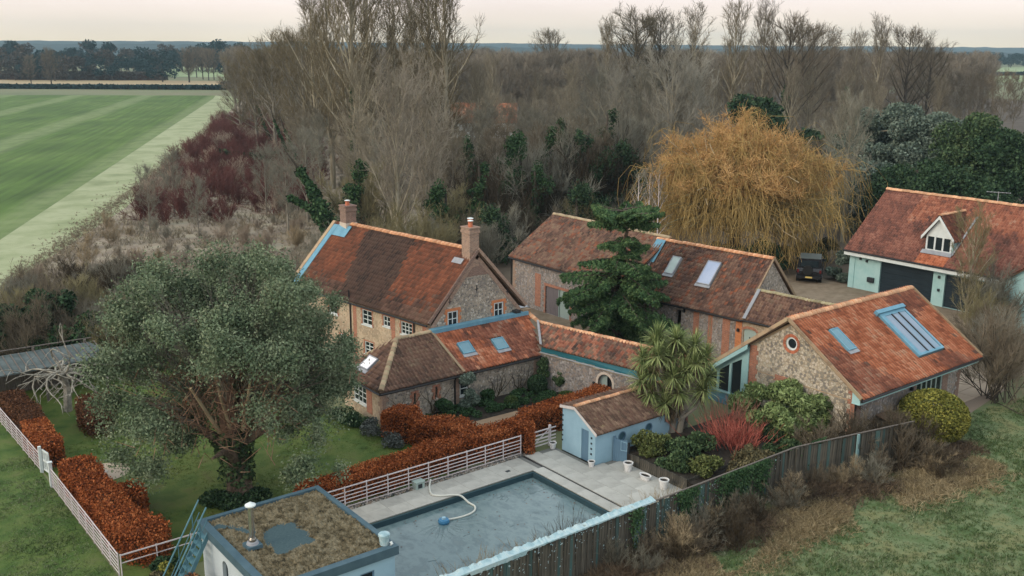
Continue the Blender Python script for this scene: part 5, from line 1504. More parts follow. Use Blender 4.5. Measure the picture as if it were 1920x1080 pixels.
def seg_geo(P0, P1, R0, R1, sides):
    """tapered prisms between arrays of points"""
    d = unit(P1 - P0)
    ref = np.where(np.abs(d[:, 2:3]) > .9, np.array([[1., 0, 0]]), np.array([[0, 0, 1.]]))
    a = unit(np.cross(d, ref)); b = np.cross(d, a)
    t = np.arange(sides) * 2 * np.pi / sides
    off = a[:, None] * np.cos(t)[None, :, None] + b[:, None] * np.sin(t)[None, :, None]
    V = np.concatenate([P0[:, None] + off * R0[:, None, None], P1[:, None] + off * R1[:, None, None]], 1)
    f = np.array([[k, (k + 1) % sides, sides + (k + 1) % sides, sides + k] for k in range(sides)])
    F = np.arange(len(P0))[:, None, None] * 2 * sides + f[None]
    return V.reshape(-1, 3), F.reshape(-1, 4)

def join(geos):
    V, F, o = [], [], 0
    for v, f in geos:
        if len(v) == 0: continue
        V.append(v); F.append(f + o); o += len(v)
    return np.concatenate(V), np.concatenate(F)

def poly_geo(pts, r0, r1, sides):
    """pts (n, k, 3) polylines with radius r0 -> r1 (arrays n)"""
    k = pts.shape[1]; gs = []
    for i in range(k - 1):
        ra = r0 + (r1 - r0) * i / (k - 1); rb = r0 + (r1 - r0) * (i + 1) / (k - 1)
        gs.append(seg_geo(pts[:, i], pts[:, i + 1], ra, rb, sides))
    return join(gs)

def leaf_geo(C, size, rng, normal=None, tilt=1.0, aspect=1.5, down=0.0):
    """small four-sided leaves at the points C"""
    n = len(C)
    nr = rng.normal(0, 1, (n, 3)) * tilt
    if normal is not None: nr = nr + normal
    nr = unit(nr)
    a = rng.normal(0, 1, (n, 3)); a[:, 2] -= down
    a = unit(a - nr * (a * nr).sum(1, keepdims=True)); b = np.cross(nr, a)
    s = (size * rng.uniform(.6, 1.35, n))[:, None]
    L_ = a * s * aspect * .5; W_ = b * s * .5
    V = np.stack([C - L_, C + W_ - L_ * .1, C + L_, C - W_ - L_ * .1], 1).reshape(-1, 3)
    F = np.arange(n * 4).reshape(-1, 4)
    return V, F

def branches(rng, pts, n, s0, s1, length, ang, upw, k, wob=.15, shrink=.4, outw=None):
    """n side branches on every polyline of pts; returns polylines (N*n, k, 3) and position along the parent"""
    N, m_, _ = pts.shape
    s = rng.uniform(s0, s1, (N, n)); x = s * (m_ - 1); i = np.minimum(x.astype(int), m_ - 2); f = (x - i)[..., None]
    ar = np.arange(N)[:, None]
    base = pts[ar, i] * (1 - f) + pts[ar, i + 1] * f
    pd = unit(pts[ar, i + 1] - pts[ar, i])
    r_ = rng.normal(0, 1, (N, n, 3)); r_ = unit(r_ - pd * (r_ * pd).sum(-1, keepdims=True))
    a = np.radians(rng.normal(ang, ang * .22, (N, n, 1)))
    d = unit(pd * np.cos(a) + r_ * np.sin(a) + np.array([0, 0, upw]))
    L_ = length * (1 - shrink * s) * rng.uniform(.65, 1.25, (N, n))
    d = d.reshape(-1, 3); base = base.reshape(-1, 3); L_ = L_.reshape(-1)
    out = [base]
    for j in range(1, k):
        d = unit(d + rng.normal(0, wob, d.shape) + np.array([0, 0, upw * .35]))
        out.append(out[-1] + d * (L_ / (k - 1))[:, None])
    return np.stack(out, 1), s.reshape(-1)

def bare_tree(seed, h, r, n1, t0, t1, len1, ang1, up1, n2, len2, n3, len3, prof='poplar', twr=.016, wob0=.02, lean=0.0):
    """winter tree: returns (wood, twigs) geometry"""
    rng = np.random.default_rng(seed)
    k = 8
    z = np.linspace(0, h, k)
    off = np.cumsum(rng.normal(0, wob0 * h / k, (k, 2)), 0); off[0] = 0
    tr = np.stack([off[:, 0] + lean * z, off[:, 1], z], 1)[None]
    wood = [poly_geo(tr, np.array([r]), np.array([r * .12]), 7)]
    t = np.linspace(t0, t1, n1) + rng.normal(0, .012, n1)
    t = np.clip(t, .02, .98)
    x = t * (k - 1); i = np.minimum(x.astype(int), k - 2); f = (x - i)[:, None]
    base = tr[0, i] * (1 - f) + tr[0, i + 1] * f
    az = np.arange(n1) * 2.39996 + rng.normal(0, .3, n1); el = np.radians(rng.normal(ang1, 8, n1))
    d = np.stack([np.cos(az) * np.cos(el), np.sin(az) * np.cos(el), np.sin(el)], 1)
    q = (t - t0) / (t1 - t0)
    pf = {'poplar': .55 + .45 * np.sin(np.pi * (q * .75 + .2)), 'round': .35 + .75 * np.sin(np.pi * (q * .8 + .18)), 'shrub': np.ones(n1)}[prof]
    L_ = len1 * pf * rng.uniform(.75, 1.2, n1)
    P1 = [base]
    for j in range(1, 6):
        d = unit(d + rng.normal(0, .09, d.shape) + np.array([0, 0, up1 * .25]))
        P1.append(P1[-1] + d * (L_ / 5)[:, None])
    P1 = np.stack(P1, 1)
    r1 = r * .38 * (1 - .65 * q) * rng.uniform(.7, 1.1, n1)
    wood.append(poly_geo(P1, r1, r1 * .25, 5))
    P2, s2 = branches(rng, P1, n2, .18, 1.0, len2, 38, up1 * .5, 4)
    wood_f = np.repeat(r1, n2) * (1 - .7 * s2) * .45
    r2 = np.maximum(wood_f, twr * 1.3)
    tw = [poly_geo(P2, r2, np.full(len(P2), twr * .9), 3)]
    P3, s3 = branches(rng, P2, n3, .1, 1.0, len3, 40, up1 * .35, 3, wob=.2)
    tw.append(poly_geo(P3, np.full(len(P3), twr), np.full(len(P3), twr * .35), 3))
    return join(wood), join(tw)

def shrub_geo(seed, h, n1, len2, n2, n3, spread=35, twr=.012):
    rng = np.random.default_rng(seed)
    az = rng.uniform(0, 6.283, n1); a = np.radians(np.abs(rng.normal(0, spread, n1)))
    d = np.stack([np.cos(az) * np.sin(a), np.sin(az) * np.sin(a), np.cos(a)], 1)
    base = np.concatenate([rng.normal(0, h * .10, (n1, 2)), np.zeros((n1, 1))], 1)
    L_ = h * rng.uniform(.6, 1.15, n1)
    P1 = [base]
    for j in range(1, 5):
        d = unit(d + rng.normal(0, .1, d.shape)); P1.append(P1[-1] + d * (L_ / 4)[:, None])
    P1 = np.stack(P1, 1)
    wood = poly_geo(P1, np.full(n1, twr * 2.2), np.full(n1, twr), 4)
    P2, s = branches(rng, P1, n2, .2, 1, len2, 34, .25, 3)
    tw = [poly_geo(P2, np.full(len(P2), twr * 1.2), np.full(len(P2), twr * .7), 3)]
    if n3:
        P3, s = branches(rng, P2, n3, .1, 1, len2 * .5, 38, .2, 2)
        tw.append(poly_geo(P3, np.full(len(P3), twr * .9), np.full(len(P3), twr * .4), 3))
    return wood, join(tw)

# bark and twig colours
def wood_mat(name, cols, orand=.2, scale=.6): return mat(name, cols, scale=scale, rough=.9, orand=orand, spec=.1, stretch=(4, 4, .6))
M['bark_pale'] = wood_mat('pale_bark', [(.20, .17, .12), (.32, .28, .20), (.40, .37, .30)])
M['bark_grey'] = wood_mat('grey_bark', [(.15, .135, .11), (.26, .235, .19)])
M['bark_dark'] = wood_mat('dark_bark', [(.045, .038, .03), (.09, .075, .06)])
M['bark_old'] = mat('old_bark', [(.05, .035, .025), (.12, .085, .06), (.20, .145, .105)], scale=2.2, stretch=(3, 3, .5), bump=.8, bscale=14)
M['twig_brown'] = wood_mat('brown_twigs', [(.13, .105, .075), (.195, .16, .115)])
M['twig_wood'] = wood_mat('wood_twigs', [(.175, .15, .108), (.26, .225, .165)], orand=.3)
M['twig_poplar'] = wood_mat('poplar_twigs', [(.125, .10, .062), (.19, .155, .095)])
M['twig_pale'] = wood_mat('pale_twigs', [(.24, .205, .16), (.34, .30, .24)])
M['twig_grey'] = wood_mat('grey_twigs', [(.165, .155, .12), (.25, .238, .19)])
M['twig_silver'] = wood_mat('silver_twigs', [(.24, .225, .185), (.34, .32, .27)])
M['twig_olive'] = wood_mat('olive_twigs', [(.19, .165, .085), (.27, .235, .13)])
M['twig_red'] = wood_mat('red_twigs', [(.11, .045, .04), (.16, .066, .057)])
M['twig_pink'] = wood_mat('pinkish_twigs', [(.28, .22, .17), (.38, .31, .24)])
M['twig_dark'] = wood_mat('dark_twigs', [(.05, .038, .025), (.088, .068, .044)])
M['twig_scarlet'] = leaf_mat('coral_stems', [(.26, .06, .045), (.46, .12, .09), (.56, .20, .15)], patch=1.0, island=.6)
M['stem_tan'] = wood_mat('tan_stems', [(.26, .20, .12), (.40, .32, .21)])
# leaf colours
M['leaf_holm'] = leaf_mat('grey_green_leaf', [(.06, .09, .052), (.112, .155, .09), (.175, .21, .13), (.25, .275, .175)], patch=1.1, island=.22, rough=.9, spec=.04)
M['leaf_ivy'] = leaf_mat('ivy_leaf', [(.014, .038, .017), (.038, .078, .033), (.07, .115, .05)])
M['leaf_dark'] = leaf_mat('dark_evergreen_leaf', [(.012, .03, .016), (.032, .062, .03), (.06, .095, .045)])
M['leaf_cedar'] = leaf_mat('cedar_needles', [(.022, .055, .026), (.06, .115, .048), (.14, .20, .08)], patch=1.3, rough=.8, spec=.05)
M['leaf_euca'] = leaf_mat('blue_green_leaf', [(.06, .09, .07), (.115, .15, .118), (.175, .21, .165)])
M['leaf_green'] = leaf_mat('mid_green_leaf', [(.025, .05, .024), (.055, .09, .04), (.10, .135, .06)])
M['leaf_bamboo'] = leaf_mat('bamboo_leaf', [(.07, .11, .035), (.15, .20, .075), (.26, .32, .14)], patch=.9)
M['leaf_cord'] = leaf_mat('strap_leaf', [(.08, .12, .04), (.18, .225, .085), (.34, .37, .16)], patch=1.2)
M['leaf_cord_dead'] = leaf_mat('dead_strap_leaf', [(.05, .035, .02), (.12, .09, .055), (.19, .15, .09)])
M['leaf_beech'] = leaf_mat('rust_beech_leaf', [(.085, .026, .012), (.20, .055, .02), (.33, .094, .03), (.44, .165, .065)], patch=.7)
M['leaf_beech_dark'] = leaf_mat('brown_beech_leaf', [(.045, .022, .014), (.10, .045, .025), (.15, .07, .035)], patch=.8)
M['leaf_gold'] = leaf_mat('golden_evergreen_leaf', [(.07, .085, .02), (.17, .17, .04), (.30, .27, .06)], patch=.7)
M['leaf_box'] = leaf_mat('clipped_box_leaf', [(.025, .045, .015), (.055, .085, .028), (.09, .12, .04)])
M['leaf_lav'] = leaf_mat('grey_shrub_leaf', [(.05, .055, .05), (.10, .11, .10), (.16, .17, .16)])
M['leaf_haze_teal'] = leaf_mat('hazed_tree_leaf', [(.008, .028, .032), (.016, .042, .045), (.03, .055, .054)], patch=.05)  # distance haze painted in as a dark teal leaf colour
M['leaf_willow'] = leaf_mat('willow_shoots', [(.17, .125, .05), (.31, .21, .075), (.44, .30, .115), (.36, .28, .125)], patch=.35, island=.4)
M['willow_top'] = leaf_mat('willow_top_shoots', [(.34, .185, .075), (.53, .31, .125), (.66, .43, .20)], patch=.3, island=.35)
M['grass_lawn'] = leaf_mat('lawn_blade', [(.05, .075, .018), (.08, .11, .025), (.115, .14, .04)], patch=.3)
M['leaf_euca2'] = M['leaf_euca']
M['leaf_box2'] = leaf_mat('olive_shrub_leaf', [(.05, .065, .02), (.10, .12, .04), (.17, .18, .07)])
M['leaf_olive'] = leaf_mat('brown_olive_leaf', [(.05, .045, .025), (.11, .095, .05), (.19, .16, .085)])
M['leaf_rusty'] = leaf_mat('rusty_leaf', [(.12, .05, .02), (.28, .13, .06), (.38, .22, .12)])
M['leaf_haze_teal2'] = leaf_mat('distant_brown_twig', [(.045, .04, .036), (.07, .062, .054), (.09, .08, .065)], patch=.05)
M['leaf_under'] = leaf_mat('dull_undergrowth_leaf', [(.025, .028, .016), (.055, .055, .03), (.085, .075, .045)])
M['twig_pink2'] = wood_mat('faded_dogwood', [(.30, .14, .10), (.40, .20, .15)])
M['grass_scrub'] = leaf_mat('bleached_grass', [(.13, .105, .072), (.23, .195, .138), (.33, .29, .21)], patch=.15)
M['grass_dry'] = leaf_mat('dry_grass_blade', [(.13, .10, .055), (.26, .20, .11), (.42, .34, .21)], patch=.4)
M['grass_green'] = leaf_mat('rough_grass_blade', [(.035, .068, .02), (.07, .11, .037), (.13, .16, .075), (.22, .24, .15)], patch=.35)
M['grass_brown'] = leaf_mat('dead_weed_stem', [(.05, .035, .025), (.11, .08, .055), (.18, .13, .085)], patch=.4)

# ---------------------------------------------------------------- tree kinds (mesh data shared between copies)
def geo_mesh(name, g, mt): return npmesh(name, g[0], g[1], mt)
KIND = {}
def kind(key, wood, twig, wm, tm): KIND[key] = (geo_mesh('trunk', wood, M[wm]), geo_mesh('twigs', twig, M[tm]))
for i in range(3): kind(('poplar', i), *bare_tree(100 + i, 27, .42, 46, .22, .97, 7.5, 58, .5, 11, 2.5, 7, 1.2, 'poplar', .019), 'bark_pale', 'twig_poplar')
for i in range(4): kind(('wood', i), *bare_tree(200 + i, 11.5, .16, 22, .22, .96, 4.2, 48, .35, 10, 1.7, 8, .9, 'round', .017), 'bark_grey', 'twig_wood')
for i in range(2): kind(('pale', i), *bare_tree(300 + i, 14, .22, 34, .10, .95, 6.0, 60, .45, 11, 2.2, 8, 1.0, 'poplar', .017), 'bark_pale', 'twig_pale')
for i in range(2): kind(('oak', i), *bare_tree(400 + i, 20, .4, 34, .2, .92, 8.0, 42, .4, 12, 2.8, 8, 1.3, 'round', .022), 'bark_dark', 'twig_brown')
for i in range(3): kind(('scrub', i), *shrub_geo(500 + i, 2.6, 26, .9, 9, 5, 32), 'twig_pink', 'twig_pink')
for i in range(2): kind(('bush', i), *shrub_geo(520 + i, 4.5, 36, 1.6, 12, 7, 30, .014), 'bark_grey', 'twig_grey')

def plant(name, key, p, sc, label, cat, group=None, wm=None, tm=None, rz=None, sz=None):
    t = thing(name, (p[0], p[1], 0), label, cat, group, rz=random.uniform(0, 6.28) if rz is None else rz)
    t.scale = (sc, sc, sz or sc)
    for nm, me, q in (('trunk' if key[0] not in ('scrub', 'bush') else 'stems', KIND[key][0], wm), ('twigs', KIND[key][1], tm)):
        o = link(nm, me, t)
        if q:
            o.material_slots[0].link = 'OBJECT'; o.material_slots[0].material = M[q]
    return t

def ivy_on(t, pts, rad, n, seed, mt='leaf_ivy', size=.22, label=None):
    """ivy sleeve round a stem given as polyline of local points"""
    rng = np.random.default_rng(seed); pts = np.array(pts, float)
    s = rng.uniform(0, len(pts) - 1, n); i = np.minimum(s.astype(int), len(pts) - 2); f = (s - i)[:, None]
    c = pts[i] * (1 - f) + pts[i + 1] * f
    rr = np.interp(s, np.arange(len(pts)), rad) if hasattr(rad, '__len__') else np.full(n, rad)
    rr = rr * (1 + .35 * np.sin(c[:, 2] * 2.3 + seed) * np.cos(c[:, 2] * .9))
    o = unit(rng.normal(0, 1, (n, 3))) * rr[:, None] * rng.uniform(.45, 1.1, n)[:, None]
    v, f_ = leaf_geo(c + o, np.full(n, size), rng, unit(o), .8)
    return link('ivy', npmesh('ivy', v, f_, M[mt]), t)

def blob_pts(rng, blobs, n, shell=.55):
    """points in a set of (x, y, z, rx, ry, rz) clumps, denser near their skins"""
    b = np.array(blobs, float); w = (b[:, 3] * b[:, 4] + b[:, 4] * b[:, 5] + b[:, 3] * b[:, 5]); w /= w.sum()
    i = rng.choice(len(b), n, p=w)
    d = unit(rng.normal(0, 1, (n, 3))); r_ = 1 - (1 - shell) * rng.random(n) ** 1.4
    P_ = b[i, :3] + d * r_[:, None] * b[i, 3:]
    return P_, d

# ---------------------------------------------------------------- the wood behind the house
rng = np.random.default_rng(12)
taken = []
def far_enough(p, dist):
    for q in taken:
        if (p[0] - q[0]) ** 2 + (p[1] - q[1]) ** 2 < dist * dist: return False
    return True
BLOCK = [(25, 38, 38, 60), (40, 52, 30, 56), (62, 78, 22, 64)]
def blocked(p, pad=1.5): return any(a - pad < p[0] < b + pad and c - pad < p[1] < d + pad for a, b, c, d in BLOCK)
cott = spot(895, 198)
cnt = 0
WOODG = 'bare trees of the wood behind the farmhouse'
tries = 0
while cnt < 250 and tries < 20000:
    tries += 1
    d = 92 + 125 * rng.random() ** .8
    lo = np.interp(d, [92, 130, 200, 320], [690, 560, 480, 445]); hi = np.interp(d, [92, 120, 150, 200], [1330, 1640, 1840, 1880])
    px = rng.uniform(lo, hi)
    p = spot(px, d)
    if blocked(p) or not far_enough(p, 5.0): continue
    if (p - cott).length < 16 or (835 < px < 955 and 115 < d < 200 and rng.random() < .25): continue
    if 1200 < px < 1640 and d < 100: continue
    taken.append((p.x, p.y)); cnt += 1
    if cnt % 8 == 0:
        plant('pale_trunked_tree', ('poplar', cnt % 3), p, float(rise(rng.uniform(105, 165), d) / 28 * rng.uniform(.8, 1)), 'pale straight-trunked bare tree among the bare brown wood', 'tree', 'pale-trunked trees in the wood', tm='twig_wood')
        continue
    k = int(rng.integers(0, 4))
    tm = 'twig_wood' if d > 125 else rng.choice(['twig_wood', 'twig_brown', 'twig_grey'])
    hmax = rise(np.interp(px, [480, 900, 1300, 1340, 1700, 1800], [150, 135, 150, 190, 190, 190]) + (225 - d) * .62, d)
    s = np.clip(hmax / 13.0, .5, 1.25) * rng.uniform(.82, 1.06)
    t = plant('bare_tree', ('wood', k), p, float(s), 'leafless brown tree standing among the bare wood behind the farmhouse', 'tree', WOODG, tm=str(tm))

# farther wood: one mass of the same trees
def wood_mass():
    pts = []
    rg = np.random.default_rng(33)
    while len(pts) < 620:
        d = rg.uniform(215, 430); px = rg.uniform(430, 1860)
        
        p = spot(px, d); pts.append((p.x, p.y, 0))
    me = bpy.data.meshes.new('far_wood'); me.from_pydata(pts, [], []); me.update()
    o = link('far_wood', me); tag(o, 'far brown mass of bare woodland reaching back to the horizon', 'wood', kind='stuff')
    tv, tf, mi = [], [], []
    src = []
    for i in range(3):
        w_, t_ = bare_tree(240 + i, 11.5, .18, 20, .25, .96, 4.4, 48, .35, 9, 1.9, 6, 1.1, 'round', .03)
        me2 = npmesh('far_tree', np.concatenate([w_[0], t_[0]]), np.concatenate([w_[1], t_[1] + len(w_[0])]), [M['bark_grey'], M['twig_far']], mi=np.r_[np.zeros(len(w_[1])), np.ones(len(t_[1]))])
        src.append(me2)
    c2 = bpy.data.collections.new('far_tree_kinds')
    for s_ in src:
        ob = bpy.data.objects.new('far_tree', s_); c2.objects.link(ob)
    ng = bpy.data.node_groups.new('scatter_wood', 'GeometryNodeTree')
    ng.interface.new_socket('Geometry', in_out='INPUT', socket_type='NodeSocketGeometry')
    ng.interface.new_socket('Geometry', in_out='OUTPUT', socket_type='NodeSocketGeometry')
    N = ng.nodes.new; L = ng.links.new
    gi, go = N('NodeGroupInput'), N('NodeGroupOutput')
    ci = N('GeometryNodeCollectionInfo'); ci.inputs['Collection'].default_value = c2; ci.inputs['Separate Children'].default_value = True; ci.inputs['Reset Children'].default_value = True
    ip = N('GeometryNodeInstanceOnPoints'); ip.inputs['Pick Instance'].default_value = True
    rv = N('FunctionNodeRandomValue'); rv.data_type = 'FLOAT_VECTOR'; rv.inputs[0].default_value = (0, 0, 0); rv.inputs[1].default_value = (0, 0, 6.28)
    rs = N('FunctionNodeRandomValue'); rs.data_type = 'FLOAT'; rs.inputs[2].default_value = .95; rs.inputs[3].default_value = 1.3
    L(gi.outputs[0], ip.inputs['Points']); L(ci.outputs[0], ip.inputs['Instance']); L(rv.outputs[0], ip.inputs['Rotation']); L(rs.outputs[1], ip.inputs['Scale']); L(ip.outputs[0], go.inputs[0])
    md = o.modifiers.new('scatter', 'NODES'); md.node_group = ng
M['twig_far'] = wood_mat('far_wood_twigs', [(.17, .145, .112), (.245, .21, .165)], orand=.3)
wood_mass()

# tall poplars rising behind the farmhouse
for px, d, s, k, look in ((612, 126, .90, 1, 'tall pale poplar leftmost of the tall row behind the farmhouse'),
                    (655, 116, 1.02, 0, 'tall forked poplar with ivied trunk above the far chimney'),
                    (690, 122, 1.0, 2, 'tall straight pale poplar just right of the far chimney'),
                    (735, 130, .95, 1, 'slender poplar in the middle of the tall row'),
                    (772, 140, .92, 0, 'thin dark poplar right of the middle of the tall row'),
                    (800, 122, .95, 2, 'poplar with spreading top, second from the right in the tall row'),
                    (832, 116, .96, 1, 'tall pale-trunked poplar rightmost of the tall row'),
                    (585, 140, .86, 2, 'smaller brown poplar at the left edge of the tall row')):
    t = plant('poplar', ('poplar', k), spot(px, d), s, look, 'tree', 'tall poplars behind the farmhouse', tm='twig_poplar')
    if d == 116 and px < 700: ivy_on(t, [(0, 0, 4), (.1, 0, 8), (.1, 0, 13)], [.75, .6, .35], 2600, 8)
for px, d, s, look in ((470, 175, .78, 'pale yellowish bare tree at the left end of the wood, by the field'), (505, 160, .84, 'pale yellowish bare tree left of the poplars'),
                 (540, 170, .92, 'broad brown bare tree left of the poplars'), (440, 190, .62, 'small bare tree at the corner of the green field'), (560, 150, .95, 'tall brown bare tree against the sky left of the poplars')):
    plant('bare_tree', ('oak', px % 2), spot(px, d), s, look, 'tree', tm='twig_poplar', wm='bark_grey')

# skyline trees on the right
for px, d, top, kd, look in ((1030, 300, 56, ('oak', 0), 'small round bare tree alone on the skyline'),
                       (1135, 215, 40, ('poplar', 0), 'feathery bare tree at the left of the skyline group'),
                       (1190, 200, 14, ('oak', 1), 'broad bare tree, tallest of the skyline group'),
                       (1235, 205, 25, ('oak', 0), 'broad bare tree in the middle of the skyline group'),
                       (1300, 200, 20, ('poplar', 1), 'narrow pointed bare tree right of the skyline group'),
                       (1376, 170, 8, ('poplar', 2), 'slender dark-trunked poplar standing alone above the golden willow'),
                       (1432, 185, 10, ('poplar', 0), 'pale upright poplar behind the dark ivy evergreen'),
                       (1478, 165, 25, ('oak', 1), 'dense brown bare tree with ivied forked trunk on the right skyline'),
                       (1520, 190, 45, ('oak', 0), 'leaning brown bare tree beside the dense forked one'),
                       (1562, 240, 62, ('poplar', 1), 'thin narrow poplar in the gap of the right skyline'),
                       (1605, 200, 60, ('poplar', 2), 'left one of the right-hand skyline row'),
                       (1650, 185, 38, ('poplar', 0), 'pointed poplar, tallest of the right-hand skyline row'),
                       (1705, 195, 48, ('oak', 0), 'broad bare tree near the right end of the skyline row'),
                       (1745, 205, 75, ('oak', 1), 'spreading bare tree at the right end of the skyline row')):
    hh = rise(top, d); full = 29.0 if kd[0] == 'poplar' else 21.5
    t = plant('skyline_tree', kd, spot(px, d), hh / full, look, 'tree', 'bare trees on the skyline', tm='twig_brown' if px > 1400 else 'twig_poplar')
    if px in (1478, 1650): ivy_on(t, [(0, 0, 1), (0, 0, 6), (.3, 0, 11)], [1.0, .8, .4], 2600, px, size=.3)
t = plant('ivied_tree', ('wood', 1), spot(1592, 150), 1.1, 'slim dark ivy-wrapped trunk left of the blue-green trees', 'tree')
ivy_on(t, [(0, 0, 0), (0, 0, 6), (.1, 0, 11)], [.8, .7, .4], 3000, 77)

# pale bare trees just behind the farmhouse
plant('pale_tree', ('pale', 0), spot(735, 84), .98, 'pale many-branched bare tree just right of the far chimney', 'tree', rz=.5)
plant('pale_tree', ('pale', 1), spot(790, 88), .92, 'pale many-branched bare tree behind the middle of the farmhouse roof', 'tree', rz=1.1)
plant('pale_tree', ('pale', 0), spot(1262, 112), 1.05, 'large silvery bare tree left of the golden willow', 'tree', rz=2.5, tm='twig_silver', wm='bark_pale')
plant('pale_tree', ('pale', 0), spot(1302, 116), .98, 'silvery bare tree closest to the left shoulder of the willow', 'tree', rz=.9, tm='twig_silver', wm='bark_pale')
plant('pale_tree', ('pale', 1), spot(1165, 122), .95, 'silvery bare tree behind the tall dark evergreen', 'tree', rz=5.1, tm='twig_silver', wm='bark_pale')
plant('pale_tree', ('pale', 1), spot(1120, 128), .92, 'silvery bare tree farthest left of the silvery group by the willow', 'tree', rz=1.9, tm='twig_grey', wm='bark_pale')
plant('pale_tree', ('pale', 1), spot(1215, 118), .95, 'silvery bare tree deeper in the wood left of the willow', 'tree', rz=4.0, tm='twig_grey', wm='bark_grey')
plant('pale_tree', ('pale', 1), spot(1608, 92), .82, 'pale bare tree with upright branches between the willow and garage', 'tree', rz=3.3, wm='bark_pale', tm='twig_grey')
for px, d, s, look in ((700, 74, .95, 'olive multi-stemmed bush beside the far chimney'), (760, 75, 1.1, 'olive-green multi-stemmed bush behind the farmhouse ridge'), (815, 76, .95, 'olive brown bush behind the near end of the ridge')):
    plant('bush', ('bush', px % 2), spot(px, d), s, look, 'bush', tm='twig_olive', wm='twig_olive')

# ivy-clad trees and dark thickets between house and barns
def leafy(name, p, blobs, n, size, mt, label, cat='tree', group=None, trunk=None, seed=0, shell=.5, tilt=1.0, twm='bark_dark', aspect=1.5, limbs=0):
    t = thing(name, (p[0], p[1], 0), label, cat, group)
    rng = np.random.default_rng(seed + 1000)
    P_, d = blob_pts(rng, blobs, n, shell)
    P_ = P_[P_[:, 2] > .02]; d = d[:len(P_)]
    v, f = leaf_geo(P_, np.full(len(P_), size), rng, None, tilt, aspect)
    link('crown', npmesh('crown', v, f, M[mt]), t)
    if trunk:
        mb = MB(); mb.tube([(0, 0, 0), (.1, .05, trunk[0] * .5), (0, 0, trunk[0])], [trunk[1], trunk[1] * .8, trunk[1] * .5], 8)
        for k in range(limbs):
            b = blobs[(k * 7) % len(blobs)]
            a = Vector((0, 0, trunk[0] * (.45 + .5 * ((k * 37) % 10) / 10))); e_ = Vector(b[:3])
            mb.tube([a, a.lerp(e_, .5) + Z * .3, e_], [trunk[1] * .35, trunk[1] * .25, .03], 5)
        mb.build('trunk', M[twm], t)
    return t
def lumps(rng, n, R_, H0, H1, r0, r1, flat=.8):
    out = []
    for k in range(n):
        a = rng.uniform(0, 6.283); q = rng.uniform(0, 1) ** .5; z = rng.uniform(H0, H1)
        u_ = (z - H0) / (H1 - H0); w = R_ * (math.sin(math.pi * (.18 + .74 * u_)) ** .7)
        r_ = rng.uniform(r0, r1)
        out.append((w * q * math.cos(a), w * q * math.sin(a), z, r_, r_, r_ * flat))
    return out
rg = np.random.default_rng(5)
for px, d, w, z0, z1, n, mt, look in (
        (662, 88, 1.5, 0, 8.0, 5200, 'leaf_ivy', 'dark ivy-smothered trunk rising behind the far chimney'),
        (830, 84, 1.9, 0, 6.2, 5200, 'leaf_ivy', 'rounded dark ivy clump behind the middle of the ridge'),
        (895, 86, 1.0, 0, 8.2, 4200, 'leaf_ivy', 'narrow column of ivy behind the near chimney'),
        (975, 92, 2.0, 0, 9.8, 7000, 'leaf_ivy', 'broad ivy-clad tree leaning behind the near chimney'),
        (1032, 96, 1.2, 0, 10.0, 4800, 'leaf_ivy', 'ivy-clad trunk left of the cedar top'),
        (1105, 96, 3.0, 0, 10.4, 8000, 'leaf_dark', 'dark tangled evergreen mass behind the tall barn'),
        (1180, 98, 2.6, 0, 8.5, 6000, 'leaf_dark', 'dark low evergreen between the cedar and the willow'),
        (640, 80, 2.2, 0, 4.0, 4200, 'leaf_ivy', 'low dark ivy thicket left of the far chimney'),
        (930, 82, 1.7, 0, 5.0, 4200, 'leaf_dark', 'dark bush close behind the near chimney'),
        (945, 104, 1.3, 0, 9.0, 5000, 'leaf_ivy', 'slim ivy-clad trunk deeper in the wood, left of the broad ivied tree'),
        (1003, 90, 1.5, 0, 7.2, 5200, 'leaf_ivy', 'ivy-clad stump between the broad ivied tree and the cedar top'),
        (1062, 106, 1.2, 0, 10.5, 5000, 'leaf_ivy', 'tall ivy-clad trunk behind the left end of the tall barn'),
        (1085, 88, 2.4, 0, 5.4, 6400, 'leaf_dark', 'dark undergrowth directly behind the tall barn ridge'),
        (1140, 108, 1.8, 0, 11.5, 7000, 'leaf_dark', 'tall dark ragged evergreen above the cedar top'),
        (1210, 92, 2.0, 0, 5.8, 5600, 'leaf_dark', 'dark evergreen undergrowth left of the birch stems'),
        (865, 100, 1.2, 0, 8.5, 4600, 'leaf_ivy', 'ivy-clad trunk above the near half of the farmhouse ridge')):
    bl = []
    for q in range(46):
        u_ = rg.random() ** 1.2; a_ = rg.uniform(0, 6.28); rr_ = w * (1.05 - u_) ** .8 * abs(rg.normal(.55, .4)) * 1.15
        r_ = rg.uniform(.22, .62) * (w ** .4)
        bl.append((rr_ * math.cos(a_) + .5 * w * math.sin(u_ * 5 + px), rr_ * math.sin(a_), z0 + .3 + (z1 - .4) * u_, r_, r_, r_ * rg.uniform(.8, 1.7)))
    leafy('ivied_tree', spot(px, d), bl, int(n * 1.25), .14, mt, look, trunk=(z1 * .95, .2), seed=px, shell=.0)
    plant('bush', ('bush', px % 2), spot(px + 14, d + 1.5), z1 / 4.5 * .8, 'grey bare thicket tangled round the ivied trees', 'bush', 'bare thickets among the ivied trees', tm=['twig_grey', 'twig_dark', 'twig_olive'][px % 3], wm='bark_dark')
    plant('bush', ('bush', (px + 1) % 2), spot(px - 22, d - 2), .75, 'grey bare thicket tangled round the ivied trees', 'bush', 'bare thickets among the ivied trees', tm=['twig_grey', 'twig_brown'][px % 2], wm='bark_dark')
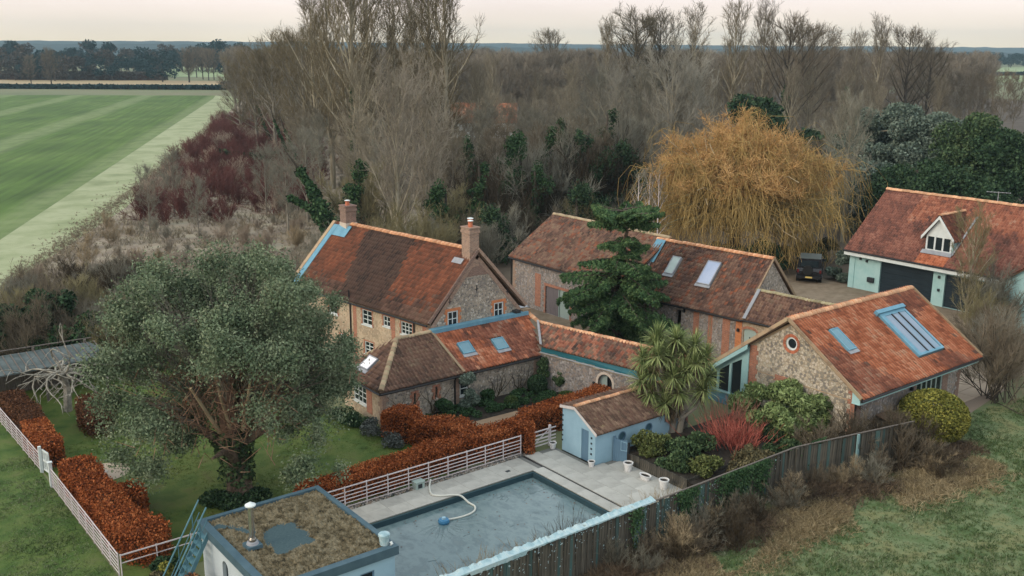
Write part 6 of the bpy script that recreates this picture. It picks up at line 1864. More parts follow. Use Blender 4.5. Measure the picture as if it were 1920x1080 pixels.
# two leaning ivied stems left of the house
t = thing('leaning_ivied_tree', spot(592, 86), 'dead forked tree wrapped in ivy leaning left beside the farmhouse', 'tree')
a1 = [(.5, -.3, 0), (0, 0, 3.2), (-.6, .45, 5.2), (-1.6, 1.2, 7.4), (-2.6, 1.9, 9.2)]; a2 = [(0, 0, 3.0), (-1.2, .9, 4.2), (-2.4, 1.8, 4.9)]
MB().tube(a1, [.3, .26, .2, .12, .03], 7).tube(a2, [.2, .14, .05], 6).build('trunk', M['bark_dark'], t)
ivy_on(t, a1[:4], [.7, .8, .6, .35], 3000, 3); ivy_on(t, a2, [.5, .45, .3], 1000, 4)
t = thing('fallen_tree', spot(455, 150), 'fallen dark tree sprawling across the pink scrub by the field', 'tree')
a1 = [(-4, 3, 2.4), (0, 0, 1.2), (3.5, -2.6, .9), (6.5, -5, .6)]
MB().tube(a1, [.08, .2, .3, .35], 7).build('trunk', M['bark_dark'], t); ivy_on(t, a1, [.2, .7, 1.0, .6], 2200, 5, mt='leaf_dark', size=.3)
for k, (px, d, h) in enumerate(((478, 175, 11), (510, 150, 10), (530, 140, 9))):
    t = thing('leaning_tree', spot(px, d), ['thin bare stem leaning left at the far end of the scrub', 'dark leaning stem in front of the pale trees', 'bent dark stem nearest the ivied leaning tree'][k], 'tree')
    b = [(1.8, -1.2, 0), (.6, -.4, h * .35), (-.4, .3, h * .7), (-1.0, .8, h)]
    MB().tube(b, [.2, .15, .1, .02], 6).build('trunk', M['bark_dark'], t); ivy_on(t, b[:3], [.3, .3, .15], 300, k, size=.3)

# dark evergreens above the willow, blue-green clump and dark trees at the right
def dome(rng, n, rx, ry, z0, z1, r0, r1):
    out = []
    for k in range(n):
        d = rng.normal(0, 1, 3); d /= np.linalg.norm(d); d[2] = abs(d[2]) * 1.0 - .15
        q = rng.uniform(.7, 1.0); r_ = rng.uniform(r0, r1)
        out.append((d[0] * rx * q, d[1] * ry * q, z0 + (z1 - z0) * max(0, d[2]) * q, r_, r_, r_ * .8))
    return out
leafy('evergreen_tree', spot(1425, 128), dome(rg, 40, 4.6, 4.6, 5, rise(142, 128) - 1, 1.2, 2.0) + lumps(rg, 10, 4, .5, 6, 1.2, 1.8), 15000, .34, 'leaf_dark', 'dense dark evergreen rising directly above the golden willow', trunk=(9, .4), seed=1)
leafy('evergreen_tree', spot(1540, 126), dome(rg, 24, 3.6, 3.6, 3, rise(202, 126) - 1, 1.0, 1.6) + lumps(rg, 8, 3, .5, 4, 1, 1.6), 8000, .34, 'leaf_dark', 'smaller dark evergreen at the upper right of the golden willow', trunk=(6, .35), seed=2)
for px, d, rx, top, n, mt, look in ((1592, 106, 3.4, 250, 7000, 'leaf_euca', 'soft grey-green evergreen touching the right shoulder of the willow'), (1650, 112, 5.0, 196, 13000, 'leaf_euca', 'pale blue-green evergreen at the left of the evergreen clump'),
                              (1715, 108, 6.8, 160, 20000, 'leaf_euca', 'tall blue-green evergreen with visible pale limbs behind the garage'),
                              (1790, 104, 5.0, 190, 12000, 'leaf_euca', 'blue-green evergreen behind the middle of the garage roof'),
                              (1845, 100, 4.8, 182, 13000, 'leaf_green', 'mid green tree with rounded top right of the blue-green clump'),
                              (1905, 96, 4.8, 200, 13000, 'leaf_dark', 'dark evergreen at the right edge behind the garage'),
                              (1660, 96, 3.6, 285, 9000, 'leaf_euca', 'low grey-green evergreen at the left end of the garage roof'),
                              (1740, 92, 4.4, 280, 10000, 'leaf_dark', 'dark bushy evergreen immediately behind the garage ridge'),
                              (1830, 90, 4.4, 300, 10000, 'leaf_dark', 'dark low evergreen by the aerial on the garage')):
    h = rise(top, d)
    leafy('evergreen_tree', spot(px, d), dome(rg, 46, rx, rx, h * .42, h - .8, .9, 1.7) + lumps(rg, 14, rx * .8, .8, h * .5, 1.0, 1.7), int(n * 2.2), .20, mt, look, group='evergreens behind the garage', trunk=(h * .8, .35), seed=px, twm='bark_pale' if mt == 'leaf_euca' else 'bark_dark', limbs=9)
for px, d, s, look in ((1800, 210, 1.0, 'low brown bare tree on the slope at the right'), (1840, 200, 1.0, 'brown bare tree on the right slope, below the pasture'), (1890, 190, 1.05, 'brown bare tree at the right edge, below the pasture'), (1770, 220, .9, 'brown bare tree at the foot of the skyline row'), (1870, 215, .95, 'farther brown bare tree beneath the pale pasture'), (1915, 205, 1.0, 'farther brown bare tree cut by the right edge')):
    plant('bare_tree', ('wood', px % 4), spot(px, d), s, look, 'tree', tm='twig_brown')

# yard shrubs by the car and barn gable
leafy('yard_shrub', (64.2, 49.6), lumps(rg, 22, 2.0, .3, 2.4, .35, .8), 6000, .13, 'leaf_dark', 'dark evergreen shrub on the left of the parked car', 'shrub', seed=61)
leafy('yard_shrub', (67.4, 44.2), lumps(rg, 14, 1.0, .2, 2.2, .3, .6), 3600, .12, 'leaf_euca', 'grey-green shrub between the parked car and garage', 'shrub', seed=62)
leafy('yard_shrub', (65.5, 54.5), lumps(rg, 16, 2.2, .2, 1.3, .3, .6), 3600, .13, 'leaf_lav', 'pale grey shrub behind the low barn ridge', 'shrub', seed=63)
leafy('topiary', (39.2, 50.6), [(0, 0, 1.25, .42, .42, .42)], 1500, .09, 'leaf_dark', 'dark clipped ball on a stem beside the lean-to porch', 'topiary', trunk=(.95, .05), seed=64, shell=.8)

# ---------------------------------------------------------------- golden weeping willow
def willow():
    p = spot(1397, 84)
    t = thing('weeping_willow', p, 'huge golden weeping willow with an orange dome of bare shoots', 'tree')
    rng = np.random.default_rng(8)
    mb = MB()
    mb.tube([(0, 0, 0), (.1, .1, 2), (.2, 0, 4)], [.6, .5, .42], 9)
    for k in range(9):
        a = k * .7 + .2
        mb.tube([(.2, 0, 3.0 + .1 * k), (1.8 * math.cos(a), 1.8 * math.sin(a), 6.2), (4.0 * math.cos(a), 4.0 * math.sin(a), 8.8 + .25 * (k % 3))], [.3, .18, .06], 6)
    mb.build('trunk', M['bark_old'], t)
    n = 620
    d = unit(rng.normal(0, 1, (n, 3))); d[:, 2] = np.abs(d[:, 2]) * .95 - .12; d = unit(d)
    lob = 1 + .13 * np.sin(d[:, 0] * 6 + 1) * np.cos(d[:, 1] * 5) + .07 * np.sin(d[:, 2] * 9 + d[:, 0] * 4)
    R_ = np.array([8.6, 8.6, 8.0]) * lob[:, None]
    tip = d * R_ * rng.uniform(.45, 1.0, (n, 1)) ** .6 + np.array([0, 0, 4.2 - .0])
    root = tip * np.array([.35, .35, 1]); root[:, 2] = 3.6 + (tip[:, 2] - 4.2) * .45
    s = np.linspace(0, 1, 5)[None, :, None]
    L1 = root[:, None] * (1 - s) + tip[:, None] * s; L1[..., 2] += np.sin(s[..., 0] * math.pi) * .5
    L1[:, 1:] += rng.normal(0, .16, L1[:, 1:].shape)
    wood = poly_geo(L1, np.full(n, .06), np.full(n, .02), 4)
    link('limbs', npmesh('limbs', *wood, M['twig_olive']), t)
    P2, _ = branches(rng, L1[tip[:, 2] > 6.4], 46, .5, 1.0, 1.7, 60, .22, 4, wob=.5)
    top = poly_geo(P2, np.full(len(P2), .022), np.full(len(P2), .008), 3)
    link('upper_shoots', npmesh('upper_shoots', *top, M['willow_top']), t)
    # hanging curtain
    m_ = 11000
    keep = rng.permutation(n)[:230]; lk = rng.uniform(.25, 1.0, n)
    i = keep[rng.integers(0, len(keep), m_)]; f = np.clip(rng.choice([.45, .62, .8, .97], m_) + rng.normal(0, .05, m_), .3, 1.0)
    x = f * 4; j = np.minimum(x.astype(int), 3); g = (x - j)[:, None]
    b = L1[i, j] * (1 - g) + L1[i, j + 1] * g
    out = unit(np.concatenate([b[:, :2], np.zeros((m_, 1))], 1))
    Lh = np.minimum(rng.uniform(1.2, 8.0, m_), np.maximum(b[:, 2] * 1.12 - rng.uniform(.0, 2.2, m_) ** 1.5, .3)) * lk[i]
    pts = [b]
    dr = unit(out * rng.uniform(-.1, .8, (m_, 1)) + rng.normal(0, .42, (m_, 3)) + np.array([0, 0, .15]))
    for k in range(4):
        pts.append(pts[-1] + dr * (Lh / 4)[:, None])
        dr = unit(dr * .65 + np.array([0, 0, -.75]) + rng.normal(0, .27, (m_, 3)))
    H = np.stack(pts, 1)
    # skirts that sweep the ground round the outside
    m2 = 2400; az = rng.uniform(0, 6.283, m2) + .25 * np.sin(rng.integers(0, 40, m2)); rr = rng.uniform(5.2, 8.6, m2) * (1 + .1 * np.sin(az * 5))
    z0 = rng.uniform(2.4, 6.0, m2) * (1.12 - (rr / 12)); q0 = np.stack([rr * np.cos(az), rr * np.sin(az), z0], 1)
    H2 = [q0]; dr = unit(np.concatenate([rng.normal(0, .35, (m2, 2)), np.full((m2, 1), -.6)], 1)); L2 = z0 * rng.uniform(.2, .9, m2)
    for k in range(4): H2.append(H2[-1] + dr * (L2 / 4)[:, None]); dr = unit(dr + rng.normal(0, .2, dr.shape) + np.array([0, 0, -.35]))
    H = np.concatenate([H, np.stack(H2, 1)])
    b = H[:, 0]                                               # broken curtain: whole hanks are missing
    ok = (np.sin(1.15 * b[:, 0] + .7 + .8 * np.sin(b[:, 2])) * np.cos(1.05 * b[:, 1] + .5 * np.sin(.9 * b[:, 2])) + .7 * np.sin(1.5 * b[:, 2] + .8 * b[:, 0] - .6 * b[:, 1]) > -.45) | (rng.random(len(b)) < .12)
    H = H[ok]; m_ = len(H)
    lm = []
    for k in range(46):                                       # pale crooked boughs showing through
        a = rng.uniform(0, 6.283); p0_ = np.array([.5 * math.cos(a), .5 * math.sin(a), rng.uniform(2.2, 5)]); q = [p0_]; dd_ = np.array([math.cos(a), math.sin(a), rng.uniform(.1, .9)])
        for w_ in range(6): dd_ = dd_ + rng.normal(0, .35, 3); dd_ /= np.linalg.norm(dd_); q.append(q[-1] + dd_ * rng.uniform(1.0, 1.7))
        lm.append(q)
    link('boughs', npmesh('boughs', *poly_geo(np.array(lm), np.full(46, .11), np.full(46, .03), 5), M['stem_tan']), t)
    g_ = poly_geo(H, np.full(m_, .017), np.full(m_, .010), 3)
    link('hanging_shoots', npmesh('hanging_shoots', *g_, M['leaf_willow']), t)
willow()
for k, (px, d, w_) in enumerate(((1290, 80, 2.2), (1370, 79, 2.4), (1450, 80, 2.2), (1530, 82, 2.2), (1585, 84, 2.0))):
    leafy('willow_shrub', spot(px, d), lumps(rg, 20, w_, .2, 1.5, .3, .6), 3800, .13, ('leaf_under', 'leaf_dark')[k % 2], 'dark low shrub under the hanging skirts of the willow', 'shrub', 'low shrubs under the willow', seed=660 + k)
for k, (px, d) in enumerate(((1205, 78), (1225, 80), (1243, 79))):
    t = thing('birch', spot(px, d), ['thin white birch stem left of the willow, leftmost of three', 'thin white birch stem, middle of the three by the willow', 'thin white birch stem nearest the blue lead of the barn roof'][k], 'tree', 'birch stems by the willow')
    w_, tw_ = bare_tree(700 + k, 8, .08, 14, .4, .95, 1.6, 60, .3, 6, .8, 4, .4, 'poplar', .01)
    link('trunk', npmesh('trunk', *w_, M['fence_white']), t); link('twigs', npmesh('twigs', *tw_, M['twig_grey']), t)

# ---------------------------------------------------------------- cedar in front of the barns
def cedar():
    t = thing('cedar', (40.0, 41.3, 0), 'dark cedar with flat layered drooping boughs between the barns', 'tree')
    rng = np.random.default_rng(21)
    MB().tube([(0, 0, 0), (.05, .05, 2.2), (-.1, .3, 4.6), (.15, -.05, 6.2), (.35, -.3, 7.4), (.15, .1, 8.6)], [.3, .26, .2, .15, .1, .03], 9).build('trunk', M['bark_old'], t)
    tiers = [(8.5, .35, 2.3, 17, -.03), (8.0, .5, 1.9, 10, -.10), (7.0, .9, 1.4, 6, -.1), (6.2, .8, 2.0, 8, -.1), (5.4, .4, 2.9, 11, -.12), (4.6, .2, 3.7, 14, -.12), (3.8, .1, 3.9, 14, -.15), (3.0, .1, 3.7, 13, -.18), (2.2, 0, 3.3, 12, -.2), (1.3, 0, 2.7, 10, -.2)]
    for z, o, R_, nb, dr in tiers:
        for k in range(nb):
            a = k * 6.283 / nb + rng.uniform(-.3, .3); L_ = R_ * rng.uniform(.4, 1.12)
            c = np.array([o * .4, -o * .3, z + rng.normal(0, .34 if z < 7.5 else .12)])
            s = np.linspace(0, 1, 6)
            p = c + np.stack([np.cos(a + .15 * s) * L_ * s, np.sin(a + .15 * s) * L_ * s, .35 * L_ * s * .5 + dr * rng.uniform(.5, 1.8) * L_ * s ** 2 * 2.2], 1)
            b_ = link('bough', npmesh('bough', *poly_geo(p[None], np.array([.065]), np.array([.015]), 4), M['bark_dark']), t)
            m_ = int(560 * L_)
            s_ = rng.uniform(.16, 1.05, m_) ** .75; i = np.minimum((s_ * 5).astype(int), 4); f = (s_ * 5 - i)[:, None]
            b = p[i] * (1 - f) + p[i + 1] * f
            # side sprays: needles gathered on drooping fingers either side of the bough
            fing = np.round(s_ * 9) / 9 + rng.normal(0, .012, m_)
            w = .62 * np.sin(np.pi * np.clip(s_ * .86 + .1, 0, 1)) * np.sign(rng.uniform(-1, 1, m_)) * rng.random(m_) ** .7
            side = np.array([-math.sin(a), math.cos(a), 0]); fwd = np.array([math.cos(a), math.sin(a), 0])
            q = b + side * w[:, None] + fwd * ((fing - s_) * L_ * .7 + np.abs(w) * .35)[:, None]
            q[:, 2] -= np.abs(w) ** 1.4 * .75 + rng.exponential(.05, m_)
            v, f_ = leaf_geo(q, np.full(m_, .075), rng, np.array([0, 0, 1.0]) + side * np.sign(w)[:, None] * .6, .45, 3.6, down=.8)
            link('needles', npmesh('needles', v, f_, M['leaf_cedar']), b_)
cedar()

# ---------------------------------------------------------------- big evergreen on the lawn
def big_tree():
    t = thing('lawn_tree', (14.04, 36.2, 0), 'huge grey-green spreading evergreen with lopped trunk on the lawn', 'tree')
    rng = np.random.default_rng(31)
    mb = MB()
    mb.tube([(0, 0, 0), (0, 0, .4), (.0, .05, 1.2), (-.05, .1, 2.4), (-.1, .2, 3.4)], [.72, .52, .46, .46, .36], 12)
    limbs = [[(0, .1, 2.0), (-1.6, .6, 3.4), (-3.2, 1.2, 4.6)], [(0, .1, 2.2), (1.2, -1.6, 3.6), (2.2, -3.0, 4.8)], [(-.1, .2, 3.2), (-.3, .8, 5), (-.2, 1.2, 7.5)],
             [(-.1, .2, 3.0), (.8, .2, 5), (1.4, .4, 7.8)], [(0, .1, 1.5), (-.9, -1.2, 2.6), (-1.9, -2.4, 3.0)], [(0, 0, 2.6), (-1.5, 2.5, 4.4), (-2.2, 4.0, 5.2)], [(0, 0, 2.2), (2.5, 1.0, 3.9), (4.4, 1.6, 4.6)],
             [(-.1, .1, 3.3), (.5, -.6, 5.2), (.8, -1.2, 8)], [(-.1, .1, 3.3), (-1.0, -.4, 5.4), (-1.6, -.9, 8)]]
    for l in limbs: mb.tube(curve_pts(l, 4), [.26 - .22 * i / 8 for i in range(9)], 7)
    tr = mb.build('trunk', M['bark_old'], t)
    # lopped limb with a pale orange cut
    MB().tube([(-.3, -.2, 2.9), (-.55, -.5, 4.6), (-.62, -.62, 6.1)], [.34, .32, .3], 10).build('lopped_limb', M['bark_red'], t)
    MB().tube([(-.62, -.62, 6.1), (-.66, -.64, 6.34)], [.31, .10], 10).build('cut_end', M['cut_wood'], t)
    for k in range(9):
        a = rng.uniform(-2.6, .6); b_ = 1.0 + rng.uniform(0, 2)
        mb = MB().tube([(b_ * math.cos(a) * .4, b_ * math.sin(a) * .4, 3.2), (b_ * math.cos(a), b_ * math.sin(a), 4.9 + rng.uniform(-.3, .8))], [.09, .05], 6)
        mb.build('bare_stem', M['stem_tan'], t)
    blobs = []
    for k in range(230):
        d = rng.normal(0, 1, 3); d /= np.linalg.norm(d)
        q = rng.uniform(.66, 1.0) if k < 190 else rng.uniform(.2, .6)
        # crown wider to the left (toward -x +y ) in the view
        rx, ry, rz_ = 4.9, 4.9, 4.2
        z = 6.2 + d[2] * q * rz_
        if z < 2.1: continue
        lat = Vector((math.sin(AZ), -math.cos(AZ), 0)); fwd = Vector((math.cos(AZ), math.sin(AZ), 0))
        hx = d[0] * q * rx + .0; hy = d[1] * q * ry
        wv = lat * hx + fwd * hy
        # open the middle of the camera-facing side where the trunk and lopped limb show
        if -1.5 < hx < 2.0 and hy < -.6 and 2.4 < z < 6.4 and rng.random() < .92: continue
        if z < 3.4 and abs(hx) < 1.5: continue
        r_ = rng.uniform(.42, .95)
        blobs.append((wv.x, wv.y, z, r_ * 1.1, r_ * 1.1, r_ * .8))
    for sx, sy, z, r_ in ((-4.6, -1.0, 3.4, .9), (-4.9, .2, 4.2, .9), (-4.0, -1.6, 2.6, .8), (-3.4, -2.0, 2.2, .7), (-4.4, 1, 2.8, .8), (4.0, -.6, 4.0, 1.0), (4.2, .6, 5.0, 1.0), (3.5, -1.2, 3.2, .7), (3.2, -2.2, 2.5, .6), (-2.6, -2.4, 2.4, .8), (2.6, -1.8, 1.9, .5), (4.4, -1.5, 2.0, .45)):
        wv = Vector((math.sin(AZ), -math.cos(AZ), 0)) * sx + Vector((math.cos(AZ), math.sin(AZ), 0)) * sy
        blobs.append((wv.x, wv.y, z, r_, r_, r_ * .85))
    bb = np.array(blobs); bb[:, 3:] *= rng.uniform(.65, 1.35, (len(bb), 3))
    i_ = rng.choice(len(bb), 215000, p=(lambda w: w / w.sum())(bb[:, 3] * bb[:, 4] * rng.uniform(.3, 1.6, len(bb))))
    d = unit(rng.normal(0, 1, (len(i_), 3))); P_ = bb[i_, :3] + d * np.abs(rng.normal(.6, .27, (len(i_), 1))) * bb[i_, 3:]
    P_[:, 2] -= np.abs(rng.normal(0, .18, len(P_)))
    mb_ = []
    for b in blobs:                                          # twigs running out into every clump
        if b[2] < 3.6: continue
        q = np.array(b[:3]); a = np.array([0, 0, 3.4]) + (q - np.array([0, 0, 3.4])) * rng.uniform(.35, .6)
        e_ = q + rng.normal(0, .35, (5, 3)) * b[3]
        mb_.append(poly_geo(np.stack([np.tile(a, (5, 1)), np.tile((a + q) / 2 + np.array([0, 0, .12]), (5, 1)) + rng.normal(0, .2, (5, 3)), e_], 1), np.full(5, .022), np.full(5, .006), 3))
    link('branches', npmesh('branches', *join(mb_), M['bark_grey']), t)
    # small twig-end sprays give the crown its feathery skin
    v, f = leaf_geo(P_, np.full(len(P_), .06), rng, d * .5, 1.0, 1.9)
    link('crown', npmesh('crown', v, f, M['leaf_holm']), t)
    tw = np.concatenate([rng.normal(0, 1.3, (900, 2)) - np.array([.3, .5]), rng.uniform(3.0, 6.0, (900, 1))], 1)
    dv = unit(rng.normal(0, 1, (900, 3)) + np.array([0, 0, .8]))
    link('dead_twigs', npmesh('dead_twigs', *seg_geo(tw, tw + dv * rng.uniform(.4, 1.2, (900, 1)), np.full(900, .018), np.full(900, .006), 3), M['twig_deadred']), t)
    # ivy low on the trunk
    ivy_on(t, [(0, 0, .8), (-.05, .1, 2.2), (-.1, .2, 3.8)], [.6, .72, .9], 3500, 6, mt='leaf_green', size=.13)
M['bark_red'] = mat('reddish_bark', [(.09, .055, .04), (.17, .10, .07), (.22, .14, .10)], scale=3, stretch=(3, 3, .5), bump=.6, bscale=14)
M['twig_deadred'] = wood_mat('dead_reddish_twigs', [(.16, .095, .06), (.24, .15, .10)])
M['cut_wood'] = mat('cut_wood_end', [(.45, .23, .13), (.55, .32, .2)], scale=4)
big_tree()
for k, (x, y) in enumerate(((13.4, 35.5), (13.0, 36.2), (14.4, 35.4))):
    leafy('trunk_shrub', (x, y), [(0, 0, .2, .65, .65, .3)], 900, .09, 'leaf_dark', ['low dark plants at the foot of the big lawn tree, front left', 'low dark plants on the left of the big lawn tree trunk', 'low dark plants on the right of the big lawn tree trunk'][k], 'plants', seed=80 + k)

# ---------------------------------------------------------------- cordyline palm
def cordyline():
    t = thing('cordyline', (32.5, 29.6, .4), 'many-headed cordyline palm with shaggy green rosettes beside the blue shed', 'palm')
    rng = np.random.default_rng(41)
    heads = [(0, 0, 4.55), (-.7, .6, 4.2), (.7, -.5, 4.25), (-1.1, 1.0, 3.55), (-.3, .2, 3.7), (.3, -.2, 3.9), (1.05, -.85, 3.7), (-.9, .5, 3.0), (-1.25, .9, 2.6), (.2, -.5, 3.1), (-.4, -.3, 2.9), (1.2, -.9, 2.75), (.9, -1.0, 2.2),
             (-.9, .6, 2.0), (-.2, -.5, 2.15), (.35, .3, 4.2), (-.4, .8, 4.5), (1.1, -.3, 3.2), (-1.0, .2, 3.9), (.5, -.8, 3.5), (.1, .6, 3.2), (-.55, .0, 1.6)]
    mb = MB()
    for bx in ((0, 0), (.25, -.2), (-.2, .18)):
        mb.tube([(bx[0], bx[1], -.1), (bx[0] * 1.5, bx[1] * 1.5, 1.2), (bx[0] * 3, bx[1] * 3, 2.4)], [.17, .13, .11], 8)
    for h in heads:
        mb.tube([(h[0] * .2, h[1] * .2, max(.6, h[2] - 2.0)), (h[0] * .75, h[1] * .75, h[2] - .9), h], [.09, .075, .05], 6)
    mb.build('trunk', M['bark_grey'], t)
    def straps(c, n, L0, up_lo, droop, w0):
        az = rng.uniform(0, 6.283, n); el = np.radians(rng.uniform(up_lo, 80, n))
        d = np.stack([np.cos(az) * np.cos(el), np.sin(az) * np.cos(el), np.sin(el)], 1)
        L_ = L0 * rng.uniform(.75, 1.15, n)
        pts = [np.tile(np.array(c), (n, 1)) + d * .04]
        for k in range(3):
            pts.append(pts[-1] + d * (L_ / 3)[:, None]); d = unit(d + np.array([0, 0, -droop * (.4 + k * .7)]))
        H = np.stack(pts, 1)
        side = unit(np.cross(H[:, 1] - H[:, 0], np.array([0, 0, 1.0])) + 1e-6)
        ws = [w0 * .6, w0, w0 * .8, .003]
        V = np.concatenate([np.stack([H[:, k] - side * ws[k], H[:, k] + side * ws[k]], 1) for k in range(4)], 1)
        f = np.array([[0, 1, 3, 2], [2, 3, 5, 4], [4, 5, 7, 6]])
        return V.reshape(-1, 3), (np.arange(n)[:, None, None] * 8 + f[None]).reshape(-1, 4)
    for h in heads:
        link('leaf_rosette', npmesh('leaf_rosette', *straps(h, 165, .80, -40, .30, .025), M['leaf_cord']), t)
    g = join([straps((h[0] * .9, h[1] * .9, h[2] - .35), 45, .6, -80, .5, .018) for h in heads] + [straps((.2 * math.sin(k), .2 * math.cos(k), 1.6 - .12 * k), 40, .6, -85, .5, .018) for k in range(6)])
    link('dead_skirt', npmesh('dead_skirt', *g, M['leaf_cord_dead']), t)
cordyline()

# ---------------------------------------------------------------- beech hedges
def hedge(path, w, h, n, label, mt='leaf_beech', size=.085, seed=0, group='rust-brown beech hedges', name='beech_hedge', bulge=.18, cat='hedge'):
    t = thing(name, (path[0][0], path[0][1], 0), label, cat, group)
    rng = np.random.default_rng(seed)
    if size == .085: n, size = int(n * 2.3), .054
    pts = np.array([(p[0] - path[0][0], p[1] - path[0][1]) for p in path], float)
    hs = np.array([p[2] if len(p) > 2 else h for p in path], float)
    seg = np.linalg.norm(np.diff(pts, axis=0), axis=1); cum = np.r_[0, np.cumsum(seg)]
    def frame(s):
        i = np.clip(np.searchsorted(cum, s, side='right') - 1, 0, len(seg) - 1); f = ((s - cum[i]) / seg[i])[:, None]
        c = pts[i] * (1 - f) + pts[i + 1] * f; d = (pts[i + 1] - pts[i]) / seg[i][:, None]
        return c, np.stack([-d[:, 1], d[:, 0]], 1), hs[i] * (1 - f[:, 0]) + hs[i + 1] * f[:, 0], d
    L_ = cum[-1]
    eR = w * .42; s = rng.uniform(-eR, L_ + eR, n); sc = np.clip(s, 0, L_ - 1e-4)
    c, nn, hh, d = frame(sc)
    a = rng.uniform(-.15 * np.pi, 1.15 * np.pi, n)                      # section angle
    lump = 1 + bulge * (np.sin(s * 2.1 + seed) * .6 + np.sin(s * 5.3 + 2 * seed + a * 2) * .4)
    q = 1 - .28 * rng.random(n) ** 2
    ex = .55                                                             # squarish section
    ca, sa = np.cos(a), np.sin(a)
    x = np.sign(ca) * np.abs(ca) ** ex * w * .5 * lump * q
    z = np.where(sa > 0, np.abs(sa) ** ex, sa * 2) * hh * .5 * (1 + .25 * (lump - 1)) * q + hh * .5
    low = rng.random(n) < .35
    z = np.where(low, rng.uniform(0, 1, n) * hh, z); x = np.where(low, np.sign(x) * w * .5 * lump * q, x)
    topm = rng.random(n) < .22; x = np.where(topm, rng.uniform(-.5, .5, n) * w * lump, x); z = np.where(topm, hh * (1 + .2 * (lump - 1)) * rng.uniform(.9, 1.02, n), z)
    e_ = (s - sc)[:, None]; rf = np.sqrt(np.clip(1 - (e_[:, 0] / eR) ** 2, .02, 1)) * (.75 + .25 * rng.random(n)); x = np.where(e_[:, 0] != 0, x * rf * rng.random(n) ** .3, x); z = np.where(e_[:, 0] != 0, z * (.45 + .55 * rf), z)
    P_ = np.concatenate([c + nn * x[:, None] + d * e_, np.maximum(z, .01)[:, None]], 1)
    out = np.concatenate([nn * x[:, None], (z - hh * .4)[:, None]], 1)
    v, f = leaf_geo(P_, np.full(n, size) * rng.uniform(.7, 1.3, n), rng, unit(out) * .5, 1.0, 1.5)
    link('foliage', npmesh('foliage', v, f, M[mt]), t)
    # dark twiggy core
    mb = MB(); k = max(2, int(L_ / .5)); ss = np.linspace(0, L_ - 1e-4, k); c, nn, hh, d = frame(ss)
    lu = 1 + bulge * (np.sin(ss * 2.1 + seed) * .6)
    vs = []
    for i in range(k):
        for sx, zz in ((-.33, 0), (-.33, .8), (.33, .8), (.33, 0)):
            vs.append((c[i, 0] + nn[i, 0] * sx * w * lu[i], c[i, 1] + nn[i, 1] * sx * w * lu[i], hh[i] * zz))
    fs = [[i * 4 + j, i * 4 + (j + 1) % 4, (i + 1) * 4 + (j + 1) % 4, (i + 1) * 4 + j] for i in range(k - 1) for j in range(4)]
    mb.add(vs, fs + [[0, 1, 2, 3], [k * 4 - 1, k * 4 - 2, k * 4 - 3, k * 4 - 4]]); mb.build('core', M['hedge_core'], t)
    return t
M['hedge_core'] = mat('hedge_core', [(.03, .015, .010), (.07, .03, .016)], scale=6)
hedge([(15.6, 33.5, .95), (18, 33.45, 1.05), (22, 33.5, 1.2), (25, 33.45, 1.25), (26.3, 33.3, 1.35)], 1.15, 1.1, 17000, 'long rust beech hedge behind the white poolside fence', seed=1)
hedge([(26.15, 33.5, 1.45), (26.2, 32.55, 1.5)], .85, 1.4, 3200, 'tall rust end block of beech hedge beside the white five-bar gate', seed=2)
hedge([(27.3, 34.2, 1.3), (29.5, 34.2, 1.3), (32.6, 34.4, 1.35)], 1.0, 1.3, 7500, 'rust beech hedge running behind the blue shed', seed=3)
hedge([(22.3, 37.9, 1.5), (22.75, 36.9, 1.6)], 1.3, 1.5, 5200, 'rounded rust beech block at the corner of the low range', seed=4, bulge=.22)
hedge([(22.9, 36.3, 1.25), (23.9, 35.2, 1.3), (24.3, 34.3, 1.2)], 1.25, 1.3, 6500, 'rust beech hedge linking the corner block to the long hedge', seed=5, bulge=.22)
hedge([(9.1, 41.6, 1.15), (9.1, 38.5, 1.1), (9.15, 35.5, 1.1), (9.3, 34.4, 1.1)], 1.35, 1.1, 12500, 'rust beech hedge inside the left white fence, beside the paved circle', seed=6)
hedge([(9.4, 34.1, 1.2), (9.5, 33.2, 1.15)], 1.4, 1.1, 3800, 'rounded rust beech block at the near corner of the left fence', seed=7, bulge=.22)
hedge([(10.1, 38.2, .95), (10.3, 37.2, 1.0)], .9, .9, 2200, 'small rust beech bump on the lawn side of the left hedge', seed=8, bulge=.25)
hedge([(8.75, 43.9, 1.25), (8.7, 47.2, 1.2)], 1.0, 1.2, 5200, 'orange-brown beech hedge beyond the garden gateway', seed=9)
hedge([(8.8, 47.3, 1.2), (8.7, 52.0, 1.2)], 1.2, 1.2, 6000, 'dull dark brown stretch of hedge running back to the shelter', mt='leaf_beech_dark', seed=10)
hedge([(11.4, 46.5, 1.3), (11.9, 49.0, 1.3)], 1.6, 1.3, 3500, 'dark russet shrub mass on the lawn in front of the shelter', mt='leaf_beech_dark', seed=11)
hedge([(15.6, 46.6, 1.7), (16.6, 46.4, 1.8)], 1.4, 1.7, 2800, 'rusty shrub seen through the left side of the lawn tree', seed=12)

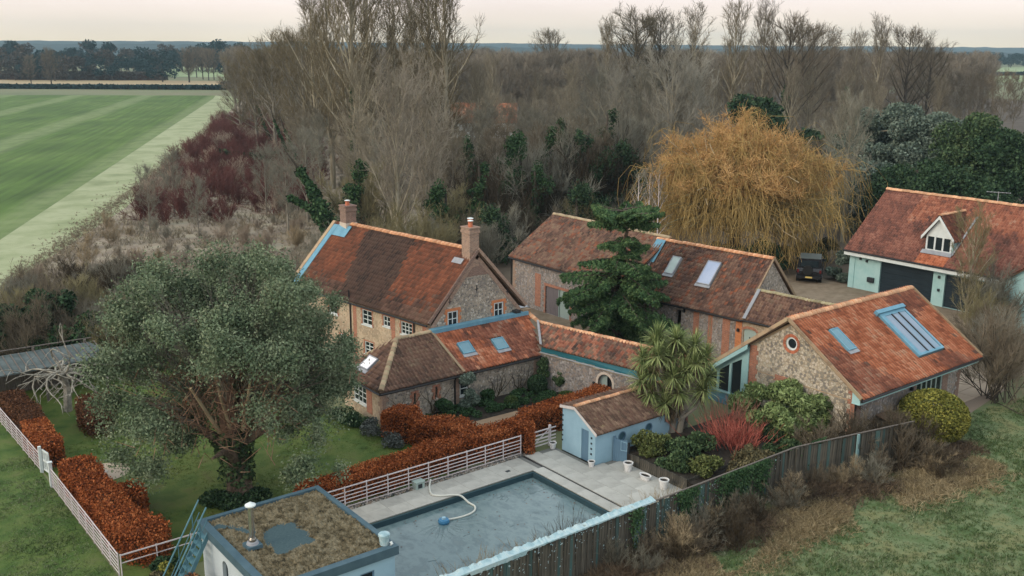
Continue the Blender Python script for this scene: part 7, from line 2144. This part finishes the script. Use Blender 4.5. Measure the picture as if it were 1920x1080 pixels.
# ---------------------------------------------------------------- courtyard and border planting
for k, (x, y, r_, h, look) in enumerate(((25.2, 37.75, .34, .5, 'small clipped green mound nearest the corner beech block'), (29.3, 37.8, .36, .55, 'small clipped green ball in the middle of the courtyard bed'),
                                   (32.0, 36.55, .5, .55, 'wide clipped green dome near the arched doorway'), (31.6, 38.5, .55, 1.0, 'tall dark clipped drum below the corner downpipe'))):
    leafy('clipped_ball', (x, y), [(0, 0, h * .5, r_, r_, h * .5)], int(2600 * r_ / .34), .05, 'leaf_box' if k != 3 else 'leaf_dark', look, 'topiary', 'clipped balls in the courtyard bed', seed=90 + k, shell=.85)
for k, (x, y, w, h, look) in enumerate(((27.25, 38.75, .55, 2.0, 'feathery upright grey-green shrub against the range wall'), (32.75, 37.9, .42, 1.75, 'climbing evergreen left of the arched doorway'), (32.35, 38.8, .45, 1.8, 'climbing evergreen in the courtyard corner'),
                                  (25.9, 38.9, .4, .9, 'low dark shrub under the slit windows'), (28.6, 38.9, .4, .8, 'low dark shrub along the range wall'))):
    leafy('wall_shrub', (x, y), lumps(rg, 9, w * .7, .3, h - .2, w * .45, w * .65), 3200, .075, 'leaf_green' if k in (1, 2) else 'leaf_ivy' if k else 'leaf_euca2', look, 'shrub', 'shrubs trained on the courtyard walls', seed=110 + k, trunk=(h * .7, .04))
rgp = random.Random(17)
for k in range(60):
    x = rgp.uniform(23.6, 32.2); y = rgp.uniform(37.2, 39.0)
    leafy('bed_plant', (x, y), [(0, 0, .14, .28, .28, .2)], 260, .06, 'leaf_ivy', 'small dark low plant in the courtyard soil bed', 'plant', 'low plants in the courtyard bed', seed=130 + k)
# bare climbers on the range wall
mb = None
for k, x0_ in enumerate((24.0, 25.4, 29.4, 31.0)):
    t = thing('bare_climber', (x0_, 39.22, 0), ['bare climber below the first slit window', 'bare climber right of the second slit window', 'bare climber on the wall under the right roof window', 'bare climber near the courtyard corner'][k], 'climber', 'bare climbers on the range wall')
    mb = MB()
    for j in range(7):
        pts = [Vector((0, 0, 0))]
        for q in range(6): pts.append(pts[-1] + Vector((rgp.gauss(.10 * (j - 3) * .5, .12), rgp.uniform(-.03, .0) if q else -.05, .28 * rgp.uniform(.6, 1.1))))
        pts = [Vector((p.x, max(-.12, min(-.03, p.y)), min(p.z, 1.6))) for p in pts]
        mb.tube(pts, [.03, .025, .022, .018, .014, .01, .006], 4)
    mb.build('stems', M['twig_dark'], t)
for k in range(9):
    a = k / 8; x, y = 20.9 + .9 * math.sin(k * 2.2) * .4 + .6 * a, 41.6 - 4.8 * a
    leafy('border_shrub', (x + .55, y), lumps(rg, 5, .4, .12, .45, .22, .34), 900, .06, 'leaf_lav' if k > 3 else 'leaf_dark', 'low grey-green shrub in the border along the range end wall', 'shrub', 'border shrubs along the range end', seed=170 + k)

# ---------------------------------------------------------------- raised bed planting
leafy('bamboo', (37.0, 26.7), lumps(rg, 34, 2.1, .7, 2.3, .35, .65), 19000, .075, 'leaf_bamboo', 'big feathery bright green bamboo clump under the gable window', 'bamboo', seed=200, aspect=3.4)
leafy('bamboo', (37.4, 29.2), lumps(rg, 9, .7, .3, .9, .25, .4), 3600, .075, 'leaf_bamboo', 'smaller green bush between the garden room and bamboo', 'bush', seed=201, aspect=3.0)
leafy('evergreen_shrub', (30.2, 28.6), lumps(rg, 12, .75, .5, 1.15, .28, .42), 4200, .08, 'leaf_box2', 'yellow-green low shrub just behind the blue wicket gate', 'shrub', seed=202)
leafy('evergreen_shrub', (31.3, 27.5), lumps(rg, 14, .85, .5, 1.4, .3, .5), 4800, .085, 'leaf_green', 'green arching shrub at the foot of the cordyline', 'shrub', seed=203)
def stems(name, p, n, h, mt, label, cat, seed, spread=.5, r_=.012, rad=.5, lean=32):
    t = thing(name, p, label, cat)
    rng = np.random.default_rng(seed)
    b = np.concatenate([rng.normal(0, rad * .5, (n, 2)), np.zeros((n, 1))], 1)
    d = unit(np.concatenate([b[:, :2] * spread / rad * 1.4 + rng.normal(0, .22, (n, 2)), np.ones((n, 1))], 1))
    L_ = h * rng.uniform(.6, 1.15, n); pts = [b]
    for k in range(3): pts.append(pts[-1] + d * (L_ / 3)[:, None]); d = unit(d + rng.normal(0, .10, d.shape))
    g = [poly_geo(np.stack(pts, 1), np.full(n, r_), np.full(n, r_ * .4), 3)]
    P2, _ = branches(rng, np.stack(pts, 1), 3, .3, .95, h * .3, 25, .3, 2)
    g.append(poly_geo(P2, np.full(len(P2), r_ * .7), np.full(len(P2), r_ * .3), 3))
    link('stems', npmesh('stems', *join(g), M[mt]), t)
    return t
stems('dogwood', (33.7, 26.8, .46), 230, 1.2, 'twig_scarlet', 'bright red-stemmed dogwood between the palm and bamboo', 'dogwood', 1, rad=1.15, r_=.013)
stems('dogwood', (34.6, 27.9, .46), 120, 1.6, 'twig_pink2', 'pinkish faded dogwood stems behind the bright red ones', 'dogwood', 2, rad=.9, r_=.014)
for k, (x, y, mt, look) in enumerate(((30.4, 25.6, 'leaf_box2', 'tangled olive ground shrub at the terrace end of the raised bed'), (31.6, 24.6, 'leaf_olive', 'tangled brown-green shrub along the board fence below the palm'), (32.9, 25.0, 'leaf_olive', 'straw-coloured weedy shrub below the red dogwood'),
                                (34.6, 24.8, 'leaf_green', 'green weedy shrub behind the fence below the dogwood'), (36.4, 24.8, 'leaf_olive', 'brown-green weedy shrub behind the fence below the bamboo'), (29.8, 26.8, 'leaf_green', 'green trailing plant over the raised bed corner'), (38.0, 25.3, 'leaf_green', 'green weedy shrub near the barn corner'), (35.8, 26.2, 'leaf_green', 'green undergrowth at the near foot of the bamboo'))):
    leafy('bed_shrub', (x, y), lumps(rg, 9, .8, .45, .95, .25, .42), 3000, .08, mt, look, 'shrub', seed=220 + k)
for k, (x, y) in enumerate(((35.6, 23.4), (36.4, 23.2), (37.3, 22.9), (38.2, 22.5), (39.0, 22.2), (39.2, 21.3), (38.2, 21.2))):
    plant('dead_shrub', ('scrub', k % 3), (x, y), .78, 'dull brown leafless shrub round the far end of the dark fence', 'shrub', 'brown shrubs by the barn corner', tm='twig_dark' if k % 2 else 'twig_brown', wm='twig_dark')
# clipped golden ball and little flat-topped wall beside it
leafy('golden_shrub', (42.45, 22.35), [(0, 0, 1.15, 1.62, 1.62, 1.25), (0, 0, .7, 1.45, 1.45, .75)], 30000, .075, 'leaf_gold', 'large clipped golden-green ball at the near barn corner', 'shrub', seed=240, shell=.86, trunk=(1.0, .12))
t = thing('wood_store', (40.1, 22.9, 0), 'dark timber store with slab top at the corner of the near barn', 'store')
for k in range(9): MB().box(k * .17, k * .17 + .16, 0, .04, 0, 1.1).build('store_board', M['board'], t)
MB().box(-.04, .0, -.02, .9, 0, 1.1).box(1.53, 1.57, -.02, .9, 0, 1.1).build('side_panel', M['board'], t)
MB().prism([(-.1, -.12, 1.12), (1.0, -.12, 1.12), (1.0, .9, 1.3), (-.1, .9, 1.3)], (0, 0, .05)).build('roof_sheet', M['under'], t)
MB().prism([(1.04, -.15, 1.1), (1.75, -.15, 1.1), (1.75, .8, 1.2), (1.04, .8, 1.2)], (0, 0, .06)).build('stone_slab', M['ridge_moss'], t)

for k in range(44):
    x = rgp.uniform(21, 40.5); e_ = np.interp(x, [14, 32.6, 39.2, 43], [22.6, 22.5, 21.2, 21.5]); y = e_ - abs(rgp.gauss(.2, .8))
    plant('bramble', ('scrub', k % 3), (x, y), rgp.uniform(.28, .52), 'straggly dead bramble at the outer foot of the dark fence', 'bramble', 'dead brambles along the dark fence', tm=('twig_dark', 'twig_brown', 'stem_tan', 'twig_grey')[k % 4], wm='twig_dark')
# pool edge grasses and stalks behind the sheeting
for k in range(34):
    x = 15.5 + 11.2 * (k + rgp.random()) / 34; y = rgp.uniform(23.5, 24.3)
    tall = 20.2 < x < 22.3
    t = stems('dry_grass', (x, y, .0), 46 if not tall else 30, (1.2 if not tall else 1.55) * rgp.uniform(.85, 1.2), 'stem_tan' if not tall else 'twig_dark', 'dry pale stalks in the strip between pool and dark fence' if not tall else 'dark upright reeds in the strip between pool and dark fence', 'grass', 300 + k, rad=.32, r_=.008)
    t['group'] = 'dry stalks beside the pool' if not tall else 'dark reeds beside the pool'
v, f = blobs(900, lambda rg_, n: np.stack([rg_.uniform(15.0, 26.6, n), rg_.uniform(23.1, 24.25, n), rg_.uniform(.02, .5, n) * 0 + .04], 1), .09, 6)
M['leaf_euca2'] = M['leaf_euca']
tag(link('pool_border_stones', npmesh('pool_border_stones', v, f, M['stones'])), 'loose stones in the planting strip between pool and fence', 'stones', kind='stuff')
sheet('pool_border', [(14.5, 22.95), (28.9, 22.95), (28.9, 24.25), (14.5, 24.25)], .024, mat('pebbly_sand', [(.20, .16, .11), (.36, .30, .22), (.44, .38, .29)], scale=2, detail=8))

rng = np.random.default_rng(71); n = 170
xx, yy = rng.uniform(14.9, 24.9, n), rng.uniform(24.5, 30.6, n); wgt = rng.random(n) < .4
xx = np.where(wgt, 24.95 - rng.exponential(.5, n), xx); yy = np.where(rng.random(n) < .3, 30.65 - rng.exponential(.35, n), yy)
v, f = leaf_geo(np.stack([xx, yy, np.full(n, -.213)], 1), np.full(n, .05), rng, np.array([0, 0, 6.0]), .5, 1.5)
tag(link('leaf_litter', npmesh('leaf_litter', v, f, M['leaf_beech_dark'])), 'scattered dead leaves lying on the pool surface', 'leaves', kind='stuff')
# ivy and frost-white flecks on the dark fence
for k, (x, w, n, look) in enumerate(((26.0, .5, 1500, 'ivy patch on the dark fence where the blue sheeting ends'), (28.8, 1.0, 3200, 'largest dark ivy mass over the dark fence'), (33.9, .5, 1000, 'thin ivy patch at the bend of the dark fence'), (23.3, .3, 500, 'small ivy tuft on the fence under the sheeting'), (30.3, .5, 1200, 'narrow ivy curtain beside a teal fence post'))):
    t = thing('ivy_patch', (x, 22.78, 0), look, 'ivy', 'ivy on the dark fence')
    rng = np.random.default_rng(400 + k)
    c = np.stack([rng.normal(0, w * .5, n), rng.uniform(-.12, .0, n), 1.98 - rng.exponential(.55, n)], 1); c[:, 2] = np.clip(c[:, 2], .05, 2.1)
    c[:, 1] -= .02
    v, f = leaf_geo(c, np.full(n, .075), rng, np.array([0, -1., .3]), .7, 1.2)
    link('leaves', npmesh('leaves', v, f, M['leaf_ivy']), t)
rng = np.random.default_rng(55)
n = 420
xx = rng.uniform(15, 32, n); c = np.stack([xx, np.full(n, 22.825), np.clip(1.85 - rng.exponential(.5, n), .2, 1.9)], 1)
v, f = leaf_geo(c, rng.uniform(.02, .06, n), rng, np.array([0, -3., 0]), .3, 1.5)
tag(link('lichen_flecks', npmesh('lichen_flecks', v, f, M['sheeting'])), 'pale flecks of lichen and torn leaves on the dark fence boards', 'lichen', kind='stuff')

# ---------------------------------------------------------------- gnarled stems over the shelter, dark trees behind
def gnarled():
    t = thing('gnarled_tree', (11.0, 50.6, 0), 'pale contorted bare stems sprawling over the shelter roof', 'tree')
    rg_ = random.Random(23)
    mb = MB()
    mb.tube([(0, 0, 0), (.1, .1, 1.2), (-.1, .1, 2.1)], [.22, .18, .15], 7)
    for k in range(26):
        a = rg_.uniform(0, 6.28); p = Vector((0, 0, 2.0)); pts = [p.copy()]
        L_ = rg_.uniform(1.6, 4.2); d = Vector((math.cos(a), math.sin(a), .35))
        for q in range(8):
            d = (d + Vector((rg_.gauss(0, .5), rg_.gauss(0, .5), rg_.gauss(-.10, .3)))).normalized()
            p = p + d * L_ / 8; p.z = max(p.z, .6); pts.append(p.copy())
            if q in (3, 5):
                e_ = (d + Vector((rg_.gauss(0, .8), rg_.gauss(0, .8), -.3))).normalized(); p2 = p + e_ * .5; p3 = p2 + (e_ + Vector((rg_.gauss(0, .5), 0, -.4))) * .45
                mb.tube([p, p2, p3], [.028, .02, .006], 5)
        mb.tube(pts, [.065 - .057 * i / 8 for i in range(9)], 6)
    mb.build('stems', M['bark_silver'], t)
M['bark_silver'] = mat('silver_bark', [(.13, .115, .095), (.26, .24, .20), (.36, .33, .28)], scale=5, bump=.5)
gnarled()
for k, (px, d, rx, top, mt, look) in enumerate(((20, 56, 2.4, 545, 'leaf_dark', 'dark bushy tree at the left edge behind the shelter'), (75, 54, 1.7, 600, 'leaf_ivy', 'dark evergreen bush behind the shelter roof'), (130, 55, 1.7, 590, 'leaf_ivy', 'dark olive bush behind the right end of the shelter'), (185, 57, 1.7, 590, 'leaf_dark', 'dark bush half behind the left of the lawn tree'), (-30, 54, 2.2, 570, 'leaf_dark', 'dark bush cut by the left edge behind the shelter'))):
    h = rise(top, d)
    leafy('dark_bush', spot(px, d), lumps(rg, 18, rx, .4, max(1.6, h - .4), .5, .9), 5200, .17, mt, look, 'bush', seed=260 + k)
for k in range(16):
    px = rgp.uniform(-20, 250); d = rgp.uniform(66, 74)
    plant('bush', ('bush', k % 2), spot(px, d), rgp.uniform(.38, .62), 'tall grey-brown leafless bush in the row behind the shelter', 'bush', 'leafless bushes behind the shelter', tm=rgp.choice(['twig_brown', 'twig_grey', 'twig_dark']), wm='twig_dark')

hedge([(*spot(-60, 52.6)[:2], 1.3), (*spot(60, 52.8)[:2], 1.4), (*spot(215, 53.2)[:2], 1.1)], 2.6, 1.2, 9000, 'low dull brown undergrowth behind the shelter', mt='leaf_under', size=.13, seed=31, group=None, name='undergrowth', bulge=.35, cat='undergrowth')
for k in range(34):
    plant('bush', ('bush', k % 2), spot(rgp.uniform(-30, 215), rgp.uniform(52.5, 62)), rgp.uniform(.5, .8), 'low grey-brown leafless bush just behind the shelter rail', 'bush', 'low leafless bushes behind the shelter', tm=rgp.choice(['twig_brown', 'twig_grey', 'twig_olive']), wm='twig_dark')
# scrub along the field: red, pinkish and straw bushes
def in_poly(p, poly): return inside(poly, np.array([p[0]]), np.array([p[1]]))[0]
red_poly = [(29.5, 103), (92, 232), (108, 224), (80, 158), (60, 118), (48, 100), (38, 96)]
pink_poly = [(14, 79), (28, 101), (40, 93), (54, 100), (70, 140), (105, 220), (125, 215), (80, 120), (47, 80), (38, 64), (20, 66)]
def scatter(poly, n, dist, fn):
    xs = [q[0] for q in poly]; ys = [q[1] for q in poly]; got = []; tr_ = 0
    while len(got) < n and tr_ < n * 60:
        tr_ += 1
        p = (rgp.uniform(min(xs), max(xs)), rgp.uniform(min(ys), max(ys)))
        if not in_poly(p, poly) or any((p[0] - q[0]) ** 2 + (p[1] - q[1]) ** 2 < dist * dist for q in got): continue
        got.append(p); fn(len(got), p)
scatter(red_poly, 260, 1.9, lambda k, p: plant('red_scrub', ('scrub', k % 3), p, rgp.uniform(.7, 1.25), 'dull red leafless scrub bush along the edge of the field', 'bush', 'red scrub along the field edge', tm='twig_red' if k % 5 else 'twig_pink', wm='twig_red'))
scatter(pink_poly, 285, 1.7, lambda k, p: plant('scrub_bush', ('scrub', k % 3) if k % 6 else ('bush', k % 2), p, rgp.uniform(.3, .7) * (1 if k % 6 else .6), 'pinkish straw-brown leafless scrub bush between the field and wood', 'bush', 'straw-coloured scrub between field and wood', tm=('twig_pink', 'twig_pale', 'stem_tan', 'twig_grey')[k % 4], wm='twig_pink'))
for k, (px, d, s, look) in enumerate(((250, 96, .5, 'small thin grey sapling in the scrub above the lawn tree, leftmost'), (300, 104, .55, 'small thin sapling in the scrub above the lawn tree, middle'), (345, 92, .45, 'small thin sapling in the scrub above the lawn tree, right'), (520, 92, .7, 'grey leafless tree in the scrub left of the farmhouse'), (560, 100, .75, 'brown leafless tree in the scrub beside the leaning ivied tree'), (480, 105, .6, 'low brown leafless tree in the middle of the scrub'))):
    plant('sapling', ('wood', k % 4), spot(px, d), s, look, 'tree', tm='twig_grey', wm='bark_grey')

# leafless shrubs at the right, over the drive
for k, (px, d, s, tm, look) in enumerate(((1895, 60.5, .62, 'twig_olive', 'sprawling pale-branched bush with yellowish tips before the garage'), (1950, 53, .75, 'twig_grey', 'grey leafless bush at the right edge above the terrace'), (1950, 49, .9, 'twig_brown', 'brown leafless bush cut by the right edge beside the verge'), (1925, 57, .65, 'twig_brown', 'low brown leafless bush at the end of the terrace'), (1920, 62, .85, 'twig_grey', 'grey leafless bush beneath the annexe'))):
    plant('bush', ('bush', k % 2), spot(px, d), s, look, 'bush', tm=tm, wm='bark_pale' if k == 0 else 'bark_dark')
plant('bare_tree', ('pale', 0), spot(1868, 63), .46, 'small pale bare tree with yellow-green twigs in front of the garage end', 'tree', tm='twig_olive', wm='bark_pale')

# ---------------------------------------------------------------- rough grass on the verge and tufts on the lawns
def blades(n, xf, h, w, mt, name, label, seed, lean=.5, per=7, cat='grass'):
    rng = np.random.default_rng(seed)
    c, hs = xf(rng, n)
    c = np.repeat(c, per, 0); hs = np.repeat(hs, per)
    m_ = len(c)
    c = c + np.concatenate([rng.normal(0, .05, (m_, 2)), np.zeros((m_, 1))], 1)
    d = unit(np.concatenate([rng.normal(0, lean, (m_, 2)), np.ones((m_, 1))], 1))
    hh = h * hs * rng.uniform(.5, 1.2, m_)
    side = unit(np.cross(d, rng.normal(0, 1, (m_, 3))))
    mid = c + d * (hh * .55)[:, None]; d2 = unit(d + np.concatenate([rng.normal(0, lean, (m_, 2)), np.full((m_, 1), -.25)], 1)); tip = mid + d2 * (hh * .55)[:, None]
    V = np.stack([c - side * w, c + side * w, mid + side * w * .8, mid - side * w * .8, tip + side * w * .15, tip - side * w * .15], 1)
    f = np.array([[0, 1, 2, 3], [3, 2, 4, 5]])
    F = (np.arange(m_)[:, None, None] * 6 + f[None]).reshape(-1, 4)
    return tag(link(name, npmesh(name, V.reshape(-1, 3), F, M[mt])), label, cat, kind='stuff')
def nz(x, y, s, k): return np.sin(x * s + 1.3 * k + 1.7 * np.sin(y * s * .7 + k)) * np.cos(y * s * 1.1 + .8 * k + np.sin(x * s * .5))
def verge_pts(rng, n):
    x = rng.uniform(16, 52, n); y = rng.uniform(8, 23, n)
    ok = (y < np.interp(x, [14, 32.6, 39.2, 43.5, 47.3, 52], [22.4, 22.3, 20.9, 22.6, 22.8, 22.4])) & (y > 21 - (x - 20) * .55 - 2)
    x, y = x[ok], y[ok]; k = nz(x, y, .9, 1)
    return np.stack([x, y, np.zeros(len(x))], 1), .7 + .45 * k
blades(26000, verge_pts, .17, .012, 'grass_green', 'verge_tufts', 'tufted frosty green grass on the verge outside the dark fence', 1, .6, 6)
def weed_pts(rng, n):
    x = rng.uniform(20, 43, n); e_ = np.interp(x, [14, 32.6, 39.2, 43], [22.6, 22.5, 21.2, 21.5]); y = e_ - rng.exponential(.55, n)
    k = nz(x, y, 1.1, 3)
    ok = (e_ - y < 2.2) & (k > -.6)
    x, y, k = x[ok], y[ok], k[ok]
    return np.stack([x, y, np.zeros(len(x))], 1), .7 + .4 * k
blades(6500, weed_pts, .62, .011, 'grass_brown', 'dead_weeds', 'dead brown weeds and brambles along the foot of the dark fence', 2, .75, 7, 'weeds')
def straw_pts(rng, n):
    x = rng.uniform(22, 42, n); e_ = np.interp(x, [14, 32.6, 39.2, 43], [22.6, 22.5, 21.2, 21.5]); y = e_ - rng.normal(1.7, .7, n)
    k = nz(x, y, .8, 5)
    ok = (e_ - y > .1) & (k > -.35)
    x, y, k = x[ok], y[ok], k[ok]
    return np.stack([x, y, np.zeros(len(x))], 1), .6 + .5 * k
blades(9500, straw_pts, .45, .010, 'grass_dry', 'straw_tussocks', 'straw-coloured tussocks between dead weeds and green verge', 3, .9, 7)
def lawn_pts(rng, n):
    x = rng.uniform(2, 8.1, n); y = rng.uniform(30, 46, n)
    ok = y > 31; return np.stack([x[ok], y[ok], np.zeros(ok.sum())], 1), .8 + .5 * nz(x[ok], y[ok], 1.2, 7)
blades(9000, lawn_pts, .10, .010, 'grass_green', 'outer_lawn_tufts', 'rough green grass outside the left white fence', 4, .7, 5)
def lawn2_pts(rng, n):
    x = rng.uniform(8.4, 22, n); y = rng.uniform(32.8, 46, n)
    ok = ~((np.abs(y - 33.5) < .6) & (x > 15)) & (np.hypot(x - 10.35, y - 41.9) > 1.05)
    return np.stack([x[ok], y[ok], np.zeros(ok.sum())], 1), .8 + .5 * nz(x[ok], y[ok], .9, 9)
blades(12000, lawn2_pts, .055, .010, 'grass_lawn', 'lawn_tufts', 'short mown grass of the garden lawn', 5, .8, 5)
for k, (x, y, mt) in enumerate(((9.4, 31.6, 'leaf_gold'), (9.0, 30.9, 'leaf_olive'), (9.6, 32.0, 'leaf_dark'))):
    leafy('stair_shrub', (x, y), lumps(rg, 6, .35, .15, .5, .2, .3), 1400, .08, mt, ['yellow-green strappy shrub at the foot of the metal stair', 'brownish shrub beneath the metal stair', 'dark shrub by the end of the low white rail'][k], 'shrub', seed=280 + k)
leafy('rusty_shrub', (9.5, 29.0), lumps(rg, 6, .4, .3, 1.2, .25, .4), 2000, .08, 'leaf_rusty', 'orange-brown shrub against the plant room wall under the stair', 'shrub', seed=284)

def scrub_pts(rng, n):
    x = rng.uniform(12, 90, n); y = rng.uniform(64, 180, n)
    ok = inside([(13.6, 79), (33, 112), (75, 195), (85, 180), (60, 120), (46, 84), (36, 66), (22, 66)], x, y)
    x, y = x[ok], y[ok]; return np.stack([x, y, np.zeros(len(x))], 1), .7 + .5 * nz(x, y, .5, 2)
blades(24000, scrub_pts, .8, .022, 'grass_scrub', 'scrub_grass', 'tall bleached grass between the scrub bushes beside the field', 6, .5, 6)
def margin_pts(rng, n):
    t_ = rng.random(n) ** 1.5; x = 13.6 + 80 * t_; y = 80 + 158 * t_ + rng.normal(0, 1.2, n); x = x - rng.exponential(.6, n) + 1.2
    return np.stack([x, y, np.zeros(n)], 1), rng.uniform(.5, 1.2, n)
blades(5000, margin_pts, .3, .02, 'grass_scrub', 'margin_tussocks', 'bleached tussocks along the ragged edge of the field margin', 7, .6, 6)

# ---------------------------------------------------------------- far country
def far_tree(k, p, h, w, label, mt, group):
    leafy('distant_tree', p, lumps(np.random.default_rng(600 + k), 9, w, h * .25, h * .9, h * .16, h * .24), 900, h * .055, mt, label, 'tree', group, trunk=(h * .5, .35), seed=600 + k)
rgf = random.Random(77)
for k in range(64):
    px = -30 + 510 * (k + rgf.random()) / 64; d = rgf.uniform(480, 700)
    if 300 < px < 420 and d < 640 and rgf.random() < .8: d = rgf.uniform(650, 720)
    top = 100 - (d - 480) * .06 + rgf.uniform(-10, 14)
    far_tree(k, spot(px, d), max(9, rise(top, d)), rgf.uniform(8, 13), 'dark tree tinted haze blue-green in the distant belt beyond the wheat field', 'leaf_haze_teal' if k % 3 else 'leaf_haze_teal2', 'distant trees beyond the wheat field')
for k in range(46):
    px = 1730 + 260 * (k + rgf.random()) / 46; d = rgf.uniform(950, 1150)
    far_tree(200 + k, spot(px, d), rise(rgf.uniform(92, 99), d), rgf.uniform(8, 12), 'tree tinted haze blue-green in the distant belt at the right horizon', 'leaf_haze_teal', 'distant trees on the right horizon')
for k in range(14):
    px = 340 + 110 * rgf.random(); d = rgf.uniform(480, 560)
    plant('bare_tree', ('oak', k % 2), spot(px, d), rgf.uniform(.55, .8), 'distant brown bare tree beside the small pale pasture', 'tree', 'distant bare trees by the pasture', tm='twig_brown')
plant('field_tree', ('oak', 1), spot(86, 415), .75, 'brown bare tree in the hedge at the far end of the wheat field', 'tree', tm='twig_brown')
plant('field_tree', ('oak', 0), spot(48, 440), .6, 'smaller bare tree in the far hedge near the left edge', 'tree', tm='twig_brown')
def far_hedge(name, p0, p1, h, w, n, mt, label):
    hedge([(*p0[:2], h), (*((p0 + p1) * .5)[:2], h), (*p1[:2], h)], w, h, n, label, mt=mt, size=.9, seed=len(label), group=None, name=name, bulge=.12)
far_hedge('field_hedge', spot(-60, 405), spot(415, 405), 1.5, 3.5, 4200, 'leaf_haze_teal', 'dark hedge along the far end of the wheat field')
far_hedge('field_hedge', spot(-60, 505), spot(300, 505), 4.0, 4, 3600, 'leaf_haze_teal2', 'brownish far hedge behind the pale stubble strip')
far_hedge('field_hedge', spot(410, 425), spot(500, 425), 2.2, 3, 900, 'leaf_haze_teal2', 'short brown hedge at the corner of the stubble strip')
far_hedge('field_hedge', spot(1740, 640), spot(1990, 700), 2.2, 3, 1200, 'leaf_haze_teal', 'dark hedge dividing the pale pastures at the right')
# wooded hills on the horizon
def hill(name, px0, px1, d, top0, seed, mt):
    rg_ = np.random.default_rng(seed); n = 160
    us = np.linspace(px0, px1, n); vs = []
    hgt = rise(top0, d) + .6 * np.cumsum(rg_.normal(0, .5, n)) * .3 + rg_.uniform(-1.2, 1.2, n) + 3 * np.sin(np.linspace(0, 5, n))
    for u_, h in zip(us, hgt):
        a = spot(u_, d - 120); b = spot(u_, d); c = spot(u_, d + 500)
        vs += [(a.x, a.y, -1), (a.x * .3 + b.x * .7, a.y * .3 + b.y * .7, h * .75), (b.x, b.y, h), (c.x, c.y, h * .8), (c.x, c.y, -1)]
    fs = [[i * 5 + j, (i + 1) * 5 + j, (i + 1) * 5 + j + 1, i * 5 + j + 1] for i in range(n - 1) for j in range(4)]
    MB().add(vs, fs).build(name, M[mt])['kind'] = 'structure'
M['hill'] = mat('hazed_wooded_hill', [(.008, .03, .036), (.014, .04, .046), (.024, .05, .054)], scale=.02, detail=8)  # teal of hazy distance put into the hillside colour
hill('far_hills', -500, 2500, 1500, 90, 1, 'hill')
hill('distant_hills', -700, 2700, 2600, 83, 2, 'hill')

# ---------------------------------------------------------------- winter haze
hz_ = MB().box(-900, 2600, -900, 2250, -1.6, 60).build('haze', None)
hm = bpy.data.materials.new('haze'); hm.use_nodes = True
hm.node_tree.nodes.clear()
ho = hm.node_tree.nodes.new('ShaderNodeOutputMaterial'); hv = hm.node_tree.nodes.new('ShaderNodeVolumePrincipled')
hv.inputs['Density'].default_value = .0002; hv.inputs['Color'].default_value = (.52, .70, .80, 1); hv.inputs['Anisotropy'].default_value = .2
hm.node_tree.links.new(hv.outputs[0], ho.inputs['Volume'])
hz_.data.materials.clear(); hz_.data.materials.append(hm)
hz_['kind'] = 'stuff'
